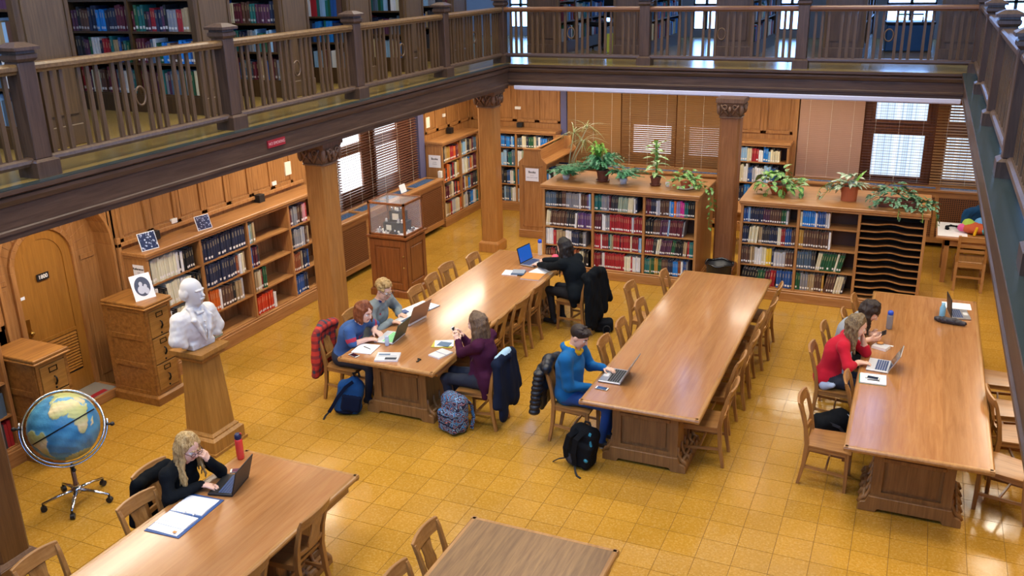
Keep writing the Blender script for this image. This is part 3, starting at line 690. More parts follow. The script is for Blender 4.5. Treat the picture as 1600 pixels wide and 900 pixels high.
# ================================================================== reading tables
TW, TL, TH = 1.2, 4.37, .76
def make_table(name, label, loc, group, top_mat='table_top'):
    t = thing(name, label, 'table', loc)          # local: near-left corner at origin
    e = .035
    top = MB().box(e, TW-e, e, TL-e, TH-.04, TH).build('table_top', top_mat, t)
    ed = MB()
    prof = [(0.006, TH-.046), (e+.002, TH-.046), (e+.002, TH+.0005), (.012, TH+.0005), (.002, TH-.006), (-.004, TH-.018), (-.002, TH-.032)]
    ed.prism(prof, 'y', 0, TL); ed.prism([(TW-a, b) for a, b in prof][::-1], 'y', 0, TL)
    ed.prism([(a, b) for a, b in prof], 'x', 0, TW); ed.prism([(TL-a, b) for a, b in prof][::-1], 'x', 0, TW)
    ed.build('edge_moulding', 'table_edge', t)
    MB().box(.12, TW-.12, .12, TL-.12, TH-.1, TH-.045).build('apron', 'table_body', t)
    for s in (0, 1):
        y0, y1 = (.32, .86) if s == 0 else (TL-.86, TL-.32)
        yf = y0 if s == 0 else y1; sg = -1 if s == 0 else 1
        p = MB().box(.26, TW-.26, y0, y1, .08, TH-.1).build('pedestal', 'table_body', t, bevel=.01)
        fr = MB()
        fr.box(.26, .35, min(yf, yf+sg*.03), max(yf, yf+sg*.03), .14, TH-.1); fr.box(TW-.35, TW-.26, min(yf, yf+sg*.03), max(yf, yf+sg*.03), .14, TH-.1)
        fr.box(.35, TW-.35, min(yf, yf+sg*.03), max(yf, yf+sg*.03), TH-.21, TH-.1); fr.box(.35, TW-.35, min(yf, yf+sg*.03), max(yf, yf+sg*.03), .14, .2); fr.box(.385, TW-.385, min(yf, yf+sg*.014), max(yf, yf+sg*.014), .235, TH-.25)
        fr.build('panel_frame', 'table_body', p)
        mo = MB().box(.34, TW-.34, min(yf+sg*.02, yf+sg*.05), max(yf+sg*.02, yf+sg*.05), TH-.235, TH-.195); mo.build('panel_moulding', 'table_body', p, bevel=.006)
        # sled foot with scrolled ends
        fb = MB(); x0, x1 = .165, TW-.165
        yy = (y0-.06, y1+.06)
        foot = [(x0, 0), (x0+.15, 0), (x0+.17, .035), (x1-.17, .035), (x1-.15, 0), (x1, 0), (x1, .06), (x1-.015, .085), (x1-.06, .1), (x1-.085, .16), (x0+.085, .16), (x0+.06, .1), (x0+.015, .085), (x0, .06)]
        fb.prism(foot, 'y', yy[0], yy[1]); fo = fb.build('foot', 'table_body', t, bevel=.004)
        for xs, sx in ((x0+.045, 1), (x1-.045, -1)):
            sc_ = MB()
            for k in range(5):
                yk = yy[0]+.05+(yy[1]-yy[0]-.1)*k/4
                sc_.tube([(xs-sx*.045, yk, .06), (xs-sx*.02, yk, .105), (xs+sx*.02, yk, .125), (xs+sx*.045, yk, .2), (xs+sx*.045, yk, .26)], [.02, .026, .022, .018, .01], 6)
            sc_.tube([(xs, yy[0]+.04, .115), (xs, yy[1]-.04, .115)], .02, 6); sc_.build('carved_scroll', 'table_body', fo, smooth=True)
    MB().box(TW/2-.06, TW/2+.06, .8, TL-.8, .16, .22).build('stretcher', 'table_body', t)
    for sx in (.02, TW-.09):
        MB().box(sx, sx+.07, .14, .6, TH-.1, TH-.05).box(sx, sx+.07, TL-.6, TL-.14, TH-.1, TH-.05).build('top_cleat', 'table_edge', t)
    return t
TA, TBx, TC, TD, TE = (-5.355, .05), (-2.492, .016), (0, 0), (-4.967, -1.994-TL), (-2.586, -2.19-TL)
make_table('reading_table', 'long oak reading table with four students, nearest the display case', (*TA, 0), None)
make_table('reading_table', 'long oak reading table in the middle with one student in blue', (*TBx, 0), None)
make_table('reading_table', 'long oak reading table on the right, two women at its left side', (*TC, 0), None)
make_table('reading_table', 'oak reading table in the lower left corner with blonde student', (*TD, 0), None)
make_table('reading_table', 'oak reading table cut off by the bottom edge with coarse grained top', (*TE, 0), None, 'table_top_dark')

# ================================================================== chairs
def make_chair():
    c = thing('chair', 'x', 'chair')
    # seat: dished board
    vs = []; nx, ny = 6, 6
    for j in range(ny+1):
        for i in range(nx+1):
            u, v = i/nx*2-1, j/ny; wdt = .185+.03*v
            dip = .012*math.exp(-((abs(u)-.45)**2)/.12)*math.sin(PI*min(1, v*.95))
            rnd = .012*(max(0, abs(u)-.8)/.2)**2+.012*(max(0, v-.85)/.15)**2
            vs.append((u*wdt, -.19+.41*v, .452-dip-rnd))
    top = len(vs); vs += [(x, y, .425) for x, y, z in vs]; f = []
    n = nx+1
    for j in range(ny):
        for i in range(nx):
            a = j*n+i; f.append((a, a+1, a+n+1, a+n)); f.append((top+a+n, top+a+n+1, top+a+1, top+a))
    bd = [i for i in range(n)]+[j*n+nx for j in range(1, ny+1)]+[ny*n+i for i in range(nx-1, -1, -1)]+[j*n for j in range(ny-1, 0, -1)]
    for a, b in zip(bd, bd[1:]+bd[:1]): f.append((b, a, top+a, top+b))
    me = MB().add(vs, f).mesh('seat', 'chair_y'); sm(me); obj('seat', me, c)
    for s in (-1, 1):
        MB().bar([(s*.18, .185, .425), (s*.182, .19, 0)], [.04, .03], [.04, .03], (0, 1, 0)).build('leg', 'chair_z', c, bevel=.003)
        MB().bar([(s*.172, -.245, 0), (s*.168, -.205, .22), (s*.166, -.19, .44), (s*.172, -.215, .62), (s*.178, -.265, .80), (s*.18, -.285, .845)], [.036, .04, .042, .038, .034, .03], [.03, .038, .044, .036, .03, .026], (0, 1, 0)).build('leg', 'chair_z', c, bevel=.003)
        MB().bar([(s*.168, -.2, .2), (s*.18, .185, .17)], .016, .028).build('stretcher', 'chair_y', c)
        MB().bar([(s*.166, -.18, .405), (s*.178, .18, .405)], .022, .05).build('seat_rail', 'chair_y', c)
    MB().bar([(-.17, .0, .185), (.17, 0, .185)], .016, .026).build('stretcher', 'chair_x', c)
    MB().bar([(-.165, .188, .405), (.165, .188, .405)], .022, .05).build('seat_rail', 'chair_x', c)
    # curved crest
    def curved(z0, z1, yb0, yb1, dep, th, hw, arch=0):
        vs = []; k = 8
        for i in range(k+1):
            u = i/k*2-1; x = u*hw; yc = -dep*(1-u*u)
            zt = z1+arch*(1-u*u)
            vs += [(x, yb0+yc-th/2, z0), (x, yb0+yc+th/2, z0), (x, yb1+yc+th/2, zt), (x, yb1+yc-th/2, zt)]
        f = []
        for i in range(k):
            for j in range(4): f.append((i*4+j, i*4+(j+1) % 4, (i+1)*4+(j+1) % 4, (i+1)*4+j))
        f += [(3, 2, 1, 0), (k*4, k*4+1, k*4+2, k*4+3)]
        return MB().add(vs, f)
    curved(.775, .868, -.262, -.292, .028, .024, .197, .012).build('crest_rail', 'chair_x', c, bevel=.004)
    curved(.505, .55, -.2, -.208, .018, .02, .165).build('back_rail', 'chair_x', c, bevel=.003)
    sp = MB(); pr = [(-.062, .545), (.062, .545), (.075, .6), (.06, .68), (.075, .785), (-.075, .785), (-.06, .68), (-.075, .6)]
    vs = [(x, -.222-(z-.545)*.27-.006-.012, z) for x, z in pr]+[(x, -.222-(z-.545)*.27+.006-.012, z) for x, z in pr]
    f = [tuple(range(8)), tuple(range(15, 7, -1))]+[(i, i+8, (i+1) % 8+8, (i+1) % 8) for i in range(8)]
    sp.add(vs, f); sp.build('splat', 'chair_z', c)
    return c
CH0 = make_chair(); ch_used = False
def chair(x, y, face, label, group=None, crest=True):
    """face: direction the sitter looks, degrees (0 = +x, 90 = +y). x,y = crest position unless crest=False (seat centre)"""
    global ch_used
    a = math.radians(face); rz = a-PI/2
    if crest: x, y = x+.285*math.cos(a), y+.285*math.sin(a)
    c = CH0 if not ch_used else copy_tree(CH0); ch_used = True
    c.location = (x, y, 0); c.rotation_euler = (0, 0, rz); tag(c, label, 'chair', group); return c
gA = 'chairs at the reading tables'
for (x, y, f, lab) in (
    (-5.47, 3.72, 0, 'wooden chair on the left of the four student table, farthest back'),
    (-5.62, 3.18, -4, 'wooden chair on the left side of the four student table, second from far end'),
    (-5.58, 2.66, 4, 'wooden chair on the left of the four student table, third from far end'),
    (-5.54, 2.14, 2, 'wooden chair at the four student table just behind the open notebook and silver laptop'),
    (-4.06, 2.86, 180, 'wooden chair on the right of the four student table, next to the woman in black'),
    (-4.04, 2.24, 177, 'wooden chair on the right of the four student table, second before the woman in black'),
    (-4.06, 1.70, 184, 'wooden chair on the right of the four student table, third before the woman in black'),
    (-4.12, 1.24, 180, 'wooden chair on the right of the four student table, just behind the woman in purple'),
    (-2.66, 3.88, 2, 'wooden chair at the far left corner of the middle table'),
    (-2.95, 3.26, -3, 'wooden chair pulled out on the left of the middle table'),
    (-2.64, 2.66, 0, 'wooden chair on the left of the middle table, just before the pulled out one'),
    (-2.66, 1.93, 3, 'wooden chair on the left of the middle table, second behind the student in blue'),
    (-2.68, 1.36, 0, 'wooden chair on the left of the middle table, right behind the student in blue'),
    (-1.12, 3.86, 180, 'wooden chair at the far right corner of the middle table'),
    (-1.10, 3.22, 176, 'wooden chair on the right of the middle table, second from its far end'),
    (-1.16, 2.64, 182, 'wooden chair on the right of the middle table, third from its far end'),
    (-1.12, 2.06, 180, 'wooden chair on the right of the middle table, fourth from its far end'),
    (-1.16, 1.42, 178, 'wooden chair on the right of the middle table, second from its near end'),
    (-1.10, .72, 181, 'wooden chair on the right of the middle table nearest the viewer'),
    (-.20, 3.72, 0, 'wooden chair at the far left corner of the right table'),
    (-.27, 3.16, 4, 'wooden chair on the left of the right table, second from its far end'),
    (-.08, 1.30, 2, 'wooden chair pushed in at the right table beside the woman in red'),
    (-.44, .70, -2, 'empty wooden chair pulled out at the near left corner of the right table'),
    (1.72, 2.78, 178, 'wooden chair with bare seat on the right of the right table, farthest back'),
    (1.74, 2.05, 183, 'wooden chair on the right of the right table, half hidden by the beam'),
    (1.22, 1.42, 8, 'wooden chair turned with its back against the right table edge'),
    (1.66, .66, 160, 'wooden chair turned askew at the near right corner of the right table'),
    (-3.70, -2.72, 181, 'wooden chair at the far right corner of the lower left table, back to the viewer'),
    (-3.68, -3.52, 178, 'wooden chair on the right of the lower left table, cut off by the frame'),
    (-5.14, -3.12, -3, 'wooden chair with bag strap beside the blonde student'),
    (-5.26, -3.98, 0, 'wooden chair at the lower left table in front of the dark column'),
    (-2.76, -2.64, 2, 'wooden chair at the left of the coarse grained table by the bottom edge'),
    (-2.72, -3.18, 0, 'wooden chair of the coarse grained table, only its crest in view')):
    chair(x, y, f, lab, gA)

# ================================================================== bookcases
def bookcase(label, loc, rz, W, D, H, edges, shelves, plinth=.16, top_over=.03, double=False, name='bookcase', mat='oak', topmat=None, skip_shelf=(), inner='backboard', tth=.05):
    """local: front at y=0 facing -y, runs x 0..W, depth to +y. edges = x of uprights, shelves = z of shelf tops"""
    b = thing(name, label, 'bookcase', loc, rz)
    th = .04
    MB().box(-top_over, W+top_over, -top_over, D+(top_over if double else 0), H-tth, H).build('top_board', topmat or mat+'_x', b, bevel=.008)
    MB().box(-.012, W+.012, -.014, D, H-tth-.03, H-tth).build('top_moulding', mat+'_x', b)
    for i, x in enumerate(edges):
        x0, x1 = (x, x+th) if i == 0 else ((x-th, x) if i == len(edges)-1 else (x-th/2, x+th/2))
        MB().box(x0, x1, 0, D, plinth, H-tth).build('side_panel' if i in (0, len(edges)-1) else 'upright', mat+'_z', b, bevel=.003)
    MB().box(-.02, W+.02, -.03, D+(.02 if double else 0), 0, plinth-.03).box(-.01, W+.01, -.015, D, plinth-.03, plinth).build('plinth', mat+'_x', b, bevel=.006)
    MB().box(.02, W-.02, min(D-.015, .34), min(D, .355), plinth, H-tth).build('back_panel', inner, b)
    for bi, (xa, xb) in enumerate(zip(edges, edges[1:])):
        for si, z in enumerate(shelves):
            if (bi, si) in skip_shelf or bi in skip_shelf: continue
            MB().box(xa+.02, xb-.02, .012, min(D, .335), z-.022, z).build('shelf', mat+'_x', b)
    return b
# free-standing double bookcases with plants
S1 = dict(x=-5.17, y=5.74, W=2.54, H=1.50, edges=(0, .86, 1.70, 2.54), sh=(.17, .50, .81, 1.135))
bookcase('long low oak bookcase of bound volumes with several potted plants, left of the column', (S1['x'], S1['y'], 0), 0, S1['W'], 1.15, S1['H'], S1['edges'], S1['sh'], .17, double=True)
S2 = dict(x=-1.98, y=5.70, W=2.54, H=1.50, edges=(0, .83, 1.66, 2.54), sh=(.19, .52, .85, 1.17))
b2 = bookcase('low oak bookcase with wavy magazine slots and three potted plants, right of the column', (S2['x'], S2['y'], 0), 0, S2['W'], 1.15, S2['H'], S2['edges'], S2['sh'], .17, double=True, skip_shelf=(2,))
for k in range(11):
    z = .235+.105*k; x0, x1 = 1.68, 2.5; prof = []
    for i in range(21):
        u = i/20; xx = x0+(x1-x0)*u
        prof.append((xx, .02+.10*max(0, math.cos((u-.5)*PI*2.0))**1.5*(1 if abs(u-.5) < .25 else 0)+.0))
    prof += [(x1, .33), (x0, .33)]
    ms = MB().prism([(a, b+.016) for a, b in prof[:21]]+prof[21:], 'z', z-.012, z-.001).build('magazine_shelf', 'slot_shelf_shade', b2); lip = MB()  # boards coloured dark for the shade inside the slots
    for (a, b), (c, d) in zip(prof[:20], prof[1:21]): lip.add([(a, b, z-.016), (c, d, z-.016), (c, d+.018, z-.016), (a, b+.018, z-.016), (a, b, z+.002), (c, d, z+.002), (c, d+.018, z+.002), (a, b+.018, z+.002)], [(3, 2, 1, 0), (4, 5, 6, 7), (0, 1, 5, 4), (1, 2, 6, 5), (2, 3, 7, 6), (3, 0, 4, 7)])
    lip.build('shelf_lip', 'oak_x', ms)
MB().box(1.68, 2.5, .30, .335, .17, 1.44).build('slot_back_shade', 'black_void', b2)  # black sheet put in for the shade deep in the slots
# long wall bookcase on the left
LB = dict(x=-8.0, y0=.06, W=3.70, H=1.69, edges=(0, .925, 1.85, 2.775, 3.70), sh=(.21, .56, .92, 1.275))
bookcase('long oak wall bookcase with leaning photographs on top, left wall', (LB['x'], LB['y0'], 0), PI/2, LB['W'], .39, LB['H'], LB['edges'], LB['sh'], .2, inner='panel_z')
# corner bookcases
C1 = dict(x=-8.03, y0=7.70, W=1.60, H=1.68, edges=(0, .80, 1.60), sh=(.17, .53, .88, 1.26))
bookcase('oak corner bookcase with white notice on its end, left wall', (C1['x'], C1['y0'], 0), PI/2, C1['W'], .36, C1['H'], C1['edges'], C1['sh'], .17)
C2 = dict(x=-7.98, y=9.34, W=1.64, H=1.69, edges=(0, .78, 1.64), sh=(.19, .56, .94, 1.33))
bookcase('oak corner bookcase along the back wall beside the blinds', (C2['x'], C2['y'], 0), 0, C2['W'], .35, C2['H'], C2['edges'], C2['sh'], .17)
C3 = dict(x=-2.72, y=9.33, W=.93, H=1.70, edges=(0, .93), sh=(.19, .56, .94, 1.33))
bookcase('narrow oak bookcase on the back wall right of the red oak column', (C3['x'], C3['y'], 0), 0, C3['W'], .36, C3['H'], C3['edges'], C3['sh'], .17)
FL = dict(x=-8.0, y0=-4.6, W=2.62, H=1.72, edges=(0, .87, 1.74, 2.62), sh=(.21, .56, .92, 1.275))
bookcase('oak wall bookcase at the far left edge behind the dark column', (FL['x'], FL['y0'], 0), PI/2, FL['W'], .39, FL['H'], FL['edges'], FL['sh'], .2)
# atlas shelf with trough top
ix = thing('index_shelf', 'oak double shelf with stepped end panel and trough top, notice on its end', 'bookcase', (-6.35, 7.56, 0))
ep = [(-.02, .0), (.52, 0), (.52, 1.43), (.43, 1.52), (.41, 1.66), (.09, 1.66), (.07, 1.52), (-.02, 1.43)]
for y in (0, 1.6):
    e_ = MB().prism(ep, 'y', y, y+.045).build('end_panel', 'oak_z', ix, bevel=.004)
    if y == 0:
        MB().box(.05, .45, -.008, 0, .22, .24).box(.05, .45, -.008, 0, 1.36, 1.38).box(.05, .07, -.008, 0, .22, 1.38).box(.43, .45, -.008, 0, .22, 1.38).build('panel_moulding', 'oak_z', e_)
        MB().box(-.03, .53, -.02, .05, 0, .15).build('plinth', 'oak_x', ix, bevel=.005)
        MB().box(.07, .43, -.012, .06, 1.655, 1.69).build('end_cap', 'oak_x', ix, bevel=.006)
MB().box(.23, .27, .04, 1.6, .1, 1.64).build('back_panel', 'oak_y', ix)
for sx0, sx1, nm in ((.27, .50, 'shelf'), (0, .23, 'shelf')):
    for z in (.17, .53, .89): MB().box(sx0, sx1, .04, 1.6, z-.02, z).build(nm, 'oak_y', ix)
    MB().box(sx0-(.0 if sx0 else .0), sx1, .04, 1.6, 1.38, 1.405).build('trough', 'oak_y', ix)
MB().box(.23, .27, -.01, 1.62, 1.62, 1.66).build('ridge', 'oak_y', ix)

def notice(lab, parent_loc, rot, big, lines, w=.26, h=.24, group=None):
    """paper sheet lying in local xz, facing -y"""
    n_ = thing('paper_notice', lab, 'notice', parent_loc, rot)
    MB().box(-w/2, w/2, -.003, 0, -h/2, h/2).build('sheet', 'white_paper', n_)
    text_mesh('notice_heading', big, h*.24, 'ink', n_, (0, -.0042, h*.2), (PI/2, 0, 0), bold=True)
    for i, s in enumerate(lines): text_mesh('notice_text', s, h*.1, 'ink_soft', n_, (0, -.0042, -h*.06-i*h*.15), (PI/2, 0, 0))
    return n_
notice('white paper notice headed Books on the stepped end of the double shelf', (-6.10, 7.549, 1.21), (0, 0, 0), 'Books', ['A - Z', 'please return to shelf'])
notice('white paper notice headed Books on the end of the left corner bookcase', (-8.2, 7.697, 1.30), (0, 0, 0), 'Books', ['in order', 'of number'])
notice('small white paper notice on the end of the long wall bookcase', (-8.14, .057, 1.45), (0, 0, 0), 'Reference', ['books', 'A - Z'], .17, .17)

# ================================================================== filing cabinets
def file_cabinet(label, loc, H, nd, W=.38, D=.66):
    """front faces +x (local -y rotated); local x 0..W"""
    c = thing('filing_cabinet', label, 'filing cabinet', loc, PI/2)
    MB().box(0, W, .02, D, .12, H-.06).build('body', 'cabinet_wood', c)
    MB().box(-.035, W+.035, -.03, D, H-.06, H-.035).box(-.025, W+.025, -.02, D, H-.035, H).build('top_board', 'cabinet_wood', c, bevel=.008)
    MB().box(-.04, W+.04, -.03, D, 0, .09).frus((-.04, W+.04, -.03, D), (0, W, .02, D), .09, .13).build('plinth', 'cabinet_wood', c)
    fr = MB().box(0, .035, 0, .02, .12, H-.06).box(W-.035, W, 0, .02, .12, H-.06).box(.035, W-.035, .004, .02, .12, .16).box(.035, W-.035, .004, .02, H-.1, H-.06); fr.build('face_frame', 'cabinet_wood', c)
    for sx, sg in ((0, -1), (W, 1)):     # panelled sides
        s_ = MB(); a, b_ = sorted((sx, sx+sg*.014))
        s_.box(a, b_, .02, .1, .12, H-.06); s_.box(a, b_, D-.08, D, .12, H-.06)
        for k in range(nd+1):
            z = .13+(H-.2)*k/nd; s_.box(a, b_, .1, D-.08, z-.03, z+.03)
        s_.build('side_frame', 'cabinet_wood', c)
    dh = (H-.26)/nd
    for k in range(nd):
        z0 = .16+dh*k+.008; z1 = .16+dh*(k+1)-.008
        d = MB().box(.04, W-.04, -.008, .012, z0, z1).build('drawer', 'golden_x', c, bevel=.004)
        h_ = MB().tube([(W/2, -.01, z1-.14), (W/2, -.035, z1-.15), (W/2, -.04, z1-.19), (W/2, -.02, z1-.225), (W/2, -.01, z1-.235)], [.007, .009, .011, .012, .008], 6); tag(h_.build('drawer_pull', 'dark_metal', d, smooth=True), 'dark metal pull')
        lf = MB().box(W/2-.05, W/2+.05, -.014, -.008, z1-.035, z1-.028).box(W/2-.05, W/2+.05, -.014, -.008, z1-.085, z1-.078).box(W/2-.05, W/2-.043, -.014, -.008, z1-.085, z1-.028).box(W/2+.043, W/2+.05, -.014, -.008, z1-.085, z1-.028); lf.build('label_frame', 'dark_metal', d)
        MB().sphere((W/2, -.01, z0+.03), .012, 8, 6).build('drawer_lock', 'dark_metal', d)
    return c
file_cabinet('three drawer oak filing cabinet with oval portrait on top', (-7.6, -.45, 0), 1.26, 3)
file_cabinet('oak filing cabinet standing in front of the arched door behind the globe', (-7.6, -1.95, 0), 1.2, 3)

# ================================================================== display case
dc = thing('display_case', 'glass topped display case on panelled oak pedestal by the left window', 'display case', (-7.28, 3.82, 0))
W_, D_ = .64, .58
MB().box(-.03, W_+.03, -.03, D_+.03, 0, .1).frus((-.03, W_+.03, -.03, D_+.03), (0, W_, 0, D_), .1, .13).build('plinth', 'redwood', dc)
MB().box(0, W_, 0, D_, .12, .92).build('body', 'redwood', dc)
for (a, b_, at_, ax) in ((.0, W_, 0, 'x'), (0, D_, W_, 'y')):
    fr = MB(); L = b_-a
    def q(u0, u1, w0, w1, d):
        return fr.box(u0, u1, -d, 0, w0, w1) if ax == 'x' else fr.box(W_, W_+d, u0, u1, w0, w1)
    q(0, .09, .13, .92, .016); q(L-.09, L, .13, .92, .016); q(.09, L-.09, .82, .92, .016); q(.09, L-.09, .13, .23, .016); q(.12, L-.12, .26, .79, .009)
    d_ = fr.build('cabinet_door', 'redwood', dc, bevel=.004)
    if ax == 'x':
        for z in (.50, .68): tag(MB().sphere((W_-.045, -.024, z), .014, 8, 6).build('door_knob', 'brass', d_, smooth=True), 'brass knob')
MB().frus((0, W_, 0, D_), (-.03, W_+.03, -.03, D_+.03), .92, .95).box(-.04, W_+.04, -.04, D_+.04, .95, .98).build('ledge', 'redwood', dc)
cf = MB(); p_ = .03; zt = 1.50; c0 = .98
for x in (0, W_-p_):
    for y in (0, D_-p_): cf.box(x, x+p_, y, y+p_, c0, zt)
for z in (c0, zt-p_):
    cf.box(0, W_, 0, p_, z, z+p_).box(0, W_, D_-p_, D_, z, z+p_).box(0, p_, 0, D_, z, z+p_).box(W_-p_, W_, 0, D_, z, z+p_)
cf.build('glazing_frame', 'redwood', dc)
for nm, a in (('glass_front', (p_, W_-p_, .012, .016, c0+p_, zt-p_)), ('glass_back', (p_, W_-p_, D_-.016, D_-.012, c0+p_, zt-p_)), ('glass_side', (.012, .016, p_, D_-p_, c0+p_, zt-p_)), ('glass_side', (W_-.016, W_-.012, p_, D_-p_, c0+p_, zt-p_)), ('glass_top', (p_, W_-p_, p_, D_-p_, zt-.012, zt-.008))):
    MB().box(*a).build(nm, 'glass_clear', dc)
MB().box(p_, W_-p_, p_, D_-p_, c0, c0+.008).build('case_floor', 'fabric_white', dc)
ds = thing('stepped_riser', 'black stepped riser inside the glass display case', 'riser', (-7.28+.32, 3.82+.3, .99))
MB().box(-.17, .17, -.12, .16, 0, .15).box(-.11, .11, -.02, .16, .15, .30).build('riser_step', 'black_plastic', ds)
for (x, y, z, s, lab) in ((0, -.025, .225, 1, 'cream card on the upper step in the display case'), (-.07, -.125, .075, .8, 'cream card on the lower step in the display case')):
    tag(MB().box(-.055*s, .055*s, -.004, 0, -.05*s, .05*s).build('card', 'cream_paper', None, (-7.28+.32+x, 3.82+.3+y, .99+z)), lab, 'card')
k_ = 0
for (x, y, z) in ((-.1, .05, .30), (-.05, .08, .30), (0, .05, .30), (.05, .08, .30), (.09, .05, .30), (-.14, -.07, .15), (.08, -.08, .15), (.14, -.07, .15), (-.22, -.2, 0), (-.15, -.22, 0), (-.08, -.2, 0), (0, -.21, 0), (.08, -.2, 0), (.15, -.21, 0), (.22, -.15, 0), (.23, -.05, 0), (.24, .05, 0), (.22, .14, 0), (-.25, -.1, 0)):
    r = random.uniform(.022, .034)
    f_ = MB().lathe([(r*.8, 0), (r, r*.3), (r*.55, r*.9), (r*.75, r*1.3), (r*.6, r*1.9), (r*.15, r*2.2)], 9)
    tag(f_.build('figurine', random.choice(['plaster_white', 'white_plastic', 'chrome']), None, (-7.28+.32+x, 3.82+.3+y, .99+z), smooth=True), 'tiny pale figurine in the display case, '+(['first', 'second', 'third', 'fourth', 'last'][k_]+' from left on the top step' if k_ < 5 else ['leftmost', 'middle', 'rightmost'][k_-5]+' on the lower step' if k_ < 8 else ['first', 'second', 'third', 'fourth', 'fifth', 'sixth', 'seventh'][k_-8]+' from left on the front of its floor' if k_ < 15 else ['nearest', 'second', 'farthest'][k_-15]+' along the right side of its floor' if k_ < 18 else 'alone at the left side of its floor'), 'figurine', 'figurines in the display case')
    k_ += 1
tag(MB().box(-.08, .08, -.03, .03, 0, .05).build('small_case', 'black_gloss', None, (-7.28+.4, 3.82+.1, .99), bevel=.006), 'small black box among the figurines in the display case', 'box')

# ================================================================== pedestal
pd = thing('bust_pedestal', 'tapered golden wood pedestal with stepped base under the white bust', 'pedestal', (-6.37, -.95, 0))
MB().box(-.26, .26, -.26, .26, 0, .03).box(-.24, .24, -.24, .24, .03, .16).frus((-.24, .24, -.24, .24), (-.205, .205, -.205, .205), .16, .185).box(-.205, .205, -.205, .205, .185, .2).frus((-.205, .205, -.205, .205), (-.18, .18, -.18, .18), .2, .225).build('pedestal_base', 'golden', pd)
MB().frus((-.175, .175, -.175, .175), (-.135, .135, -.135, .135), .225, 1.02).build('pedestal_shaft', 'golden', pd)
MB().frus((-.135, .135, -.135, .135), (-.17, .17, -.17, .17), 1.02, 1.06).box(-.175, .175, -.175, .175, 1.06, 1.085).frus((-.175, .175, -.175, .175), (-.205, .205, -.205, .205), 1.085, 1.105).box(-.215, .215, -.215, .215, 1.105, 1.15).build('pedestal_cap', 'golden', pd)

# ================================================================== side desk at the far right
dk = thing('side_desk', 'small wooden desk with pale paper behind the right bookcase', 'desk', (.74, 7.34, 0))
MB().box(0, 1.5, 0, .95, .70, .74).build('desk_top', 'oak_x', dk, bevel=.006)
for x in (.13, 1.3):
    MB().box(x, x+.07, .05, .12, 0, .70).build('leg', 'oak_z', dk); MB().box(x, x+.07, .83, .9, 0, .70).build('leg', 'oak_z', dk)
    MB().box(x+.01, x+.06, .12, .83, .26, .32).build('stretcher', 'oak_y', dk)
MB().box(.13, 1.37, .05, .09, .60, .70).build('apron', 'oak_x', dk)
tag(MB().box(0, .42, 0, .85, 0, .004).build('paper_sheet', 'white_paper', None, (.76, 7.42, .741)), 'large white paper on the small desk at the far right', 'paper')
def slat_chair(x, y, face, label):
    a = math.radians(face); c = thing('slat_back_chair', label, 'chair', (x, y, 0), a-PI/2)
    MB().box(-.21, .21, -.2, .22, .42, .45).build('seat', 'chair_y', c, bevel=.01)
    for s in (-1, 1):
        MB().bar([(s*.19, .19, .42), (s*.19, .2, 0)], .04, .04, (0, 1, 0)).build('leg', 'chair_z', c)
        MB().bar([(s*.19, -.27, 0), (s*.19, -.2, .44), (s*.19, -.27, .86)], .04, .045, (0, 1, 0)).build('leg', 'chair_z', c)
        MB().bar([(s*.19, -.22, .2), (s*.19, .19, .2)], .02, .03).build('stretcher', 'chair_y', c)
    for z, h in ((.81, .09), (.70, .05), (.62, .05)): MB().box(-.19, .19, -.275+(.86-z)*.16, -.255+(.86-z)*.16, z-h/2, z+h/2).build('back_slat', 'chair_x', c, bevel=.004)
    MB().box(-.19, .19, -.225, -.205, .36, .43).build('seat_rail', 'chair_x', c); MB().box(-.19, .19, -.25, -.23, .2, .23).build('stretcher', 'chair_x', c)
slat_chair(1.25, 7.32, 90, 'slat back wooden chair at the small desk on the far right')

# small desk seen in the gap between the two plant bookcases
rt = thing('side_table', 'small oak table in the gap behind the red oak column', 'table', (-2.75, 7.9, 0))
MB().box(0, 1.3, 0, .8, .68, .73).build('table_top', 'oak_x', rt, bevel=.006)
for x in (.05, 1.18):
    for y in (.05, .68): MB().box(x, x+.07, y, y+.07, 0, .68).build('leg', 'oak_z', rt)
MB().box(.1, 1.2, .06, .1, .56, .68).build('apron', 'oak_x', rt)
# waste bin
wbn = thing('waste_bin', 'dark round waste bin with black liner by the red oak column', 'waste bin', (-2.2, 5.42, 0))
MB().lathe([(.15, 0), (.19, .55), (.2, .58), (.19, .58), (.14, .03)], 20).build('bin_body', 'black_plastic', wbn, smooth=True)
MB().tube([(.2*math.cos(a), .2*math.sin(a), .58+.012*math.sin(5*a)) for a in np.linspace(0, 2*PI, 25)], .018, 6).build('bin_liner', 'black_gloss', wbn, smooth=True)

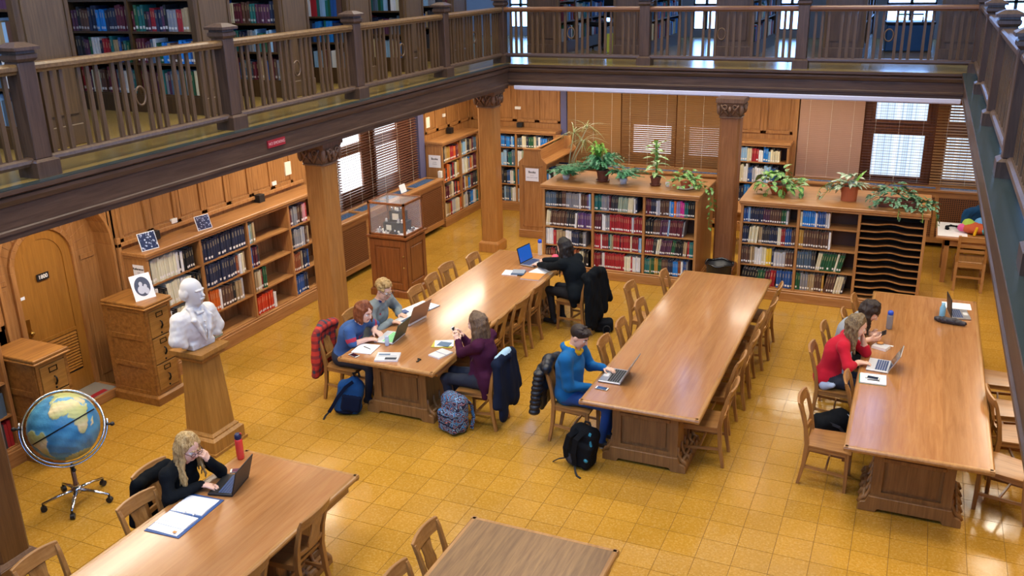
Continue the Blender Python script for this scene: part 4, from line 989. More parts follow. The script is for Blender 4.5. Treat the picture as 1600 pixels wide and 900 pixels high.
# ================================================================== stacks upstairs
def stack(label, loc, rz, L, T, H, nb, mat_end='brown_end', shelves=(.22, .58, .94, 1.30, 1.66), ends=True):
    """double range: local x 0 (end panel) .. L, y 0..T, books face -y and +y"""
    s = thing('book_stack', label, 'bookshelf', loc, rz)
    e = MB().box(-.05, 0, 0, T, .0, H).box(-.065, -.05, .06, T-.06, .30, H-.1).build('end_panel', mat_end, s)
    MB().box(-.085, .0, -.02, T+.02, 0, .2).build('end_plinth', mat_end, s, bevel=.006)
    MB().box(-.06, .015, -.025, .02, .2, H).box(-.06, .015, T-.02, T+.025, .2, H).build('end_stile', 'gallery_shelf', s)
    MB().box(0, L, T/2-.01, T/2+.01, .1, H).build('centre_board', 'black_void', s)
    MB().box(0, L, .0, T, 0, .2).build('plinth', 'gallery_shelf', s)
    for k in range(1, nb+1): MB().box(L*k/nb-.02, L*k/nb+.02, 0, T, .2, H).build('upright', 'gallery_shelf', s)
    for z in shelves: MB().box(0, L, .01, T-.01, z-.025, z).build('shelf', 'gallery_shelf', s)
    MB().box(-.02, L, 0, T, H-.05, H).build('top_board', 'gallery_shelf', s)
    return s
# left gallery: ranges run along -x  (rotate by pi: local x -> -x, local y -> -y), books facing the viewer lie on local +y
LST = [(-3.93, -3.33), (-1.62, -1.06), (.68, 1.24), (2.2, 2.78), (3.74, 4.34), (5.32, 5.92), (6.95, 7.5)]
for i, (a, b_) in enumerate(LST):
    stack('dark wooden book stack of the left gallery, '+['partly outside the left edge', 'with broad brown end panel at the left', 'second brown end panel from the left', 'third end panel from the left', 'fourth end panel from the left', 'fifth end panel from the left', 'end panel nearest the back corner'][i], (-7.36, b_, GZ), PI, 2.9, b_-a, 2.15, 3)
# furniture on the back gallery
oc = thing('swivel_chair', 'dark swivel chair between the stacks of the back gallery', 'chair', (-5.45, 9.6, GZ), 2.6)
MB().box(-.24, .24, -.22, .24, .44, .52).build('seat', 'black_plastic', oc, bevel=.03, seg=2); MB().box(-.22, .22, -.26, -.2, .58, 1.0).build('backrest', 'black_plastic', oc, bevel=.02, seg=2); MB().lathe([(.03, .1), (.03, .44)], 10).build('stem', 'dark_metal', oc)
for i in range(5): a = 2*PI*i/5; MB().tube([(0, 0, .11), (.28*math.cos(a), .28*math.sin(a), .06)], .02, 6).sphere((.28*math.cos(a), .28*math.sin(a), .03), .03, 8, 6).build('base_arm', 'dark_metal', oc)
bn = thing('storage_bin', 'dark lidded bin with handle below the large gallery window', 'bin', (-.05, 10.3, GZ), .1)
MB().box(-.38, .38, -.25, .25, 0, .46).build('bin_body', 'blue_mesh', bn, bevel=.02); MB().box(-.4, .4, -.27, .27, .46, .5).build('bin_lid', 'black_plastic', bn, bevel=.01); MB().tube([(-.2, -.1, .5), (-.2, -.1, .62), (.2, -.1, .62), (.2, -.1, .5)], .015, 6).build('bin_handle', 'black_plastic', bn)
yb = tag(MB().box(-.09, .09, -.14, .14, 0, .34).build('yellow_carton', plain('carton_yellow', '#a8b03a', .6), None, (-5.1, 9.2, GZ), bevel=.008), 'yellow green carton standing by the swivel chair upstairs', 'box')
BST = [(-6.47, -5.9), (-4.82, -4.33), (-3.02, -2.46), (-1.26, -.68), (.44, 1.0)]
for i, (a, b_) in enumerate(BST):
    stack('dark wooden book stack of the back gallery, '+['first from the left', 'second from the left', 'third from the left', 'fourth from the left', 'last at the right corner'][i], (b_, 8.42, GZ), PI/2, 2.8, b_-a, 2.15, 3, 'dark_z')
# ================================================================== books
import re
BC = dict(navy='#232d48', blue='#24518f', bright='#1f7fd0', slate='#4e6478', sky='#8fb6d6', teal='#1f6b68', green='#1f5a3a', olive='#6b7a4a', sage='#8fa08a', black='#1b1c20', char='#33343a', brown='#5b3f33', tan='#a8916c', cream='#d9d1ae', white='#dfe0de', ivory='#dcd9bd', red='#a3232c', dred='#842029', maroon='#5e2030', plum='#54304a', purple='#5c3f6e', lilac='#8f83b0', grey='#84868c', lgrey='#b4b7bd', orange='#d2641f', vermil='#d0421f', yellow='#d4b32f', magenta='#c42a86', rust='#8a4a2c', gold='#b58a3a', pink='#c98a92')
CN = dict(navy='navy blue', blue='blue', bright='bright blue', slate='slate blue', sky='pale blue', teal='teal', green='dark green', olive='olive green', sage='grey green', black='black', char='charcoal', brown='brown', tan='tan', cream='cream', white='white', ivory='ivory', red='red', dred='dark red', maroon='maroon', plum='plum', purple='purple', lilac='lilac', grey='grey', lgrey='light grey', orange='orange', vermil='orange red', yellow='yellow', magenta='magenta', rust='rust brown', gold='mustard', pink='pink')
bmx = MB()
bmx.box(0, .1, .03, 1, 0, 1).box(.9, 1, .03, 1, 0, 1).add([(0, .04, 0), (.18, .012, 0), (.5, 0, 0), (.82, .012, 0), (1, .04, 0), (.9, .07, 0), (.1, .07, 0), (0, .04, 1), (.18, .012, 1), (.5, 0, 1), (.82, .012, 1), (1, .04, 1), (.9, .07, 1), (.1, .07, 1)],
    [(0, 1, 8, 7), (1, 2, 9, 8), (2, 3, 10, 9), (3, 4, 11, 10), (4, 5, 12, 11), (6, 0, 7, 13), (0, 6, 5, 4, 3, 2, 1), (7, 8, 9, 10, 11, 12, 13)])
bmx.mi = 1; bmx.box(.1, .9, .05, .97, .015, .975)
BOOK = bmx.mesh('book', ['book_cover', 'book_pages'])
ORD = ['%d%s' % (n, 'th' if 10 <= n % 100 <= 20 else {1: 'st', 2: 'nd', 3: 'rd'}.get(n % 10, 'th')) for n in range(1, 90)]
SEG = re.compile(r'([a-z]+)(\d+)(?:h(\d+))?(?:l(-?\d+))?(?:w(\d+))?')
n_books = 0
STUFF = MB(); STUFF_T = []
def jit(c, k=.14):
    r, g, b, _ = lin(BC[c]); f = 1+random.uniform(-k, k); return (min(1, r*f), min(1, g*f), min(1, b*f), 1)
def book_row(org, rz, length, clear, depth, text, where=None, name='book', kindw='book', group=None, mark=1.0):
    """fill one shelf from its left end; text lists colour+count with h=height%, l=lean degrees, w=thickness mm; gap in cm"""
    global n_books
    segs = []
    for mt in SEG.finditer(text):
        c, n, h, l, w_ = mt.groups(); segs.append((c, int(n), int(h or 84)/100, int(l or 0), int(w_ or 0)/1000))
    gaps = sum(s[1]/100 for s in segs if s[0] == 'gap'); fixed = sum(s[1]*s[4] for s in segs if s[0] != 'gap' and s[4])
    nfree = sum(s[1] for s in segs if s[0] != 'gap' and not s[4]); wf = (length-gaps-fixed-.006)/max(1, nfree)
    wf = min(wf, .055)
    x = .003; k = 0; leaning = 0; ca, sa = math.cos(rz), math.sin(rz)
    for c, n, h, l, w_ in segs:
        if c == 'gap': x += n/100; continue
        for _ in range(n):
            wd = (w_ or wf)*random.uniform(.86, 1.1) if not w_ else w_
            wd = min(wd, length-x-.001)
            if wd < .006: continue
            ht = clear*min(.97, h*random.uniform(.95, 1.05)); dp = min(depth, .16+ht*.28)*random.uniform(.92, 1.0)
            yo = random.uniform(.012, .035); lean = math.radians(l)
            ex = 0
            zo = .0006
            if lean:
                ht = min(ht, clear*.95-wd*abs(math.sin(lean)))
                if x+wd+ht*abs(math.sin(lean)) > length: lean = 0
                elif lean > 0: zo += wd*math.sin(lean); wd_x = wd/math.cos(lean)
                else: x += ht*math.sin(-lean) if not leaning else 0
            if leaning > 0 and lean <= 0: x += ht*math.sin(leaning)
            leaning = lean
            px, py = x, yo
            col = jit(c); k += 1
            if where is None:
                P0 = Vector(org)
                vs = [(px, py, 0), (px+wd*.94, py, 0), (px+wd*.94, py+dp, 0), (px, py+dp, 0)]
                vs = vs+[(a, b_, ht) for a, b_, _z in vs]
                STUFF.add([(P0.x+a*ca-b_*sa, P0.y+a*sa+b_*ca, P0.z+c_) for a, b_, c_ in vs], [(3, 2, 1, 0), (4, 5, 6, 7), (0, 1, 5, 4), (1, 2, 6, 5), (2, 3, 7, 6), (3, 0, 4, 7)]); STUFF_T.extend([col]*24)
            else:
                o = bpy.data.objects.new(name, BOOK); COL.objects.link(o)
                o.location = (org[0]+px*ca-py*sa, org[1]+px*sa+py*ca, org[2]+zo)
                o.scale = (wd*.95, dp, ht); o.rotation_euler = (0, lean, rz)
                o.color = (col[0], col[1], col[2], mark if random.random() < .9 else 0.0)
                o['label'] = '%s %s, %s from left, %s' % (CN[c], kindw, ORD[k-1], where); o['category'] = 'book'
                if group: o['group'] = group
                n_books += 1
            x += wd/math.cos(lean)
            if lean and x > length-.002: break
BAYS3 = ('left bay', 'middle bay', 'right bay'); ROWS = ('bottom shelf', 'third shelf', 'second shelf', 'top shelf')
def fill(case, org, rz, edges, shelves, Htop, rows, who, depth=.27, **kw):
    """rows[bay] = texts from top shelf down"""
    ca, sa = math.cos(rz), math.sin(rz); ns = len(shelves)
    for bi, texts in enumerate(rows):
        xa, xb = edges[bi]+(.04 if bi == 0 else .02), edges[bi+1]-(.04 if bi == len(edges)-2 else .02)
        for k, tx in enumerate(texts):
            if not tx: continue
            si = ns-1-k; z = shelves[si]; clear = ((shelves[si+1]-.022) if si+1 < ns else Htop)-z
            rowname = ['top shelf', 'second shelf', 'third shelf', 'fourth shelf', 'fifth shelf'][k]
            bayname = case['bays'][bi]
            w = '%s, %s%s' % (rowname, bayname+(', ' if bayname else ''), who) if who else None
            book_row((org[0]+xa*ca, org[1]+xa*sa, z), rz, xb-xa, clear, depth, tx, w, **kw)
S1rows = (
    ('slate6 black3 brown2h90 grey7 white1 brown3 purple1 sky1', 'cream2l6 brown8l6 char4l5 white1l4 purple6 lilac1', 'white4h92w34 red1 tan3 white2 navy4w32 black2w34 grey1 gap7', 'brown2 dred2 char2 maroon3 white1 rust4 cream2 black2 gap4'),
    ('teal4 grey4 maroon1 char4l4 sage5l4 cream3l4 white1 navy1 gap9', 'maroon3l3 white2 grey2 red8h90w28 red4 lgrey1 dred4', 'red4 white1 dred4 teal1 sage1 tan1 red4 maroon1 red6 cream1 dred4 sky2', 'dred4 maroon1 white2 red12h88 ivory4h80 red1 white5h80'),
    ('maroon3 navy3 lgrey2 brown5 sky1 bright1w48 orange1w34 lilac2w30 magenta2w34 teal2w28 black3w34', 'black3h80w40 brown4h80l3 plum4l4 sky1l4 maroon7l5 grey1l6 gap14', 'dred4l5 char2l6 cream2l7 plum6l8 green2l9 black5l8 tan2l4 red1 teal3', 'teal3h80 olive1 green2 gold2 green2 brown4h82 navy3 bright3h78 rust2 white1 blue2 grey1 gap6'))
fill(dict(bays=BAYS3), (S1['x'], S1['y'], 0), 0, S1['edges'], S1['sh'], 1.42, S1rows, 'bookcase left of red column', name='bound_volume', kindw='bound volume', group='bound volumes in the plant bookcases')
S2rows = (
    ('blue2 sky1 navy6 plum3 brown5 green2 lgrey1 gap9', 'navy3 cream5l4 tan2 char4 navy4 ivory2 dred2w30 blue3 brown3', 'brown4 tan2 white3 cream2 yellow2w40 navy1 lgrey4h70w42 brown3h75', 'black6h76l8 green3h78l6 maroon2h80l6 red2l5 blue6h84'),
    ('cream1 bright6h92 white1 blue4h92 lgrey1 white1 gap34w0', 'gold2 brown10h86 white1 gap32', 'slate6h86 char2 cream2l8 green6l9 ivory1l10 green2l12 gap13', 'green2 grey3 tan3 brown3 gold1 brown4l8 cream3l10 char1l10 gap10'))
fill(dict(bays=('left bay', 'middle bay')), (S2['x'], S2['y'], 0), 0, S2['edges'][:3], S2['sh'], 1.42, S2rows, 'bookcase right of red column', name='bound_journal', kindw='bound journal', group='bound journals right of the column')
LBrows = (
    ('black1 ivory11h90w38 white1 black1 white1 black5w36 gap8', 'black1 white1 black3h74 ivory5h88l-4 white2 ivory2 black4', 'black3 white2 black2 ivory4 white3 gap10', 'white2 black3 ivory4 gap30'),
    ('navy16h88', 'navy13h88 rust1 white1 cream1w40 tan1w40 gap4', 'vermil1 orange5h90w36 white1 brown4 black1 tan2 lgrey1 gap16', 'sage6h70w32 gap64'),
    ('sky1 sage1 tan1 gap72', 'bright2w30 maroon3w32 char1w34 gap62', 'green1 tan2 cream2 dred1 green2h96 gap58', 'vermil13h80w30 white1h70 gap36'),
    ('maroon2 grey4 brown3 pink2 red1 gap42', 'char3 grey5 lgrey3 brown2 tan1 gap40', 'rust6 tan1 navy4 blue1 gap46', 'blue7h84w32 navy2 gap54'))
fill(dict(bays=('nearest bay', 'second bay', 'third bay', 'farthest bay')), (LB['x'], LB['y0'], 0), PI/2, LB['edges'], LB['sh'], 1.6, LBrows, 'long wall bookcase', name='reference_book', kindw='book', group='books in the long wall bookcase', depth=.25)
def mix(n, pal, gap=0): 
    out = []
    while n > 0:
        k = min(n, random.choice((1, 1, 2, 2, 3))); out.append('%s%dh%d' % (random.choice(pal), k, random.randint(68, 90))); n -= k
    return ' '.join(out)+(' gap%d' % gap if gap else '')
P1 = ['cream', 'white', 'ivory', 'tan', 'red', 'char', 'lgrey', 'maroon', 'gold', 'brown', 'navy', 'orange']
P2 = ['navy', 'blue', 'bright', 'teal', 'white', 'green', 'slate', 'char', 'cream', 'sage', 'sky', 'black']
P3 = ['blue', 'bright', 'white', 'lgrey', 'navy', 'red', 'sky', 'teal', 'cream']
fill(dict(bays=('near bay', 'far bay')), (C1['x'], C1['y0'], 0), PI/2, C1['edges'], C1['sh'], 1.6, [[mix(15, P1) for _ in range(4)], [mix(15, P1+P2) for _ in range(4)]], 'left corner bookcase', depth=.23, name='library_book', group='books in the corner bookcases')
fill(dict(bays=('left bay', 'right bay')), (C2['x'], C2['y'], 0), 0, C2['edges'], C2['sh'], 1.6, [['gap36 '+mix(9, P2) for _ in range(4)], [mix(15, P2+['white']) for _ in range(2)]+[mix(15, P2+P1) for _ in range(2)]], 'back corner bookcase', depth=.23, name='library_book', group='books in the corner bookcases')
fill(dict(bays=('',)), (C3['x'], C3['y'], 0), 0, C3['edges'], C3['sh'], 1.62, [[mix(17, P3, 12), mix(17, P3, 10), mix(16, P2), mix(16, P2)]], 'narrow back wall bookcase', depth=.23, name='library_book', group='books in the narrow bookcase')
fill(dict(bays=('', '', 'near bay')), (FL['x'], FL['y0'], 0), PI/2, FL['edges'], FL['sh'], 1.62, [['', '', '', ''], ['', '', '', ''], [mix(18, P1+P2), mix(18, P2), mix(16, P2+['white']), mix(18, P1+['red'])]], None, depth=.25, name='library_book', group='books at the far left edge')
# atlas shelf, side towards the plants
for k, z in enumerate((.89, .53, .17)):
    book_row((-5.85, 7.62, z), PI/2, 1.5, .34 if z > .8 else .33, .21, mix(30, P2+['white', 'gold', 'orange']), None, name='library_book', group='books on the stepped double shelf')
# upstairs
PG = ['navy', 'black', 'teal', 'char', 'blue', 'slate', 'maroon', 'cream', 'brown', 'green', 'white', 'sky', 'plum', 'grey', 'tan', 'red', 'bright']
gsh = (.22, .58, .94, 1.30, 1.66)
for i, (a, b_) in enumerate(LST):
    for k in range(3):
        x0 = -7.36-2.9*(k+1)/3+.03; L = 2.9/3-.06
        for r, z in enumerate(gsh):
            who = None
            if i in (2, 3) and k < 2 and r < 4: who = '%s shelf, %s bay, %s gallery stack' % (['bottom', 'third', 'second', 'upper'][r], ['near', 'deep'][k], {2: 'second left', 3: 'third left'}[i])
            book_row((x0, a+.01, GZ+z), 0, L, .325, .22, mix(20 if who else 18, PG), who, mark=random.choice((0.0, .5, .8)), name='gallery_book', group='books on the gallery stacks')
for i, (a, b_) in enumerate(BST):
    for k in range(3):
        y0 = 8.42+2.8*k/3+.03
        for r, z in enumerate(gsh[:4]):
            book_row((b_-.01, y0, GZ+z), PI/2, .87, .325, .22, mix(18, PG+P3))
            book_row((a+.01, y0+.87, GZ+z), -PI/2, .87, .325, .22, mix(18, PG+P3))
me = STUFF.mesh('gallery_books', 'book_cover_stuff'); ca_ = me.color_attributes.new('tint', 'FLOAT_COLOR', 'CORNER')
ca_.data.foreach_set('color', np.array(STUFF_T, dtype=np.float32).ravel())
tag(obj('gallery_books', me), 'rows of closely packed books on the farther gallery stacks', 'books', kind='stuff')
# ================================================================== signed-distance sculpting (one continuous surface per body)
class SDF:
    def __init__(s, lo, hi, h):
        s.h = h; s.lo = np.array(lo, float); n = np.ceil((np.array(hi)-s.lo)/h).astype(int)+1; s.n = n
        s.F = np.full(n, 1.0, np.float32); s.B = np.full(n, 9.0, np.float32); s.T = np.zeros(n, np.int8)
        s.ax = [s.lo[i]+h*np.arange(n[i]) for i in range(3)]
    def reg(s, lo, hi):
        a = np.maximum(0, np.floor((np.array(lo)-s.lo)/s.h).astype(int)); b = np.minimum(s.n, np.ceil((np.array(hi)-s.lo)/s.h).astype(int)+1)
        if np.any(b <= a): return None, None
        sl = tuple(slice(a[i], b[i]) for i in range(3))
        X = s.ax[0][sl[0]][:, None, None].astype(np.float32); Y = s.ax[1][sl[1]][None, :, None].astype(np.float32); Z = s.ax[2][sl[2]][None, None, :].astype(np.float32)
        return sl, (X, Y, Z)
    def put(s, sl, d, k, tag):
        F = s.F[sl]
        if k > 0:
            h = np.clip(.5+.5*(F-d)/k, 0, 1); s.F[sl] = F*(1-h)+d*h-k*h*(1-h)
        else: s.F[sl] = np.minimum(F, d)
        if tag is not None:
            m_ = d < s.B[sl]; s.B[sl] = np.where(m_, d, s.B[sl]); s.T[sl] = np.where(m_, tag, s.T[sl])
    def cone(s, a, b, ra, rb=None, k=.02, tag=0, flat=None):
        rb = ra if rb is None else rb; a = np.array(a, float); b = np.array(b, float); r = max(ra, rb); mg = r+k+2*s.h
        sl, P = s.reg(np.minimum(a, b)-mg, np.maximum(a, b)+mg)
        if sl is None: return s
        v = b-a; L2 = max(1e-9, v@v); x, y, z = P[0]-a[0], P[1]-a[1], P[2]-a[2]
        t = np.clip((x*v[0]+y*v[1]+z*v[2])/L2, 0, 1)
        dx, dy, dz = x-t*v[0], y-t*v[1], z-t*v[2]; sc = 1.0
        if flat is not None:
            n = np.array(flat[0], float); n /= np.linalg.norm(n); q = (dx*n[0]+dy*n[1]+dz*n[2])*(1/flat[1]-1); dx = dx+q*n[0]; dy = dy+q*n[1]; dz = dz+q*n[2]; sc = (1+flat[1])/2
        d = (np.sqrt(dx*dx+dy*dy+dz*dz)-(ra+(rb-ra)*t))*sc
        s.put(sl, d, k, tag); return s
    def chain(s, pts, rs, k=.02, tag=0, flat=None):
        for i in range(len(pts)-1): s.cone(pts[i], pts[i+1], rs[i], rs[i+1], k, tag, flat)
        return s
    def _ell(s, c, r, R, mg):
        c = np.array(c, float); r = np.array(r, float); q = np.max(r)+mg
        sl, P = s.reg(c-q, c+q)
        if sl is None: return None, None
        x, y, z = P[0]-c[0], P[1]-c[1], P[2]-c[2]
        if R is not None: R = np.array(R, float); x, y, z = (x*R[0, i]+y*R[1, i]+z*R[2, i] for i in range(3))
        k0 = np.sqrt((x/r[0])**2+(y/r[1])**2+(z/r[2])**2); k1 = np.sqrt((x/r[0]**2)**2+(y/r[1]**2)**2+(z/r[2]**2)**2)+1e-6
        return sl, k0*(k0-1)/k1
    def ell(s, c, r, R=None, k=.02, tag=0):
        sl, d = s._ell(c, r, R, k+2*s.h)
        if sl is not None: s.put(sl, d, k, tag)
        return s
    def cut(s, c, r, R=None, k=.01):
        sl, d = s._ell(c, r, R, k+2*s.h)
        if sl is not None:
            F = s.F[sl]; d = -d; h = np.clip(.5-.5*(F-d)/k, 0, 1); s.F[sl] = F*(1-h)+d*h+k*h*(1-h)
        return s
    def box(s, c, half, R=None, rad=.02, k=.02, tag=0):
        c = np.array(c, float); q = np.linalg.norm(half)+k+2*s.h; sl, P = s.reg(c-q, c+q)
        if sl is None: return s
        x, y, z = P[0]-c[0], P[1]-c[1], P[2]-c[2]
        if R is not None: R = np.array(R, float); x, y, z = (x*R[0, i]+y*R[1, i]+z*R[2, i] for i in range(3))
        ax_, ay, az = np.abs(x)-half[0]+rad, np.abs(y)-half[1]+rad, np.abs(z)-half[2]+rad
        d = np.sqrt(np.maximum(ax_, 0)**2+np.maximum(ay, 0)**2+np.maximum(az, 0)**2)+np.minimum(np.maximum(ax_, np.maximum(ay, az)), 0)-rad
        s.put(sl, d, k, tag); return s
    def clipz(s, z0, below=True):
        Z = s.ax[2][None, None, :].astype(np.float32); s.F = np.maximum(s.F, (z0-Z) if below else (Z-z0)); return s
    def rough(s, amp, freq, lo=None, hi=None, seed=0, aniso=(1, 1, 1)):
        sl, P = s.reg(s.lo if lo is None else lo, s.lo+s.n*s.h if hi is None else hi)
        rg = np.random.default_rng(seed); w = 0
        for i in range(5):
            f = rg.normal(size=3)*freq*np.array(aniso); p = rg.uniform(0, 6.28, 3)
            w = w+np.sin(P[0]*f[0]+P[1]*f[1]+P[2]*f[2]+p[0]+1.5*np.sin(P[0]*f[1]*.7+P[2]*f[0]*.6+p[1]))
        s.F[sl] = s.F[sl]+amp*w/2.2; return s
    def mesh(s, name, mats, smooth_it=1):
        F = s.F; S = F < 0; n = s.n; c8 = [(i, j, k) for i in (0, 1) for j in (0, 1) for k in (0, 1)]
        def cor(A, o): return A[o[0]:n[0]-1+o[0], o[1]:n[1]-1+o[1], o[2]:n[2]-1+o[2]]
        cnt = sum(cor(S, o).astype(np.int8) for o in c8); act = (cnt > 0) & (cnt < 8); idx = np.argwhere(act)
        V = F[idx[:, 0, None]+np.array([o[0] for o in c8]), idx[:, 1, None]+np.array([o[1] for o in c8]), idx[:, 2, None]+np.array([o[2] for o in c8])]
        acc = np.zeros((len(idx), 3)); w = np.zeros(len(idx)); C8 = np.array(c8, float)
        for a in range(8):
            for b in range(a+1, 8):
                if np.abs(C8[a]-C8[b]).sum() != 1: continue
                m_ = (V[:, a] < 0) != (V[:, b] < 0); t = V[m_, a]/(V[m_, a]-V[m_, b]); acc[m_] += C8[a]+t[:, None]*(C8[b]-C8[a]); w[m_] += 1
        pts = s.lo+(idx+acc/w[:, None])*s.h
        ids = np.full(act.shape, -1, np.int32); ids[tuple(idx.T)] = np.arange(len(idx)); Q = []; TG = []
        for axx in range(3):
            sa = [slice(1, n[i]-1) for i in range(3)]; sa[axx] = slice(0, n[axx]-1); sb = list(sa); sb[axx] = slice(1, n[axx])
            A, B = S[tuple(sa)], S[tuple(sb)]; e = np.argwhere(A != B)
            if not len(e): continue
            fl_ = A[tuple(e.T)]; off = np.array([1, 1, 1]); off[axx] = 0; e = e+off; u, v = [(1, 2), (2, 0), (0, 1)][axx]
            def cell(du, dv): q = e.copy(); q[:, u] += du; q[:, v] += dv; return ids[tuple(q.T)]
            q = np.stack([cell(-1, -1), cell(0, -1), cell(0, 0), cell(-1, 0)], 1); q[~fl_] = q[~fl_][:, ::-1]; Q.append(q)
            ei = e.copy(); ei[:, axx] += np.where(fl_, 0, 1); TG.append(s.T[tuple(np.minimum(ei, n-1).T)])
        Q = np.concatenate(Q); TG = np.concatenate(TG)
        for _ in range(smooth_it):
            sm_ = np.zeros_like(pts); c_ = np.zeros(len(pts))
            for i in range(4):
                np.add.at(sm_, Q[:, i], pts[Q[:, (i+1) % 4]]); np.add.at(c_, Q[:, i], 1)
            pts = .55*pts+.45*sm_/np.maximum(c_, 1)[:, None]
        me = bpy.data.meshes.new(name); me.vertices.add(len(pts)); me.vertices.foreach_set('co', pts.astype(np.float32).ravel())
        me.loops.add(Q.size); me.loops.foreach_set('vertex_index', Q.astype(np.int32).ravel()); me.polygons.add(len(Q))
        me.polygons.foreach_set('loop_start', np.arange(0, Q.size, 4, dtype=np.int32)); me.polygons.foreach_set('loop_total', np.full(len(Q), 4, np.int32))
        for mt in mats: me.materials.append(MATS[mt] if isinstance(mt, str) else mt)
        me.polygons.foreach_set('material_index', np.clip(TG, 0, len(mats)-1).astype(np.int32)); me.polygons.foreach_set('use_smooth', np.ones(len(Q), bool))
        me.update(calc_edges=True); me.validate(); return me

def cloth(name, col, rough=.9, var=.12, bump=.25, bscale=140): return plain(name, col, rough, bump=bump, bscale=bscale, var=var, vscale=12, spec=.12, sheen=.05 if max(lin(col)[:3]) > .08 else 0)
def hairmat(name, light, dark):
    mt, t, b = nt(name); tc = N(t, 'ShaderNodeTexCoord'); mp = N(t, 'ShaderNodeMapping'); mp.inputs['Scale'].default_value = (90, 90, 9); t.links.new(tc.outputs['Object'], mp.inputs[0])
    nz = N(t, 'ShaderNodeTexNoise'); nz.inputs['Scale'].default_value = 1.2; nz.inputs['Detail'].default_value = 4; nz.inputs['Distortion'].default_value = 1.2; t.links.new(mp.outputs[0], nz.inputs['Vector'])
    rp = N(t, 'ShaderNodeValToRGB'); e = rp.color_ramp.elements; e[0].position = .36; e[0].color = lin(dark); e[1].position = .64; e[1].color = lin(light); t.links.new(nz.outputs[0], rp.inputs[0]); t.links.new(rp.outputs[0], b.inputs['Base Color'])
    bp = N(t, 'ShaderNodeBump'); bp.inputs['Strength'].default_value = .6; bp.inputs['Distance'].default_value = .006; t.links.new(nz.outputs[0], bp.inputs['Height']); t.links.new(bp.outputs[0], b.inputs['Normal'])
    b.inputs['Roughness'].default_value = .5; b.inputs['Specular IOR Level'].default_value = .35
    return mt
def skinmat(name, col):
    m_ = plain(name, col, .5, var=.06, vscale=20, bump=.05, bscale=200); b = m_.node_tree.nodes['Principled BSDF']
    b.inputs['Subsurface Weight'].default_value = .08; b.inputs['Subsurface Radius'].default_value = (.012, .005, .003); return m_
skinmat('skin_a', '#e3b9a4'); skinmat('skin_b', '#dcb096'); plain('eye_white', '#e8e6e2', .3); plain('eye_dark', '#2a2320', .3); plain('lips', '#b9716c', .45)
plain('jeans_dark', '#1f2738', .8, bump=.2, bscale=150, var=.15); plain('trousers_black', '#17181c', .8, var=.15); plain('trousers_blue', '#1d4a8a', .8, var=.12); plain('shoe_dark', '#1b1b1d', .6); plain('shoe_grey', '#6c6a68', .6)

def rotm(yaw, pitch, roll=0):
    """head frame columns right, forward, up; yaw>0 turns to the person's left, pitch>0 looks down"""
    R = Matrix.Rotation(math.radians(yaw), 3, 'Z') @ Matrix.Rotation(-math.radians(pitch), 3, 'X') @ Matrix.Rotation(math.radians(roll), 3, 'Y')
    return np.array(R)
def hand(S, W, d, n, side, curl=.5, tag=0, spread=.0195, sc=1.0):
    """W wrist, d direction of the fingers, n palm normal; side +1 right hand, -1 left"""
    d = np.array(d, float); d /= np.linalg.norm(d); n = np.array(n, float); n -= d*(n@d); n /= np.linalg.norm(n); u = np.cross(d, n)*side   # u points to the thumb side
    W = np.array(W, float)
    for o in (-.6, 0, .6): S.cone(W+d*.012+u*o*.018, W+d*.08*sc+u*o*.036, .017, .016, .012, tag, (n, .75))
    S.cone(W-d*.02, W+d*.03, .026, .024, .02, tag, (n, .8))
    for i, L in enumerate((.070, .080, .074, .056)):
        b0 = W+d*(.086-.004*abs(i-1))*sc+u*(1.5-i)*spread
        def dirn(c): return d*math.cos(c)+n*math.sin(c)
        p1 = b0+dirn(curl*.5)*L*.45*sc; p2 = p1+dirn(curl*1.2)*L*.32*sc; p3 = p2+dirn(curl*1.7)*L*.24*sc
        S.chain([b0, p1, p2, p3], [.0092, .0088, .0082, .0072], .004, tag)
    t0 = W+d*.022+u*.024; t1 = t0+(d*.6+u*.62+n*.35)*.042; t2 = t1+(d*.85+u*.2+n*.4)*.034
    S.chain([t0, t1, t2], [.014, .0115, .0085], .008, tag)
def ik(S_, W, l1, l2, pole):
    S_, W, pole = (np.array(v, float) for v in (S_, W, pole)); v = W-S_; D = np.linalg.norm(v); D2 = min(D, (l1+l2)*.995); dv = v/D
    a = (l1*l1-l2*l2+D2*D2)/(2*D2); h = math.sqrt(max(0, l1*l1-a*a)); p = pole-dv*(pole@dv); p /= np.linalg.norm(p)
    return S_+dv*a+p*h
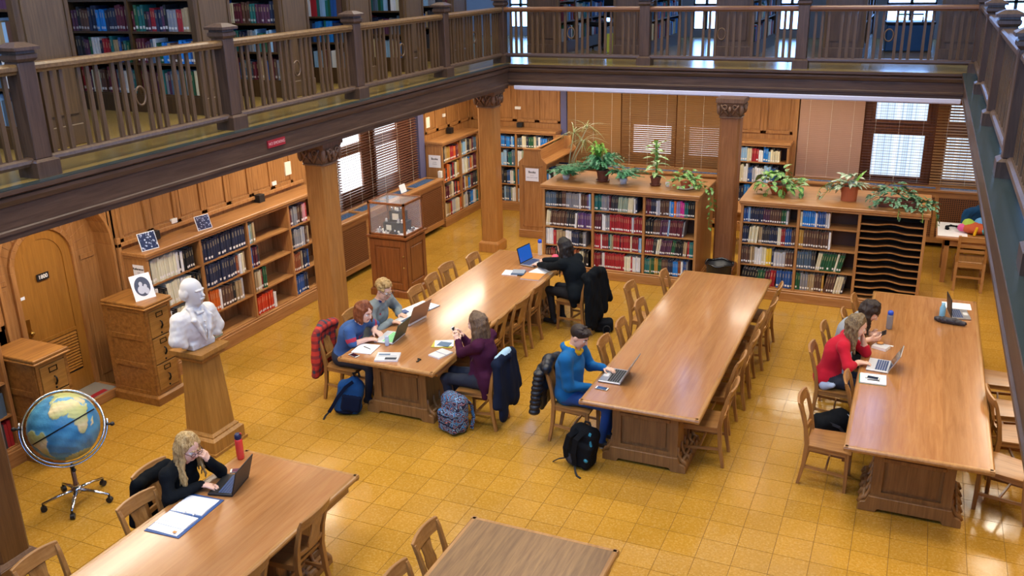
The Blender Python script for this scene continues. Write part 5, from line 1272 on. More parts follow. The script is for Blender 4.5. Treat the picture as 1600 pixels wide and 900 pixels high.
def person(label, root, face, skin='skin_a', top='x', pants='jeans_dark', shoe='shoe_dark', lean=12, curl=8, head=(0, 20, 0), twist=0, hands=None, sleeve='long', female=True, trim=None, hairc='hair', hair=None, glasses=None, extra=None, size=1.0, headoff=(0, 0, 0), seat_y=-.04, top2=None, logo=None, legs=0.0, bulk=1.13, longtop=False):
    a = math.radians(face); rz = a-PI/2
    pr = thing('person', label, 'person', (root[0], root[1], 0), rz)
    fw = np.array([math.cos(a), math.sin(a)]); rt_ = np.array([math.sin(a), -math.cos(a)])
    def loc(p): d = np.array(p[:2])-np.array(root[:2]); return np.array([d@rt_, d@fw, p[2]])
    mats = [skin, top, pants, shoe, 'eye_white', 'eye_dark', 'lips', hairc, trim or top, top2 or top]
    SK, TP, PA, SH, EW, ED, LI, HA, TR, T2 = range(10)
    P = np.array([0, seat_y, .553]); l = math.radians(lean); l2 = math.radians(lean+curl)
    C = P+np.array([0, math.sin(l), math.cos(l)])*.27*size; Nk = C+np.array([0, math.sin(l2), math.cos(l2)])*.215*size
    HR = rotm(*head); Hc = Nk+np.array([0, math.sin(l2)*.10+.022, .125])+HR@np.array([0, .02, .03])+np.array(headoff)
    sw = (.168 if female else .192)*size
    ca, sa = math.cos(math.radians(twist)), math.sin(math.radians(twist))
    Sx = [Nk+np.array([s*sw*ca, -.012+s*sw*sa, -.045]) for s in (1, -1)]
    S = SDF((-.52, -.34, -.01), (.52, .74, 1.42), .0062)
    # legs
    for s in (1, -1):
        hip = np.array([s*.085, seat_y+.0, .535]); kn = np.array([s*(.10+legs), .36, .505]); an = np.array([s*(.10+legs), .30, .10])
        S.cone(hip, kn, .083, .062, .03, PA); S.cone(kn, an, .056, .04, .03, PA); S.cone(an+np.array([0, -.03, -.045]), an+np.array([0, .15, -.062]), .038, .032, .02, SH)
    S.ell(P+np.array([0, -.02, -.005]), (.172, .128, .11), None, .04, TP if longtop else PA)
    # trunk
    ab = (P+C)/2
    S.cone(P+np.array([0, 0, .02]), C, (.132 if female else .142)*bulk, (.13 if female else .148)*bulk, .06, TP, ((0, 1, 0), .8))
    S.ell(C+np.array([0, .005, .03]), ((.142 if female else .168)*size*bulk, .108*bulk, .165), rotm(twist, -lean*-1 if False else lean), .05, TP)
    if female:
        for s in (1, -1): S.ell(C+np.array([s*.062, .085, .01]), (.055, .05, .055), None, .03, TP)
    S.cone(Sx[0], Sx[1], .058*bulk, .058*bulk, .06, TP); S.cone(Nk+np.array([0, -.015, -.06]), Nk+np.array([0, -.005, .0]), .085, .05, .04, TP)
    # neck and head
    nb = Nk+np.array([0, .0, .0]); S.cone(nb+np.array([0, .0, -.01]), Hc+HR@np.array([0, -.02, -.05]), .047 if female else .054, .048 if female else .054, .02, SK)
    def hp(x, y, z): return Hc+HR@np.array([x, y, z])
    def hl(c, r, k, t): S.ell(hp(*c), r, HR, k, t)
    hl((0, -.012, .03), (.074, .093, .088), .02, SK); hl((0, .022, -.025), (.060, .070, .086), .03, SK); hl((0, .052, -.085), (.030, .028, .024), .03, SK)
    for s in (1, -1):
        hl((s*.045, .03, -.055), (.022, .04, .035), .03, SK); hl((s*.038, .062, -.018), (.022, .02, .02), .02, SK); hl((s*.0755, -.008, -.006), (.011, .021, .031), .008, SK)
        S.cut(hp(s*.031, .098, .008), (.019, .014, .012), HR, .012)
    S.cone(hp(0, .084, .016), hp(0, .106, -.020), .009, .0135, .012, SK); hl((0, .1, -.026), (.017, .011, .008), .008, SK)
    for s in (1, -1):
        hl((s*.031, .0745, .007), (.014, .0125, .0115), 0, EW); hl((s*.031, .0835, .006), (.0062, .005, .0062), 0, ED)
        S.cone(hp(s*.015, .092, .027), hp(s*.048, .078, .029), .0055, .0042, .004, HA)
    S.cone(hp(-.02, .0845, -.054), hp(.02, .0845, -.054), .0075, .0075, .006, LI); S.cone(hp(-.016, .088, -.050), hp(.016, .088, -.050), .006, .006, .005, LI)
    # arms
    for s, hd in ((1, hands[0]), (-1, hands[1])):
        W = loc(hd['w']); pole = np.array(hd.get('pole', (s*.8, -.2, -.7))); sh = Sx[0 if s == 1 else 1]+np.array([s*.012, 0, -.01])
        E = loc(hd['elbow']) if 'elbow' in hd else ik(sh, W, .275*size, .245*size, pole)
        vv = E-sh; E = sh+vv/np.linalg.norm(vv)*min(np.linalg.norm(vv), .33)
        S.cone(sh, E, (.053 if female else .059)*bulk, (.045 if female else .05)*bulk, .035, TP)
        if sleeve == 'short':
            mid = sh+(E-sh)*.62; S.cone(sh+(E-sh)*.2, mid, .058, .057, .01, TP); S.cone(mid, mid+(E-sh)*.05, .0585, .0585, .003, TR)
            S.cone(mid, E, .041, .037, .01, SK); S.cone(E, W, .037, .026, .015, SK)
        elif sleeve == '34':
            m2 = E+(W-E)*.35; S.cone(E, m2, .048*bulk, .045*bulk, .02, TP); S.cone(m2, W, .034, .026, .008, SK)
        else:
            S.cone(E, W, .044*bulk, .034*bulk, .025, TP); cu_ = W-(W-E)/np.linalg.norm(W-E)*.01; S.cone(cu_, cu_+(W-E)*.06, .034, .034, .004, TP)
        dd = np.array(hd['d'], float); dd = np.array([dd[:2]@rt_, dd[:2]@fw, dd[2]]); nn = np.array(hd['n'], float); nn = np.array([nn[:2]@rt_, nn[:2]@fw, nn[2]])
        hand(S, W, dd, nn, s, hd.get('curl', .5), SK)
    if extra: extra(S, dict(P=P, C=C, N=Nk, H=Hc, HR=HR, sh=Sx, hp=hp, TP=TP, TR=TR, T2=T2, SK=SK))
    S.rough(.0028, 26, (-.5, -.34, .5), (.5, .74, float(Nk[2])-.03), seed=sum(map(ord, label)) % 1000)
    S.clipz(.002)
    bo = obj('body', S.mesh('body', mats), pr)
    if hair:
        Hs = SDF(Hc-np.array([.24, .26, .46]), Hc+np.array([.24, .2, .2]), .0065); hair(Hs, hp, HR, Hc, Nk)
        obj('hair', Hs.mesh('hair', [hairc]), pr)
    if glasses:
        g = MB()
        for s in (1, -1):
            g.tube([hp(s*.033+.022*math.cos(t), .107-.10*abs(.022*math.cos(t)*1+s*.0)*0, .006+.017*math.sin(t)) for t in np.linspace(0, 2*PI, 15)], .0026, 5)
            g.tube([hp(s*.055, .106, .012), hp(s*.076, .07, .012), hp(s*.08, .0, .006)], .0024, 5)
        g.tube([hp(-.011, .108, .01), hp(.011, .108, .01)], .0024, 5); g.build('glasses', glasses, pr, smooth=True)
    return pr, dict(P=P, C=C, N=Nk, H=Hc, HR=HR, loc=loc, rz=rz)
rh = np.random.default_rng(3)
def cap_hair(S, hp, HR, thick=1.0, face=(0, .10, -.035), facer=(.058, .075, .085), low=-.03):
    S.ell(hp(0, -.022, .036), (.0795*thick, .0985*thick, .0925*thick), HR, .02); S.ell(hp(0, -.045, -.01), (.072*thick, .072*thick, .085), HR, .03)
def cut_face(S, hp, HR, part=.0, up=.055):
    S.cut(hp(part, .115, -.05), (.066, .085, up+.05), HR, .012); S.cut(hp(0, .07, -.11), (.075, .09, .06), HR, .012)
def locks(S, hp, HR, Hc, n, length, wave, r, side=1.0, az=(100, 440), end=None, start=.075, outward=.015, lift=0.0):
    """hanging locks from the crown; az in degrees measured in the head frame, 90 = face"""
    down = np.array([0, 0, -1.0])
    for i in range(n):
        t = math.radians(az[0]+(az[1]-az[0])*(i+.5)/n+rh.uniform(-6, 6)); L = length*rh.uniform(.8, 1.08)
        dx, dy = math.cos(t), math.sin(t); p0 = hp(dx*.03, dy*.03-.01, .118); p1 = hp(dx*.070, dy*.087-.016, .055); p2 = hp(dx*(.078+outward*.3), dy*.093-.02, -.02)
        out = HR@np.array([dx, dy, 0]); out[2] = 0; pts = [p0, p1, p2]; ph = rh.uniform(0, 6.28); m_ = 5; tan = np.array([-out[1], out[0], 0])
        for j in range(1, m_+1):
            q = p2+down*L*j/m_+out*outward*j/m_+tan*wave*math.sin(ph+j*1.7)+out*wave*.6*math.cos(ph+j*1.9)
            pts.append(q)
        rs = [r*.9, r*1.1, r*1.1]+[r*(1.05-.13*j) for j in range(1, m_+1)]
        S.chain(pts, rs, .012)
# ================================================================== the readers
hairmat('hair_blonde', '#cdb07a', '#8a6a3a'); hairmat('hair_red', '#8f5230', '#5c2f1a'); hairmat('hair_curly', '#c2a36a', '#866536'); hairmat('hair_brown', '#7a6248', '#43342a'); hairmat('hair_black', '#26211f', '#0f0d0d'); hairmat('hair_dark', '#3a2c25', '#1d1613'); hairmat('hair_streak', '#94805e', '#4a3a2c')
cloth('knit_black', '#14181c'); cloth('tee_blue', '#3f5f95'); cloth('trim_red', '#b53a50'); cloth('sweat_grey', '#7e8a8c'); cloth('cardigan_purple', '#431c36'); cloth('sweater_black', '#10161b'); cloth('hoodie_blue', '#1a6098'); cloth('hood_yellow', '#d0a21f'); cloth('cardigan_red', '#b81f33'); cloth('shirt_white', '#c9ccd6'); cloth('blouse_grey', '#9aa0a6'); cloth('shirt_pale', '#a9bcd8')
def hair_long_wavy(S, hp, HR, Hc, N_):
    cap_hair(S, hp, HR, 1.0); cut_face(S, hp, HR, 0, .06); locks(S, hp, HR, Hc, 26, .33, .013, .0155, az=(142, 398), outward=.03); S.rough(.003, 75, seed=1, aniso=(1, 1, .35))
def hair_bob(S, hp, HR, Hc, N_):
    cap_hair(S, hp, HR, 1.02); cut_face(S, hp, HR, .005, .055); locks(S, hp, HR, Hc, 24, .10, .005, .02, az=(140, 400), outward=.012); S.rough(.003, 60, seed=2, aniso=(1, 1, .3))
def hair_curly(S, hp, HR, Hc, N_):
    S.ell(hp(0, -.03, .05), (.084, .098, .088), HR, .02); S.cut(hp(0, .12, -.05), (.08, .085, .105), HR, .012); S.cut(hp(0, .02, -.1), (.12, .09, .1), HR, .01)
    for i in range(95):
        t = rh.uniform(0, 6.28); q = rh.uniform(-.15, 1); x, y, z = math.cos(t)*math.sqrt(1-q*q)*.084, math.sin(t)*math.sqrt(1-q*q)*.098-.025, .042+q*.092
        if y > .05 and z < .075: continue
        S.ell(hp(x, y, z), (rh.uniform(.014, .022),)*3, None, .006)
def hair_short(S, hp, HR, Hc, N_):
    S.ell(hp(0, -.022, .043), (.081, .101, .087), HR, .02); S.ell(hp(.0, .055, .088), (.06, .038, .028), HR, .02); S.cut(hp(0, .12, -.045), (.085, .08, .11), HR, .012); S.cut(hp(0, .03, -.1), (.13, .1, .1), HR, .01)
    for i in range(50):
        t = rh.uniform(0, 6.28); q = rh.uniform(.35, 1); x, y, z = math.cos(t)*math.sqrt(1-q*q)*.08, math.sin(t)*math.sqrt(1-q*q)*.1-.015, .045+q*.088
        S.cone(hp(x*.9, y*.9, z-.01), hp(x*1.02, y+.022, z+.006), .012, .006, .006)
def hair_half_up(S, hp, HR, Hc, N_):
    cap_hair(S, hp, HR, 1.0); cut_face(S, hp, HR, 0, .075); locks(S, hp, HR, Hc, 26, .36, .010, .0165, az=(152, 388), outward=.045); S.cone(hp(0, -.1, .06), hp(0, -.125, .02), .02, .024, .015); S.rough(.0035, 65, seed=4, aniso=(1, 1, .3))
def hair_long_straight(S, hp, HR, Hc, N_):
    cap_hair(S, hp, HR, 1.02); cut_face(S, hp, HR, 0, .06); locks(S, hp, HR, Hc, 28, .36, .007, .0165, az=(165, 375), outward=.05); S.rough(.003, 60, seed=5, aniso=(1, 1, .25))
def hair_side(S, hp, HR, Hc, N_):
    cap_hair(S, hp, HR, 1.0); cut_face(S, hp, HR, 0, .06); locks(S, hp, HR, Hc, 24, .27, .009, .016, az=(158, 382), outward=.01); S.rough(.0035, 65, seed=6, aniso=(1, 1, .3))
def hair_wavy_dark(S, hp, HR, Hc, N_):
    cap_hair(S, hp, HR, 1.05); cut_face(S, hp, HR, 0, .05); locks(S, hp, HR, Hc, 24, .20, .014, .018, az=(150, 390), outward=.04); S.rough(.006, 60, seed=7, aniso=(1, 1, .4))

TZ = .79
# blonde student, lower left table
person('young woman with long wavy blonde hair, glasses and black sweater, hand at mouth', (-5.10, -2.70), 0, top='knit_black', pants='jeans_dark', lean=12, curl=8, head=(-10, 24, 0), hairc='hair_blonde', hair=hair_long_wavy, glasses=plain('frame_plum', '#3a1f2c', .4), sleeve='long',
       hands=(dict(w=(-4.86, -2.70, .815), d=(.95, .35, -.08), n=(0, 0, -1), curl=.45, elbow=(-4.98, -2.94, .80)), dict(w=(-4.845, -2.585, .985), d=(-.02, -.42, .88), n=(-.85, -.35, .1), curl=.8, elbow=(-4.86, -2.45, .805))))
# red-haired girl with ringer tee
def tee_print(S, q): 
    for i in range(7): S.ell(q['C']+np.array([-.02+.04*math.cos(i), .118, .02+.03*math.sin(i*1.7)]), (.014, .014, .012), None, 0, q['TR'])
person('young woman with auburn bob and blue tee with red trim, typing at a laptop', (-5.57, .56), 0, top='tee_blue', pants='jeans_dark', lean=20, curl=14, head=(-12, 18, 0), hairc='hair_red', hair=hair_bob, sleeve='short', trim='trim_red', extra=tee_print,
       hands=(dict(w=(-5.27, .52, .805), d=(.8, .55, -.02), n=(0, 0, -1), curl=.6, elbow=(-5.36, .36, .80)), dict(w=(-5.33, .78, .805), d=(.92, -.3, -.02), n=(0, 0, -1), curl=.6, elbow=(-5.40, .93, .83))))
# man in grey sweatshirt
def shirt_collar(S, q):
    S.cone(q['N']+np.array([-.05, .035, .005]), q['N']+np.array([.05, .035, .005]), .016, .016, .02, q['TR']); S.ell(q['C']+np.array([.075, .12, .07]), (.014, .014, .012), None, 0, q['T2'])
cloth('collar_navy', '#2a2f66'); cloth('badge_red', '#a83246')
person('young man with curly fair hair and glasses in grey sweatshirt behind a laptop', (-5.56, 1.14), 0, skin='skin_b', top='sweat_grey', female=False, size=1.07, bulk=1.22, lean=12, curl=9, head=(-16, 22, 0), hairc='hair_curly', hair=hair_curly, glasses=plain('frame_black', '#15161a', .3), trim='collar_navy', top2='badge_red', extra=shirt_collar,
       hands=(dict(w=(-5.30, 1.10, .81), d=(.9, .35, -.05), n=(0, 0, -1), curl=.6, pole=(.9, -.3, -.5)), dict(w=(-5.33, 1.36, .81), d=(.95, -.2, -.05), n=(0, 0, -1), curl=.6, pole=(-.9, -.3, -.5))))
# woman in purple cardigan
def cardigan(S, q):
    for s in (1, -1): S.chain([q['N']+np.array([s*.05, .06, -.06]), q['C']+np.array([s*.06, .12, 0]), q['P']+np.array([s*.09, .13, .05]), q['P']+np.array([s*.12, .10, -.08])], [.02, .022, .026, .02], .03, q['TP'])
    S.chain([q['P']+np.array([-.13, -.09, .0]), q['P']+np.array([.13, -.09, 0])], [.06, .06], .05, q['TP'])
    for s in (1, -1): S.cone(q['P']+np.array([s*.15, -.05, .05]), q['P']+np.array([s*.17, -.06, -.16]), .055, .035, .05, q['TP'])
person('woman in dark purple cardigan with long brown hair looking at the phone in her hands', (-3.87, .58), 180, top='cardigan_purple', pants='jeans_dark', lean=1, curl=5, seat_y=-.09, head=(4, 22, 0), hairc='hair_brown', hair=hair_half_up, extra=cardigan, longtop=True,
       hands=(dict(w=(-4.13, .735, .925), d=(-.35, -.12, .9), n=(-.6, -.6, -.1), curl=1.0, elbow=(-4.10, .78, .80)), dict(w=(-4.12, .60, .915), d=(-.4, .12, .88), n=(-.6, .6, -.1), curl=1.0, elbow=(-4.08, .545, .80))))
# woman in black at the far end
def big_sweater(S, q):
    S.chain([q['P']+np.array([-.14, -.07, .0]), q['P']+np.array([.14, -.07, 0])], [.09, .09], .06, q['TP'])
    for s in (1, -1): S.cone(q['P']+np.array([s*.14, -.03, .06]), q['P']+np.array([s*.16, -.05, -.14]), .07, .05, .06, q['TP'])
person('woman in black with long straight black hair typing at the far end of the table', (-3.84, 3.60), 162, top='sweater_black', pants='trousers_black', seat_y=-.07, lean=15, curl=10, head=(4, 24, 0), hairc='hair_black', hair=hair_long_straight, glasses=plain('frame_dark', '#1a1416', .3), extra=big_sweater, longtop=True, bulk=1.25,
       hands=(dict(w=(-4.43, 3.98, .815), d=(-.98, .1, -.05), n=(0, 0, -1), curl=.6, pole=(.6, -.3, -.7)), dict(w=(-4.42, 3.76, .815), d=(-.95, .25, -.05), n=(0, 0, -1), curl=.6, pole=(-.7, -.3, -.6))))
# boy in blue hoodie
def hoodie(S, q):
    N_ = q['N']
    S.chain([N_+np.array([.085, .02, .01]), N_+np.array([.075, -.06, .015]), N_+np.array([0, -.10, .01]), N_+np.array([-.075, -.06, .015]), N_+np.array([-.085, .02, .01])], [.026, .034, .04, .034, .026], .02, q['TP'])
    S.chain([N_+np.array([.062, .03, .03]), N_+np.array([.06, -.04, .045]), N_+np.array([0, -.072, .04]), N_+np.array([-.06, -.04, .045]), N_+np.array([-.062, .03, .03])], [.018, .022, .026, .022, .018], .008, q['TR'])
    S.chain([N_+np.array([.07, .03, .0]), N_+np.array([.03, .085, -.03]), N_+np.array([-.03, .085, -.03]), N_+np.array([-.07, .03, 0])], [.022, .018, .018, .022], .02, q['TR'])
person('young man with short brown hair in blue hooded jacket with yellow lining, typing', (-2.70, .58), 0, skin='skin_b', top='hoodie_blue', pants='trousers_blue', female=False, lean=1, curl=9, seat_y=-.10, size=1.04, head=(-8, 28, 0), hairc='hair_dark', hair=hair_short, trim='hood_yellow', extra=hoodie, longtop=True, bulk=1.22,
       hands=(dict(w=(-2.56, .54, .66), d=(.8, .5, .05), n=(0, 0, -1), curl=.7, pole=(.7, -.6, -.5)), dict(w=(-2.475, .73, .815), d=(.95, -.12, -.05), n=(0, 0, -1), curl=.5, pole=(-.6, -.5, -.6))))
# woman in red cardigan
def red_card(S, q):
    S.chain([q['N']+np.array([0, .05, -.03]), q['C']+np.array([0, .125, -.02]), q['P']+np.array([0, .14, .06])], [.03, .035, .05], .015, q['TR'])
    S.chain([q['P']+np.array([-.12, -.08, -.02]), q['P']+np.array([.12, -.08, -.02])], [.055, .055], .04, q['TP']); S.chain([q['P']+np.array([-.12, -.07, -.065]), q['P']+np.array([.15, -.02, -.065]), q['P']+np.array([.17, .06, -.05])], [.05, .05, .03], .02, q['TR'])
person('woman in red cardigan over pale shirt, streaked fair hair, head propped on her hand', (-.25, 1.98), 0, top='cardigan_red', pants='jeans_dark', lean=13, curl=11, seat_y=-.06, head=(4, 28, -5), hairc='hair_streak', hair=hair_side, sleeve='34', trim='shirt_pale', extra=red_card, longtop=True,
       hands=(dict(w=(-.0, 1.82, .81), d=(.9, .3, -.05), n=(0, 0, -1), curl=.9, elbow=(-.1, 1.68, .80)), dict(w=(.0, 2.08, .975), d=(-.15, -.2, .95), n=(-.9, -.3, 0), curl=.7, elbow=(.045, 2.13, .805))))
# woman in grey blouse bent over a phone
person('woman with wavy dark hair in pale grey blouse bent over the phone in her hands', (-.21, 2.64), 0, top='blouse_grey', pants='trousers_black', lean=16, curl=13, headoff=(0, .0, -.035), head=(-4, 42, 0), hairc='hair_dark', hair=hair_wavy_dark, sleeve='34',
       hands=(dict(w=(.06, 2.46, .83), d=(.9, .1, .15), n=(-.1, .75, .35), curl=.9, elbow=(-.08, 2.36, .80)), dict(w=(.06, 2.62, .83), d=(.9, -.25, .15), n=(0, -.75, .35), curl=.9, elbow=(-.04, 2.78, .82))))
for (x, y, f, lab) in ((-5.57, .58, 0, 'wooden chair with red plaid shirt, under the auburn haired student'), (-5.56, 1.14, 0, 'wooden chair under the young man in grey'), (-3.87, .58, 180, 'wooden chair with navy coat, under the woman in purple'), (-3.84, 3.60, 168, 'wooden chair with black coat, under the woman in black'),
                       (-2.70, .60, 0, 'wooden chair with black padded jacket, under the student in blue'), (-.18, 1.98, 0, 'wooden chair under the woman in red'), (-.13, 2.63, 0, 'wooden chair under the woman in grey at the right table'), (-5.10, -2.70, 0, 'wooden chair under the blonde student')):
    chair(x-.03*math.cos(math.radians(f)), y, f, lab, gA, False)
# ================================================================== globe
gl = thing('globe', 'large relief globe in a chrome ring on a five wheeled chrome stand', 'globe', (-6.8, -2.37, 0))
def poly_in(lon, lat, P):
    P = np.array(P, float); x1, y1 = P[:, 0], P[:, 1]; x2, y2 = np.roll(x1, -1), np.roll(y1, -1); r = np.zeros(lon.shape, bool)
    for a, b, c, d in zip(x1, y1, x2, y2):
        cond = ((b > lat) != (d > lat)) & (lon < (c-a)*(lat-b)/((d-b) if d != b else 1e-9)+a); r ^= cond
    return r
LAND = [[(-17, 15), (-16, 22), (-10, 30), (-6, 36), (10, 37), (11, 33), (20, 31), (32, 31), (35, 27), (39, 18), (43, 12), (51, 12), (47, 5), (40, -4), (40, -15), (35, -20), (35, -24), (32, -29), (27, -34), (18, -34), (15, -27), (12, -17), (13, -8), (9, -1), (9, 4), (4, 6), (-8, 4), (-13, 9)],
        [(44, -25), (47, -25), (50, -16), (49, -12), (44, -17)], [(-80, 1), (-77, 8), (-72, 12), (-62, 10), (-52, 5), (-50, 0), (-44, -3), (-35, -6), (-39, -15), (-41, -22), (-48, -26), (-53, -33), (-58, -38), (-63, -41), (-66, -46), (-69, -52), (-73, -52), (-74, -42), (-72, -30), (-70, -18), (-76, -14), (-81, -5)],
        [(-10, 36), (-9, 43), (-2, 44), (-4, 48), (3, 51), (8, 54), (10, 58), (5, 62), (15, 69), (28, 71), (40, 67), (60, 69), (75, 73), (100, 77), (140, 73), (175, 68), (160, 60), (140, 55), (130, 42), (121, 38), (121, 28), (109, 20), (105, 10), (100, 14), (95, 17), (88, 22), (80, 14), (77, 8), (72, 20), (62, 25), (56, 26), (48, 30), (51, 24), (58, 22), (52, 16), (44, 13), (36, 28), (35, 36), (27, 37), (26, 41), (20, 40), (13, 45), (16, 39), (9, 44), (0, 40), (-5, 36)],
        [(-168, 66), (-155, 71), (-125, 70), (-95, 72), (-80, 68), (-92, 58), (-80, 52), (-77, 60), (-64, 58), (-56, 52), (-65, 45), (-75, 38), (-81, 30), (-81, 25), (-85, 30), (-97, 27), (-97, 20), (-90, 21), (-87, 16), (-83, 10), (-86, 12), (-96, 16), (-105, 20), (-113, 30), (-120, 34), (-124, 43), (-130, 55), (-150, 60)],
        [(-50, 60), (-42, 60), (-22, 70), (-20, 80), (-40, 83), (-60, 78), (-54, 68)], [(-180, -90), (180, -90), (180, -70), (90, -67), (0, -70), (-60, -66), (-120, -74), (-180, -76)], [(114, -22), (122, -18), (130, -12), (136, -12), (142, -11), (146, -19), (153, -28), (150, -37), (140, -38), (131, -32), (116, -34)]]
nu, nv = 220, 110; R0 = .315
lo_, la_ = np.meshgrid(np.linspace(-180, 180, nu+1), np.linspace(-90, 90, nv+1)); land = np.zeros(lo_.shape, bool)
wob = 2.2*np.sin(lo_*.35)+1.6*np.sin(la_*.5+lo_*.2)
for p in LAND: land |= poly_in(lo_+wob*.6, la_+wob*.5, p)
hgt = np.where(land, .004+.003*np.abs(np.sin(lo_*.31)*np.cos(la_*.42+lo_*.13)), .0015*np.sin(lo_*.2+la_*.3)); r_ = R0+hgt
lr, br = np.radians(lo_), np.radians(la_); X_ = np.stack([r_*np.cos(br)*np.cos(lr), r_*np.cos(br)*np.sin(lr), r_*np.sin(br)], -1).reshape(-1, 3)
fq = [(j*(nu+1)+i, j*(nu+1)+i+1, (j+1)*(nu+1)+i+1, (j+1)*(nu+1)+i) for j in range(nv) for i in range(nu)]
gm = bpy.data.meshes.new('sphere'); gm.from_pydata(X_.tolist(), [], fq)
dry = np.clip(1-np.abs(np.abs(la_)-22)/14, 0, 1); n1_ = .5+.5*np.sin(lo_*.27+2*np.sin(la_*.2))*np.cos(la_*.33)
c_land = np.stack([.36+.24*dry+.05*n1_, .40+.10*dry+.04*n1_, .16+.13*dry], -1); dp = .5+.5*np.sin(lo_*.09+1.3*np.sin(la_*.1))*np.cos(la_*.13+1)
c_sea = np.stack([.025+.05*dp, .17+.14*dp, .36+.17*dp], -1); colr = np.where(land[..., None], c_land, c_sea); colr = np.concatenate([colr, np.ones(lo_.shape+(1,))], -1).astype(np.float32)
ga = gm.color_attributes.new('tint', 'FLOAT_COLOR', 'POINT'); ga.data.foreach_set('color', colr.ravel()); gm.polygons.foreach_set('use_smooth', [True]*len(gm.polygons))
mt, t, b = nt('globe_print'); at_ = N(t, 'ShaderNodeAttribute', attribute_name='tint'); t.links.new(at_.outputs['Color'], b.inputs['Base Color']); b.inputs['Roughness'].default_value = .38
tc = N(t, 'ShaderNodeTexCoord'); nz = N(t, 'ShaderNodeTexNoise'); nz.inputs['Scale'].default_value = 38; nz.inputs['Detail'].default_value = 5; t.links.new(tc.outputs['Object'], nz.inputs['Vector']); bp = N(t, 'ShaderNodeBump'); bp.inputs['Strength'].default_value = .35; bp.inputs['Distance'].default_value = .01; t.links.new(nz.outputs[0], bp.inputs['Height']); t.links.new(bp.outputs[0], b.inputs['Normal'])
gm.materials.append(mt)
GC = Vector((-6.8, -2.37, .82))
sp_o = obj('sphere', gm, gl, (0, 0, .82))
# turn the Atlantic towards the reader with Africa up right
to_cam = (CAM_POS-GC).normalized(); view_r = CR; view_u = to_cam.cross(view_r)*1.0; view_u = (CU-to_cam*CU.dot(to_cam)).normalized(); view_r = view_u.cross(to_cam)
def ll(lon, lat): a, b_ = math.radians(lon), math.radians(lat); return Vector((math.cos(b_)*math.cos(a), math.cos(b_)*math.sin(a), math.sin(b_)))
c0 = ll(-4, -12); north = (Vector((0, 0, 1))-c0*c0.z).normalized(); east = north.cross(c0)
ang = math.radians(24); up_t = view_u*math.cos(ang)-view_r*math.sin(ang); ri_t = up_t.cross(to_cam)
A_ = Matrix((east, north, c0)).transposed(); B_ = Matrix((ri_t, up_t, to_cam)).transposed()
sp_o.rotation_euler = (B_ @ A_.transposed()).to_euler()
# rings
def ring(R_, r_, nrm, c=(0, 0, .82), n=48, sec=8):
    nrm = Vector(nrm).normalized(); u = nrm.orthogonal().normalized(); v = nrm.cross(u); return MB().tube([Vector(c)+u*R_*math.cos(2*PI*i/n)+v*R_*math.sin(2*PI*i/n) for i in range(n+1)], r_, sec, cap=False)
ring(.352, .011, to_cam*.9+Vector((0, 0, .25))).build('meridian_ring', 'chrome', gl, smooth=True)
half = MB(); nn_ = (to_cam*.95+Vector((0, 0, .18))).normalized(); ux = view_r
half.tube([Vector((0, 0, .82))+view_r*.378*math.cos(a)-view_u*.378*math.sin(a)-to_cam*.02 for a in np.linspace(-.15, PI+.15, 30)], .010, 8); half.build('cradle_arc', 'chrome', gl, smooth=True)
band = MB(); q = []
axis_ = (view_r*.86+view_u*.5).normalized()
for a in np.linspace(-1.15, 1.15, 22): q.append(Vector((0, 0, .82))+(to_cam*math.cos(a)+axis_*math.sin(a)).normalized()*.325)
MB().bar(q, .012, .004, tuple(to_cam)).build('ring_shadow_strip', 'dark_metal', gl)  # dark strip standing in for the ring's shadow across the globe
kb = MB(); 
for s in (1, -1): kb.tube([Vector((0, 0, .82))+view_r*s*.36, Vector((0, 0, .82))+view_r*s*.41], .012, 8); kb.sphere(tuple(Vector((0, 0, .82))+view_r*s*.42), .022, 10, 8)
kb.build('clamp_knob', 'black_plastic', gl, smooth=True)
MB().lathe([(.03, .16), (.03, .2), (.022, .21), (.022, .36), (.012, .37), (.012, .445)], 14).build('stem', 'chrome', gl, smooth=True)
MB().sphere((.04, -.02, .37), .022, 8, 6).sphere((0, 0, .39), .026, 8, 6).build('height_knob', 'black_plastic', gl, smooth=True)
MB().lathe([(.05, .115), (.055, .15), (.035, .175)], 14).build('hub', 'chrome', gl, smooth=True)
for i in range(5):
    a = 2*PI*i/5+.35; d = Vector((math.cos(a), math.sin(a), 0))
    MB().tube([d*.03+Vector((0, 0, .14)), d*.17+Vector((0, 0, .12)), d*.31+Vector((0, 0, .085))], [(.022, .016), (.02, .014), (.014, .012)], 8).build('base_arm', 'chrome', gl, smooth=True)
    w_ = d.cross(Vector((0, 0, 1)))*.014
    cs = MB().tube([d*.31+Vector((0, 0, .03))-w_*1.4, d*.31+Vector((0, 0, .03))+w_*1.4], .029, 12); cs.tube([d*.31+Vector((0, 0, .05)), d*.31+Vector((0, 0, .09))], .012, 8); cs.build('caster', 'black_plastic', gl)

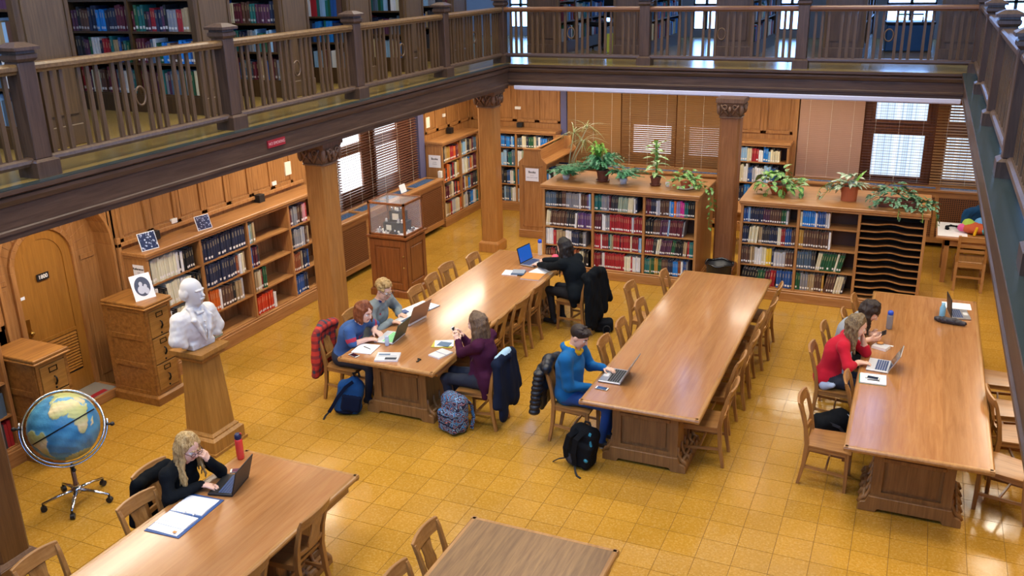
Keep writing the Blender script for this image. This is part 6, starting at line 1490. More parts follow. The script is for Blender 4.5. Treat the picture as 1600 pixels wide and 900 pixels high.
# ================================================================== plaster bust
bu = thing('plaster_bust', 'white plaster portrait bust of a balding man in coat on the wooden pedestal', 'bust', (-6.39, -.94, 1.151), -PI/2-.12)
S = SDF((-.36, -.3, -.02), (.36, .34, .80), .0068); W3 = (0, 1, 2)
S.box((0, 0, .03), (.15, .10, .035), None, .012, .01); S.ell((0, .0, .20), (.20, .135, .21), None, .05); S.ell((0, -.01, .30), (.22, .12, .12), None, .06)
for s in (1, -1):
    S.cone((s*.19, -.01, .33), (s*.255, .01, .14), .088, .082, .05); S.cone((s*.255, .01, .14), (s*.22, .05, .085), .08, .05, .03)
S.cut((0, -.16, .02), (.2, .12, .16), None, .02); S.cut((.34, .0, -.02), (.14, .3, .11), None, .02); S.cut((-.34, 0, -.02), (.14, .3, .11), None, .02)
S.cone((0, -.01, .38), (0, .015, .50), .078, .066, .04)
for s in (1, -1):       # lapels, collar, waistcoat edges
    S.chain([(s*.075, .06, .42), (s*.10, .125, .33), (s*.05, .155, .20), (s*.02, .16, .10)], [.022, .028, .022, .012], .012, flat=None); S.chain([(s*.05, .06, .43), (s*.03, .10, .39)], [.018, .014], .01); S.chain([(s*.085, .02, .44), (s*.07, .07, .42)], [.02, .018], .02)
S.chain([(-.03, .11, .385), (.03, .11, .385)], [.016, .016], .01); S.chain([(0, .12, .36), (0, .145, .24), (0, .15, .14)], [.01, .012, .01], .01)
for z in (.30, .24, .18): S.ell((0, .158, z), (.01, .008, .01), None, .004)
HRb = rotm(12, 2); Hb = np.array([0, .03, .60]); sc_ = 1.2
def hb(x, y, z): return Hb+HRb@(np.array([x, y, z])*sc_)
def el(c, r, k): S.ell(hb(*c), np.array(r)*sc_, HRb, k)
el((0, -.012, .03), (.078, .097, .09), .02); el((0, .022, -.025), (.062, .072, .088), .03); el((0, .056, -.088), (.034, .03, .026), .03)
for s in (1, -1):
    el((s*.078, -.01, -.006), (.012, .023, .034), .01); S.cut(hb(s*.031, .1, .006), np.array((.02, .016, .013))*sc_, HRb, .012); el((s*.031, .073, .005), (.015, .014, .012), .004); S.cone(hb(s*.014, .094, .028), hb(s*.05, .078, .027), .010, .008, .012)
    for k in range(6): el((s*(.066-.004*k), -.035-.010*k, -.015+.010*(k % 3)), (.015, .018, .022), .01)
    el((s*.052, -.05, -.03), (.028, .04, .045), .03)
S.cone(hb(0, .086, .018), hb(0, .112, -.022), .011, .016, .012); el((0, .098, -.05), (.03, .012, .01), .008); el((0, .094, -.062), (.022, .01, .008), .008)
S.rough(.0022, 55, (-.36, -.3, 0), (.36, .34, .45), seed=5); S.clipz(.0)
obj('bust_body', S.mesh('bust_body', ['plaster_white'], 1), bu)

# ================================================================== coats on chair backs
def plaid_mat(name):
    mt, t, b = nt(name); b.inputs['Roughness'].default_value = .85; tc = N(t, 'ShaderNodeTexCoord'); sp = N(t, 'ShaderNodeSeparateXYZ'); t.links.new(tc.outputs['Object'], sp.inputs[0])
    def stripe(src, sc, duty):
        m1 = N(t, 'ShaderNodeMath', operation='MULTIPLY'); m1.inputs[1].default_value = sc; t.links.new(src, m1.inputs[0]); f = N(t, 'ShaderNodeMath', operation='FRACT'); t.links.new(m1.outputs[0], f.inputs[0]); l = N(t, 'ShaderNodeMath', operation='LESS_THAN'); l.inputs[1].default_value = duty; t.links.new(f.outputs[0], l.inputs[0]); return l.outputs[0]
    ad = N(t, 'ShaderNodeMath', operation='ADD'); t.links.new(stripe(sp.outputs[0], 11, .42), ad.inputs[0]); t.links.new(stripe(sp.outputs[2], 11, .42), ad.inputs[1])
    hf = N(t, 'ShaderNodeMath', operation='MULTIPLY'); hf.inputs[1].default_value = .5; t.links.new(ad.outputs[0], hf.inputs[0])
    rp = N(t, 'ShaderNodeValToRGB'); rp.color_ramp.interpolation = 'CONSTANT'; e = rp.color_ramp.elements; e[0].color = lin('#c03528'); e[1].position = .9; e[1].color = lin('#333a48'); e3 = rp.color_ramp.elements.new(.4); e3.color = lin('#8a2c2a'); t.links.new(hf.outputs[0], rp.inputs[0]); t.links.new(rp.outputs[0], b.inputs['Base Color']); return mt
plaid_mat('plaid'); cloth('coat_navy', '#161f33'); cloth('coat_black', '#0e1216'); plain('puffer_black', '#11161f', .4, bump=.1, bscale=50, var=.1); cloth('lining_pale', '#9fc0d4')
def coat(name, label, root, face, mats, fn, rough=.005, fr=24, lo=(-.42, -.62, .03), hi=(.42, -.02, 1.0)):
    a = math.radians(face); p = thing(name, label, 'jacket', (root[0], root[1], 0), a-PI/2); S = SDF(lo, hi, .008); fn(S); S.rough(rough*1.5, fr, seed=sum(map(ord, label)) % 99, aniso=(1, 1, .22))
    obj('garment', S.mesh('garment', mats), p, (0, .075, 0)); return p
def f_plaid(S):
    S.chain([(-.17, -.335, .86), (0, -.37, .885), (.17, -.335, .86)], [.045, .05, .045], .03); S.cone((.08, -.375, .80), (.12, -.40, .36), .10, .10, .04, 0, ((0, 1, 0), .32)); S.cone((-.1, -.375, .80), (-.09, -.40, .42), .1, .09, .04, 0, ((0, 1, 0), .32)); S.cone((.19, -.35, .80), (.24, -.38, .33), .055, .05, .04); S.cone((-.18, -.36, .80), (-.15, -.40, .42), .05, .045, .04); S.cone((.12, -.40, .5), (.20, -.40, .30), .06, .04, .04)
coat('plaid_shirt', 'red plaid flannel shirt hung over the chair of the auburn haired student', (-5.60, .58), 0, ['plaid'], f_plaid)
def f_navy(S):
    S.chain([(-.2, -.345, .82), (0, -.385, .85), (.2, -.345, .82)], [.045, .05, .045], .04, 0); S.cone((.12, -.375, .80), (.15, -.42, .30), .10, .105, .04, 0, ((0, 1, 0), .38)); S.cone((-.12, -.375, .80), (-.17, -.42, .24), .10, .10, .04, 0, ((0, 1, 0), .38)); S.cone((0, -.38, .80), (.0, -.42, .36), .1, .1, .04, 0, ((0, 1, 0), .4)); S.cone((.2, -.37, .80), (.26, -.40, .40), .055, .05, .03, 0); S.cone((-.2, -.37, .80), (-.27, -.39, .36), .055, .05, .03, 0); S.chain([(-.13, -.34, .865), (.0, -.375, .89), (.11, -.36, .87)], [.035, .045, .035], .02, 1)
coat('navy_coat', 'dark navy coat with pale blue lining over the chair of the woman in purple', (-3.84, .58), 180, ['coat_navy', 'lining_pale'], f_navy)
def f_black(S):
    S.chain([(-.2, -.335, .84), (0, -.375, .88), (.2, -.335, .84)], [.055, .06, .055], .04); S.cone((.12, -.38, .80), (.15, -.44, .34), .10, .10, .04, 0, ((0, 1, 0), .42)); S.cone((-.1, -.38, .80), (-.16, -.46, .16), .10, .07, .04, 0, ((0, 1, 0), .5)); S.cone((0, -.38, .80), (-.02, -.45, .28), .1, .09, .04, 0, ((0, 1, 0), .45)); S.cone((.2, -.38, .82), (.30, -.42, .42), .055, .05, .03); S.cone((-.2, -.38, .80), (-.26, -.43, .2), .06, .05, .03)
coat('black_coat', 'long black coat over the chair of the woman in black', (-3.81, 3.60), 168, ['coat_black'], f_black)
def f_puffer(S):
    S.chain([(-.18, -.335, .84), (0, -.375, .87), (.18, -.335, .84)], [.055, .06, .055], .04); S.box((-.02, -.40, .62), (.18, .04, .24), None, .035, .04)
    for i in range(9): S.ell((.22+.012*i*.6, -.40-.004*i, .80-.052*i), (.062, .058, .034), None, .008)
    S.cone((.14, -.40, .6), (.13, -.41, .36), .07, .03, .04)
    for i in range(8): S.ell((0, -.435, .82-.055*i), (.185, .03, .03), None, .01)
coat('padded_jacket', 'black quilted padded jacket over the chair of the student in blue', (-2.74, .60), 0, ['puffer_black'], f_puffer, .003)
def f_small(S):
    S.chain([(-.16, -.33, .80), (0, -.37, .78), (.17, -.33, .80)], [.05, .055, .05], .04); S.box((0, -.39, .58), (.17, .04, .22), None, .035, .04); S.cone((.17, -.36, .75), (.22, -.38, .44), .055, .045, .04)
coat('black_jacket', 'black jacket over the chair of the blonde student', (-5.13, -2.70), 0, ['coat_black'], f_small)
def f_sweat(S): S.chain([(-.15, -.33, .84), (0, -.37, .86), (.15, -.33, .84)], [.04, .045, .04], .04); S.box((0, -.385, .66), (.16, .03, .18), None, .025, .04)

# ================================================================== bags
def pattern_mat(name):
    mt, t, b = nt(name); b.inputs['Roughness'].default_value = .7; tc = N(t, 'ShaderNodeTexCoord'); v = N(t, 'ShaderNodeTexVoronoi', feature='F1'); v.inputs['Scale'].default_value = 13; nz = N(t, 'ShaderNodeTexNoise'); nz.inputs['Scale'].default_value = 9
    mxv = N(t, 'ShaderNodeMix', data_type='VECTOR'); mxv.inputs[0].default_value = .12; t.links.new(tc.outputs['Object'], nz.inputs['Vector']); t.links.new(tc.outputs['Object'], mxv.inputs[4]); t.links.new(nz.outputs['Color'], mxv.inputs[5]); t.links.new(mxv.outputs[1], v.inputs['Vector'])
    m1 = N(t, 'ShaderNodeMath', operation='MULTIPLY'); m1.inputs[1].default_value = 26; t.links.new(v.outputs['Distance'], m1.inputs[0]); sn = N(t, 'ShaderNodeMath', operation='FRACT'); t.links.new(m1.outputs[0], sn.inputs[0])
    m1.inputs[1].default_value = 3.0
    rp = N(t, 'ShaderNodeValToRGB'); rp.color_ramp.interpolation = 'CONSTANT'; e = rp.color_ramp.elements; e[0].color = lin('#c88a86'); e[1].position = .80; e[1].color = lin('#101a38')
    for p_, c_ in ((.10, '#14213f'), (.22, '#3f86bd'), (.38, '#101d42'), (.50, '#9cc4dc'), (.60, '#14234a')): q = rp.color_ramp.elements.new(p_); q.color = lin(c_)
    t.links.new(sn.outputs[0], rp.inputs[0]); t.links.new(rp.outputs[0], b.inputs['Base Color']); return mt
pattern_mat('paisley'); cloth('pack_blue', '#1d4a80'); cloth('pack_navy', '#141f38'); cloth('pack_black', '#14171b'); cloth('pack_grey', '#34363d'); plain('accent_teal', '#1f7f9a', .6); plain('webbing', '#101215', .7)
def bag(name, label, loc, rz, fn, mats, lo=(-.3, -.3, -.01), hi=(.3, .3, .6), cat='backpack'):
    p = thing(name, label, cat, loc, rz); S = SDF(lo, hi, .0075); fn(S); S.rough(.003, 28, seed=3); S.clipz(.0); obj('bag_body', S.mesh('bag_body', mats), p); return p
def strap(p, pts, w=.035, mat='webbing', nm='strap', th=.007, up=(0, 1, 0)): return MB().bar(pts, w, th, up).build(nm, mat, p)
bp1 = bag('backpack', 'navy and blue backpack slumped against the near end of the four student table', (-5.36, .22, 0), .5, lambda S: (S.box((0, 0, .20), (.15, .10, .19), rotm(0, 0, 14), .07, .03, 0), S.ell((.06, 0, .33), (.1, .085, .12), None, .04, 0), S.ell((-.03, 0, .06), (.16, .11, .06), None, .03, 1), S.box((.02, -.10, .16), (.11, .035, .10), rotm(0, 0, 14), .03, .012, 1)), ['pack_blue', 'pack_navy'], (-.3, -.22, -.01), (.3, .22, .52))
strap(bp1, [(.06, -.08, .42), (-.02, -.13, .38), (-.12, -.13, .26), (-.2, -.1, .12), (-.24, -.09, .06)], .04, 'pack_navy', 'strap'); strap(bp1, [(-.24, -.09, .06), (-.28, -.12, .03), (-.3, -.16, .006)], .02, 'webbing', 'strap_end'); strap(bp1, [(.08, .0, .44), (.06, -.02, .50), (.12, .02, .49), (.13, .03, .42)], .025, 'webbing', 'grab_handle')
bp2 = bag('backpack', 'blue paisley patterned backpack on the floor beside the woman in purple', (-4.03, .28, 0), -.35, lambda S: (S.box((0, 0, .225), (.17, .095, .225), None, .09, .02, 0), S.box((0, -.105, .15), (.135, .045, .125), None, .03, .012, 0), S.cone((-.12, -.148, .22), (.12, -.148, .22), .009, .009, .003, 1), S.cone((-.12, -.15, .12), (.12, -.15, .12), .007, .007, .003, 1), S.cone((-.15, -.07, .32), (.15, -.07, .32), .007, .007, .003, 1)), ['paisley', 'pack_navy'])
strap(bp2, [(.07, .09, .38), (.13, .13, .30), (.16, .13, .16), (.15, .10, .03)], .05, 'paisley'); strap(bp2, [(-.04, .05, .40), (-.02, .05, .44), (.03, .05, .44), (.05, .05, .40)], .02, 'webbing', 'grab_handle')
bp3 = bag('backpack', 'black backpack with teal accents leaning on the near end of the middle table', (-2.47, .10, 0), -.15, lambda S: (S.box((0, 0, .22), (.15, .10, .22), rotm(0, 0, 8), .08, .02, 0), S.box((.03, -.09, .16), (.11, .05, .14), rotm(0, 0, 8), .045, .015, 0), S.ell((-.05, -.02, .08), (.14, .12, .09), None, .03, 1), S.cone((.11, -.07, .40), (.13, -.09, .27), .014, .010, .004, 2), S.ell((.10, -.14, .13), (.022, .014, .018), None, .002, 2)), ['pack_black', 'pack_grey', 'accent_teal'])
strap(bp3, [(-.02, -.09, .43), (-.09, -.15, .37), (-.13, -.15, .22), (-.14, -.11, .09)], .055, 'pack_black'); strap(bp3, [(.06, -.10, .44), (.0, -.17, .36), (-.02, -.175, .2), (-.02, -.15, .05)], .055, 'pack_black'); strap(bp3, [(-.14, -.11, .09), (-.22, -.12, .06), (-.29, -.12, .008)], .022, 'webbing', 'strap_end', up=(0, 0, 1)); strap(bp3, [(-.02, -.15, .05), (.02, -.21, .02), (.06, -.25, .008), (.11, -.27, .006)], .02, 'webbing', 'strap_end', up=(0, 0, 1)); strap(bp3, [(.0, .02, .44), (.01, .02, .48), (.06, .02, .48), (.07, .02, .44)], .022, 'webbing', 'grab_handle')
bp4 = bag('backpack', 'black backpack on the floor under the chair of the woman in red', (-.20, 1.66, 0), .6, lambda S: (S.box((0, 0, .12), (.2, .12, .12), None, .07, .02, 0), S.ell((.08, 0, .2), (.11, .1, .1), None, .05, 0)), ['pack_black'], (-.3, -.25, -.01), (.3, .25, .4))
strap(bp4, [(-.1, -.1, .2), (0, -.15, .16), (.08, -.16, .06), (.06, -.17, .01)], .03, 'pack_grey')
strap(bp4, [(.12, -.08, .27), (.16, -.14, .2), (.17, -.16, .08)], .006, plain('cable_pale', '#c8d4e0', .4), 'cable', .006)
sb = bag('shoulder_bag', 'black bag on the floor behind the coat of the woman in black', (-3.42, 3.62, 0), .3, lambda S: (S.box((0, 0, .09), (.14, .09, .09), None, .05, .02, 0),), ['pack_black'], (-.22, -.2, -.01), (.22, .2, .3), 'bag')
MB().tube([(.05+.05*math.cos(a), -.12, .06+.06*math.sin(a)) for a in np.linspace(0, 2*PI, 14)], .009, 6).build('strap', 'webbing', sb, smooth=True)
rb = bag('craft_bag', 'brightly coloured woven bag on the small desk at the far right', (1.30, 7.72, .745), 0, lambda S: (S.ell((0, 0, .08), (.22, .15, .09), None, .02, 0), S.ell((-.12, .02, .14), (.09, .08, .08), None, .02, 1), S.ell((.08, .06, .16), (.12, .09, .08), None, .02, 2), S.ell((-.2, -.02, .08), (.07, .06, .06), None, .02, 3), S.cone((.0, -.15, .12), (-.03, -.17, .0), .02, .02, .01, 4), S.ell((.14, -.06, .08), (.1, .1, .07), None, .01, 5)), [plain('wool_orange', '#b5522a', .8), plain('wool_green', '#9fc24a', .8), plain('wool_blue', '#5f9fd8', .8), plain('wool_pink', '#d05a9a', .8), 'hood_yellow', plain('wool_cyan', '#4ab0c0', .8)], (-.34, -.26, -.01), (.34, .26, .34), 'bag')
hp_ = bag('headphones', 'dark headphones lying on the white paper of the small desk', (.98, 7.86, .745), .4, lambda S: (S.chain([(-.1, 0, .02), (-.08, .06, .03), (0, .09, .035), (.08, .06, .03), (.1, 0, .02)], [.016]*5, .01), S.ell((-.1, -.02, .025), (.03, .04, .025)), S.ell((.1, -.02, .025), (.03, .04, .025))), ['pack_black'], (-.2, -.1, -.01), (.2, .16, .12), 'headphones')
chair(1.36, 8.36, 268, 'wooden chair with blue jacket behind the small desk at the far right', None, False)
cloth('jacket_blue', '#1f4a74')
def f_blue(S):
    S.chain([(-.17, -.33, .86), (0, -.36, .90), (.17, -.33, .86)], [.06, .07, .06], .04); S.cone((.1, -.36, .82), (.14, -.38, .42), .11, .10, .04, 0, ((0, 1, 0), .5)); S.cone((-.1, -.36, .82), (-.14, -.38, .42), .11, .10, .04, 0, ((0, 1, 0), .5)); S.cone((-.18, -.30, .84), (-.22, -.26, .5), .065, .055, .04); S.cone((.18, -.30, .84), (.22, -.26, .5), .065, .055, .04)
coat('blue_jacket', 'dark blue jacket over the chair behind the colourful bag at the far right', (1.36, 8.36), 268, ['jacket_blue'], f_blue)
# ================================================================== things on the tables
TT = TH+.0012
plain('silver', '#b9bcc2', .35, .85); plain('silver_light', '#d4d7da', .4, .3); plain('key_black', '#1a1b1f', .5); plain('key_grey', '#3c4f78', .5); plain('lid_green', '#2d4a3c', .4); plain('lid_tan', '#9a8574', .35, .5); plain('key_green_reflection', '#7fd08a', .6); plain('screen_off', '#121418', .12)
def screen_mat(name, c1, c2, s):
    mt, t, b = nt(name); tc = N(t, 'ShaderNodeTexCoord'); nz = N(t, 'ShaderNodeTexBrick'); nz.inputs['Scale'].default_value = 3.2; nz.inputs['Color1'].default_value = lin(c1); nz.inputs['Color2'].default_value = lin(c2); nz.inputs['Mortar'].default_value = lin(c1); t.links.new(tc.outputs['Generated'], nz.inputs['Vector'])
    b.inputs['Base Color'].default_value = (0, 0, 0, 1); b.inputs['Roughness'].default_value = .2; t.links.new(nz.outputs[0], b.inputs['Emission Color']); b.inputs['Emission Strength'].default_value = s; return mt
screen_mat('screen_blue', '#1d63c8', '#3f8fe0', .75); screen_mat('screen_page', '#4a5060', '#70788a', .5)
def laptop(label, xy, face, w=.34, d=.235, op=108, base='silver', keys='key_black', lid='silver', screen='screen_page', th=.02):
    a = math.radians(face); L = thing('laptop', label, 'laptop', (xy[0], xy[1], TT), a-PI/2)
    MB().box(-w/2, w/2, -d/2, d/2, .002, th).build('base', base, L, bevel=.004)
    k = MB(); kw = w*.86/13
    for r in range(5):
        for c in range(13): x = -w*.43+kw*c; y = d*.40-r*d*.105; k.box(x+.0015, x+kw-.0015, y-d*.09, y-.0012, th, th+.002)
    tag(k.build('keys', keys, L), kind='stuff')
    MB().box(-w*.15, w*.15, -d*.44, -d*.19, th, th+.0008).build('trackpad', base if base != 'silver' else 'silver_light', L)
    lo = MB(); lo.box(-w/2, w/2, -.004, .006, 0, d); li = lo.build('lid', lid, L, (0, d/2-.004, th), bevel=.003); li.rotation_euler = (math.radians(-(op-90)), 0, 0)
    MB().box(-w/2+.012, w/2-.012, -.0052, -.0042, .014, d-.012).build('screen', screen, li)
    return L
laptop('black laptop in front of the blonde student', (-4.69, -2.56), 14, .32, .22, 106, 'black_plastic', 'key_grey', 'black_plastic', 'screen_off')
laptop('laptop with dark green lid in front of the auburn haired student', (-5.09, .74), 4, .34, .24, 112, 'silver_light', 'key_green_reflection', 'lid_green', 'screen_page')  # green reflection on the keyboard painted into the key colour
l3 = laptop('thick silver brown laptop of the young man in grey', (-5.16, 1.33), -8, .36, .25, 112, 'silver_light', 'key_grey', 'lid_tan', 'screen_page', .032)
laptop('laptop with glowing blue screen at the far end of the table', (-4.60, 3.94), 170, .34, .23, 104, 'silver', 'key_grey', 'black_plastic', 'screen_blue')
laptop('silver laptop of the student in blue', (-2.33, .655), 0, .35, .24, 118, 'silver', 'key_black', 'silver', 'screen_page')
laptop('silver laptop of the woman in red', (.19, 1.90), -4, .32, .22, 118, 'silver_light', 'key_grey', 'silver', 'screen_off')
laptop('abandoned laptop with steep lid at the far end of the right table', (.99, 3.80), 188, .32, .22, 96, 'silver', 'key_grey', 'black_plastic', 'screen_off')
def phone(label, xy, rz, z=TT, mat='white_plastic', scr='screen_off'):
    p = thing('phone', label, 'phone', (xy[0], xy[1], z), rz); MB().box(-.034, .034, -.068, .068, 0, .008).build('case', mat, p, bevel=.006, seg=2); MB().box(-.029, .029, -.052, .052, .008, .0085).build('screen', scr, p); return p
phone('white phone beside the red bottle', (-4.78, -2.33), -1.0, scr=plain('screen_plum', '#5a2f45', .2)); phone('white phone at the near left corner of the four student table', (-5.21, .16), 1.25); phone('white phone in front of the silver laptop of the student in blue', (-2.36, .345), 1.5)
phone('white phone lying on the notebook of the woman in red', (.15, 1.535), 1.45, TT+.0165)
ph = phone('phone held up by the woman in purple', (-4.19, .67), PI/2, 1.0, 'white_plastic'); ph.rotation_euler = (.9, .0, PI/2)
ph = phone('phone held by the woman in the grey blouse', (.195, 2.54), 0, .895, 'black_plastic'); ph.rotation_euler = (0, -.55, 0)
def papers(name, label, cat, xy, rz, sheets, w, d, z=TT):
    """stack of sheets/blocks: (material, thickness, dx, dy, rz, scale)"""
    p = thing(name, label, cat, (xy[0], xy[1], z), rz); zz = 0
    for nm, mt, th, dx, dy, r, s in sheets:
        o = MB().box(-w*s/2, w*s/2, -d*s/2, d*s/2, 0, th).build(nm, mt, p, (dx, dy, zz)); o.rotation_euler = (0, 0, r); zz += th
    return p
plain('cover_blue', '#2c4f86', .5); plain('cover_teal', '#2aa08a', .5); plain('cover_orange', '#c98a45', .5); plain('cover_yellow', '#b8b03a', .5); plain('cover_slate', '#4d6a86', .5); plain('print_grey', '#8f99a6', .6); plain('print_dark', '#2c3440', .6); plain('pencil', '#d0a035', .5)
bi = papers('ring_binder', 'open blue ring binder with white sheets beside the blonde student', 'binder', (-4.725, -3.04), .06, (('cover', 'cover_blue', .004, 0, 0, 0, 1.0),), .33, .56)
for s in (-1, 1):
    q = MB(); n_ = 6
    for i in range(n_): 
        t0, t1 = i/n_, (i+1)/n_; q.box(-.145, .145, s*(.012+.245*t0) if s > 0 else -(.012+.245*t1), s*(.012+.245*t1) if s > 0 else -(.012+.245*t0), .004, .006+.012*math.sin(PI*min(1, t0+.3)))
    o = q.build('page_block', 'white_paper', bi); o.rotation_euler = (0, 0, .05*s)
for x in (-.09, 0, .09): MB().tube([(x, -.016+.0, .012), (x, -.012, .028), (x, 0, .034), (x, .012, .028), (x, .016, .012)], .002, 5).build('binder_ring', 'chrome', bi)
tag(MB().box(.08, .11, -.25, -.225, .018, .0195).build('tab', 'cover_orange', bi), 'orange page tab')
nb = papers('open_notebook', 'open white notebook behind the silver brown laptop', 'notebook', (-5.245, 1.72), -.25, (('cover', 'cover_slate', .006, 0, 0, 0, 1.0),), .30, .46)
for s in (-1, 1): MB().box(-.145, .145, min(s*.006, s*.22), max(s*.006, s*.22), .006, .014).build('page_block', 'white_paper', nb)
tag(MB().box(-.05, .05, -.055, .055, 0, .008).build('calculator', 'cover_blue', None, (-5.36, 1.52, TT+.0145), -.5), 'blue calculator lying on the open notebook', 'calculator')
def pen(label, p0, p1, mat='key_black', r=.0045):
    return tag(MB().tube([p0, p1], [r, r*.8], 8).build('pen', mat), label, 'pen')
pen('dark pen lying on the open notebook', (-5.16, 1.78, TT+.019), (-5.07, 1.68, TT+.019)); 
papers('writing_pad', 'white writing pad in front of the auburn haired student', 'paper', (-5.185, .365), .12, (('pad', 'white_paper', .008, 0, 0, 0, 1.0),), .24, .26)
pen('black pen on the white writing pad', (-5.23, .40, TT+.013), (-5.12, .36, TT+.013))
mg = papers('textbook', 'glossy textbook with grey printed cover at the near end of the four student table', 'book', (-4.82, .24), .35, (('page_block', 'white_paper', .018, 0, 0, 0, 1.0), ('cover', 'silver_light', .002, 0, 0, 0, 1.0)), .26, .22)
MB().box(-.11, .02, .03, .07, .020, .0206).build('cover_print', 'cover_slate', mg); MB().box(-.02, .11, -.09, -.03, .020, .0206).build('cover_print', 'print_dark', mg); MB().box(-.11, .10, .0, .015, .020, .0206).build('cover_print', 'print_grey', mg)
papers('notebook', 'white spiral notebook with blue line near the woman in purple', 'notebook', (-4.31, .53), -.3, (('page_block', 'white_paper', .016, 0, 0, 0, 1.0), ('cover', 'silver_light', .002, 0, 0, 0, .99)), .17, .22); tag(MB().box(-.085, .085, .0, .008, 0, .0006).build('elastic_band', 'cover_blue', None, (-4.31, .53, TT+.0182), -.3), 'thin blue band around the white notebook', 'band')
mz = papers('magazine_pile', 'small pile of yellow green magazines near the woman in purple', 'magazines', (-4.42, .80), .25, (('magazine', 'cover_yellow', .006, 0, 0, 0, 1.0), ('magazine', 'white_paper', .005, .01, .01, .2, .9), ('magazine', 'cover_slate', .005, .02, -.02, -.2, .6)), .24, .2)
ky = thing('key_bunch', 'small bunch of dark keys lying on the table', 'keys', (-4.46, .29, TT), .2)
for i in range(4): o = MB().box(-.008, .008, -.035, .03, 0, .003).tube([(.009*math.cos(a), .036+.009*math.sin(a), .002) for a in np.linspace(0, 2*PI, 9)], .003, 5).build('key', 'dark_metal', ky, (0, 0, .003*i)); o.rotation_euler = (0, 0, .25*i-.4)
def bottle(label, xy, h, r, body, cap, capm, z=TT, loop=False, straw=False):
    p = thing('water_bottle', label, 'bottle', (xy[0], xy[1], z))
    MB().lathe([(r*.9, 0), (r, .01), (r, h*.72), (r*.82, h*.8)], 18).build('bottle_body', body, p, smooth=True); MB().lathe([(r*.86, h*.79), (r*.92, h*.82), (r*.9, h*.93), (r*.6, h)], 18).build('bottle_cap', cap, p, smooth=True)
    if loop: MB().tube([(r*.5, 0, h*.95), (r*1.0, 0, h*1.04), (r*1.3, 0, h*1.0)], .006, 6).build('straw', capm, p, smooth=True)
    return p
glass('bottle_red', (.8, .05, .05), .85, .1); glass('bottle_clear', (.75, .82, .9), .35, .08); glass('bottle_smoke', (.25, .28, .36), .75, .1); plain('cap_navy', '#20254a', .4); plain('cap_blue', '#1f4fc8', .4); plain('cap_red', '#c23a3a', .4); glass('bottle_pale', (.55, .68, .9), .7, .1)
bottle('red water bottle on the lower left table', (-4.90, -2.15), .25, .034, 'bottle_red', 'cap_navy', 'cap_red', loop=True)
bottle('clear water bottle with blue cap at the far end of the table', (-4.66, 4.36), .24, .034, 'bottle_clear', 'cap_blue', 'cap_blue'); bottle('smoky water bottle with bright blue cap on the right table', (.24, 3.06), .22, .036, 'bottle_smoke', 'cap_blue', 'cap_blue')
b_ = bottle('small pale blue bottle standing on its red cap', (-5.01, .545), .12, .026, 'bottle_pale', 'bottle_pale', 'cap_red'); 
papers('notebook_pile', 'blue and grey notebooks near the far end of the table', 'notebooks', (-4.66, 3.43), .15, (('notebook', 'white_paper', .012, -.06, 0, 0, 1.0), ('notebook', 'cover_slate', .015, .05, -.01, .05, .85), ('notebook', 'print_grey', .010, .05, .0, .1, .8)), .22, .2)
papers('folder', 'orange folder on white pad beside the woman in black', 'folder', (-4.37, 3.37), .05, (('pad', 'white_paper', .012, 0, 0, 0, 1.0), ('cover', 'cover_orange', .004, 0, 0, 0, 1.02)), .27, .27)
papers('paper_sheet', 'loose white sheets below the arm of the woman in black', 'paper', (-4.36, 3.66), -.2, (('sheet', 'white_paper', .003, 0, 0, 0, 1.0),), .24, .3)
tag(MB().lathe([(.0, 0), (.05, .01), (.06, .05), (.04, .09), (.01, .1)], 14).build('pink_pouch', plain('pouch_pink', '#d2506a', .6), None, (-4.34, 4.16, TT), smooth=True), 'small pink pouch beside the woman in black', 'pouch')
papers('notebook', 'white notebook with teal edge below the phone of the woman in red', 'notebook', (.155, 1.53), .05, (('cover', 'cover_teal', .004, -.008, 0, 0, 1.0), ('page_block', 'white_paper', .012, 0, 0, 0, 1.0)), .25, .23)
pen('dark pen beside the phone on the white notebook', (.10, 1.475, TT+.021), (.22, 1.48, TT+.021))
papers('small_book', 'small thick white book in front of the woman in the grey blouse', 'book', (.185, 2.42), -.35, (('page_block', 'white_paper', .03, 0, 0, 0, 1.0), ('cover', 'silver_light', .002, 0, 0, 0, 1.0)), .16, .13); tag(MB().lathe([(.0, 0), (.035, .004), (.04, .012), (.02, .02)], 12).build('snack', 'cover_orange', None, (.17, 2.47, TT+.033), smooth=True), 'orange snack lying on the small white book', 'snack'); tag(MB().box(-.05, .05, -.012, .012, 0, .006).build('wrapper', 'white_paper', None, (.26, 2.52, TT), -.2), 'white wrapper beside the small white book', 'wrapper')
S = SDF((-.2, -.1, -.01), (.2, .1, .12), .006); S.chain([(-.15, .02, .03), (-.08, .0, .035), (.04, -.01, .035), (.15, -.02, .03)], [.03, .04, .04, .028], .02); S.rough(.004, 60, seed=8); S.clipz(0)
tag(obj('pencil_case', S.mesh('pencil_case', [plain('case_dark', '#2a2830', .5, bump=.3, bscale=40)]), None, (.89, 3.47, TT), -.1), 'crumpled dark pencil case in front of the abandoned laptop', 'pencil case')
tag(MB().lathe([(.03, 0), (.034, .02), (.034, .14), (.02, .17), (.02, .2)], 14).build('tumbler', plain('tumbler_blue', '#7fb8d8', .3), None, (.80, 3.60, TT), smooth=True), 'pale blue tumbler beside the abandoned laptop', 'tumbler')
tag(MB().box(-.16, .16, -.11, .11, 0, .004).build('paper_sheet', 'white_paper', None, (.97, 4.12, TT), .05), 'white sheets at the far right corner of the right table', 'paper')

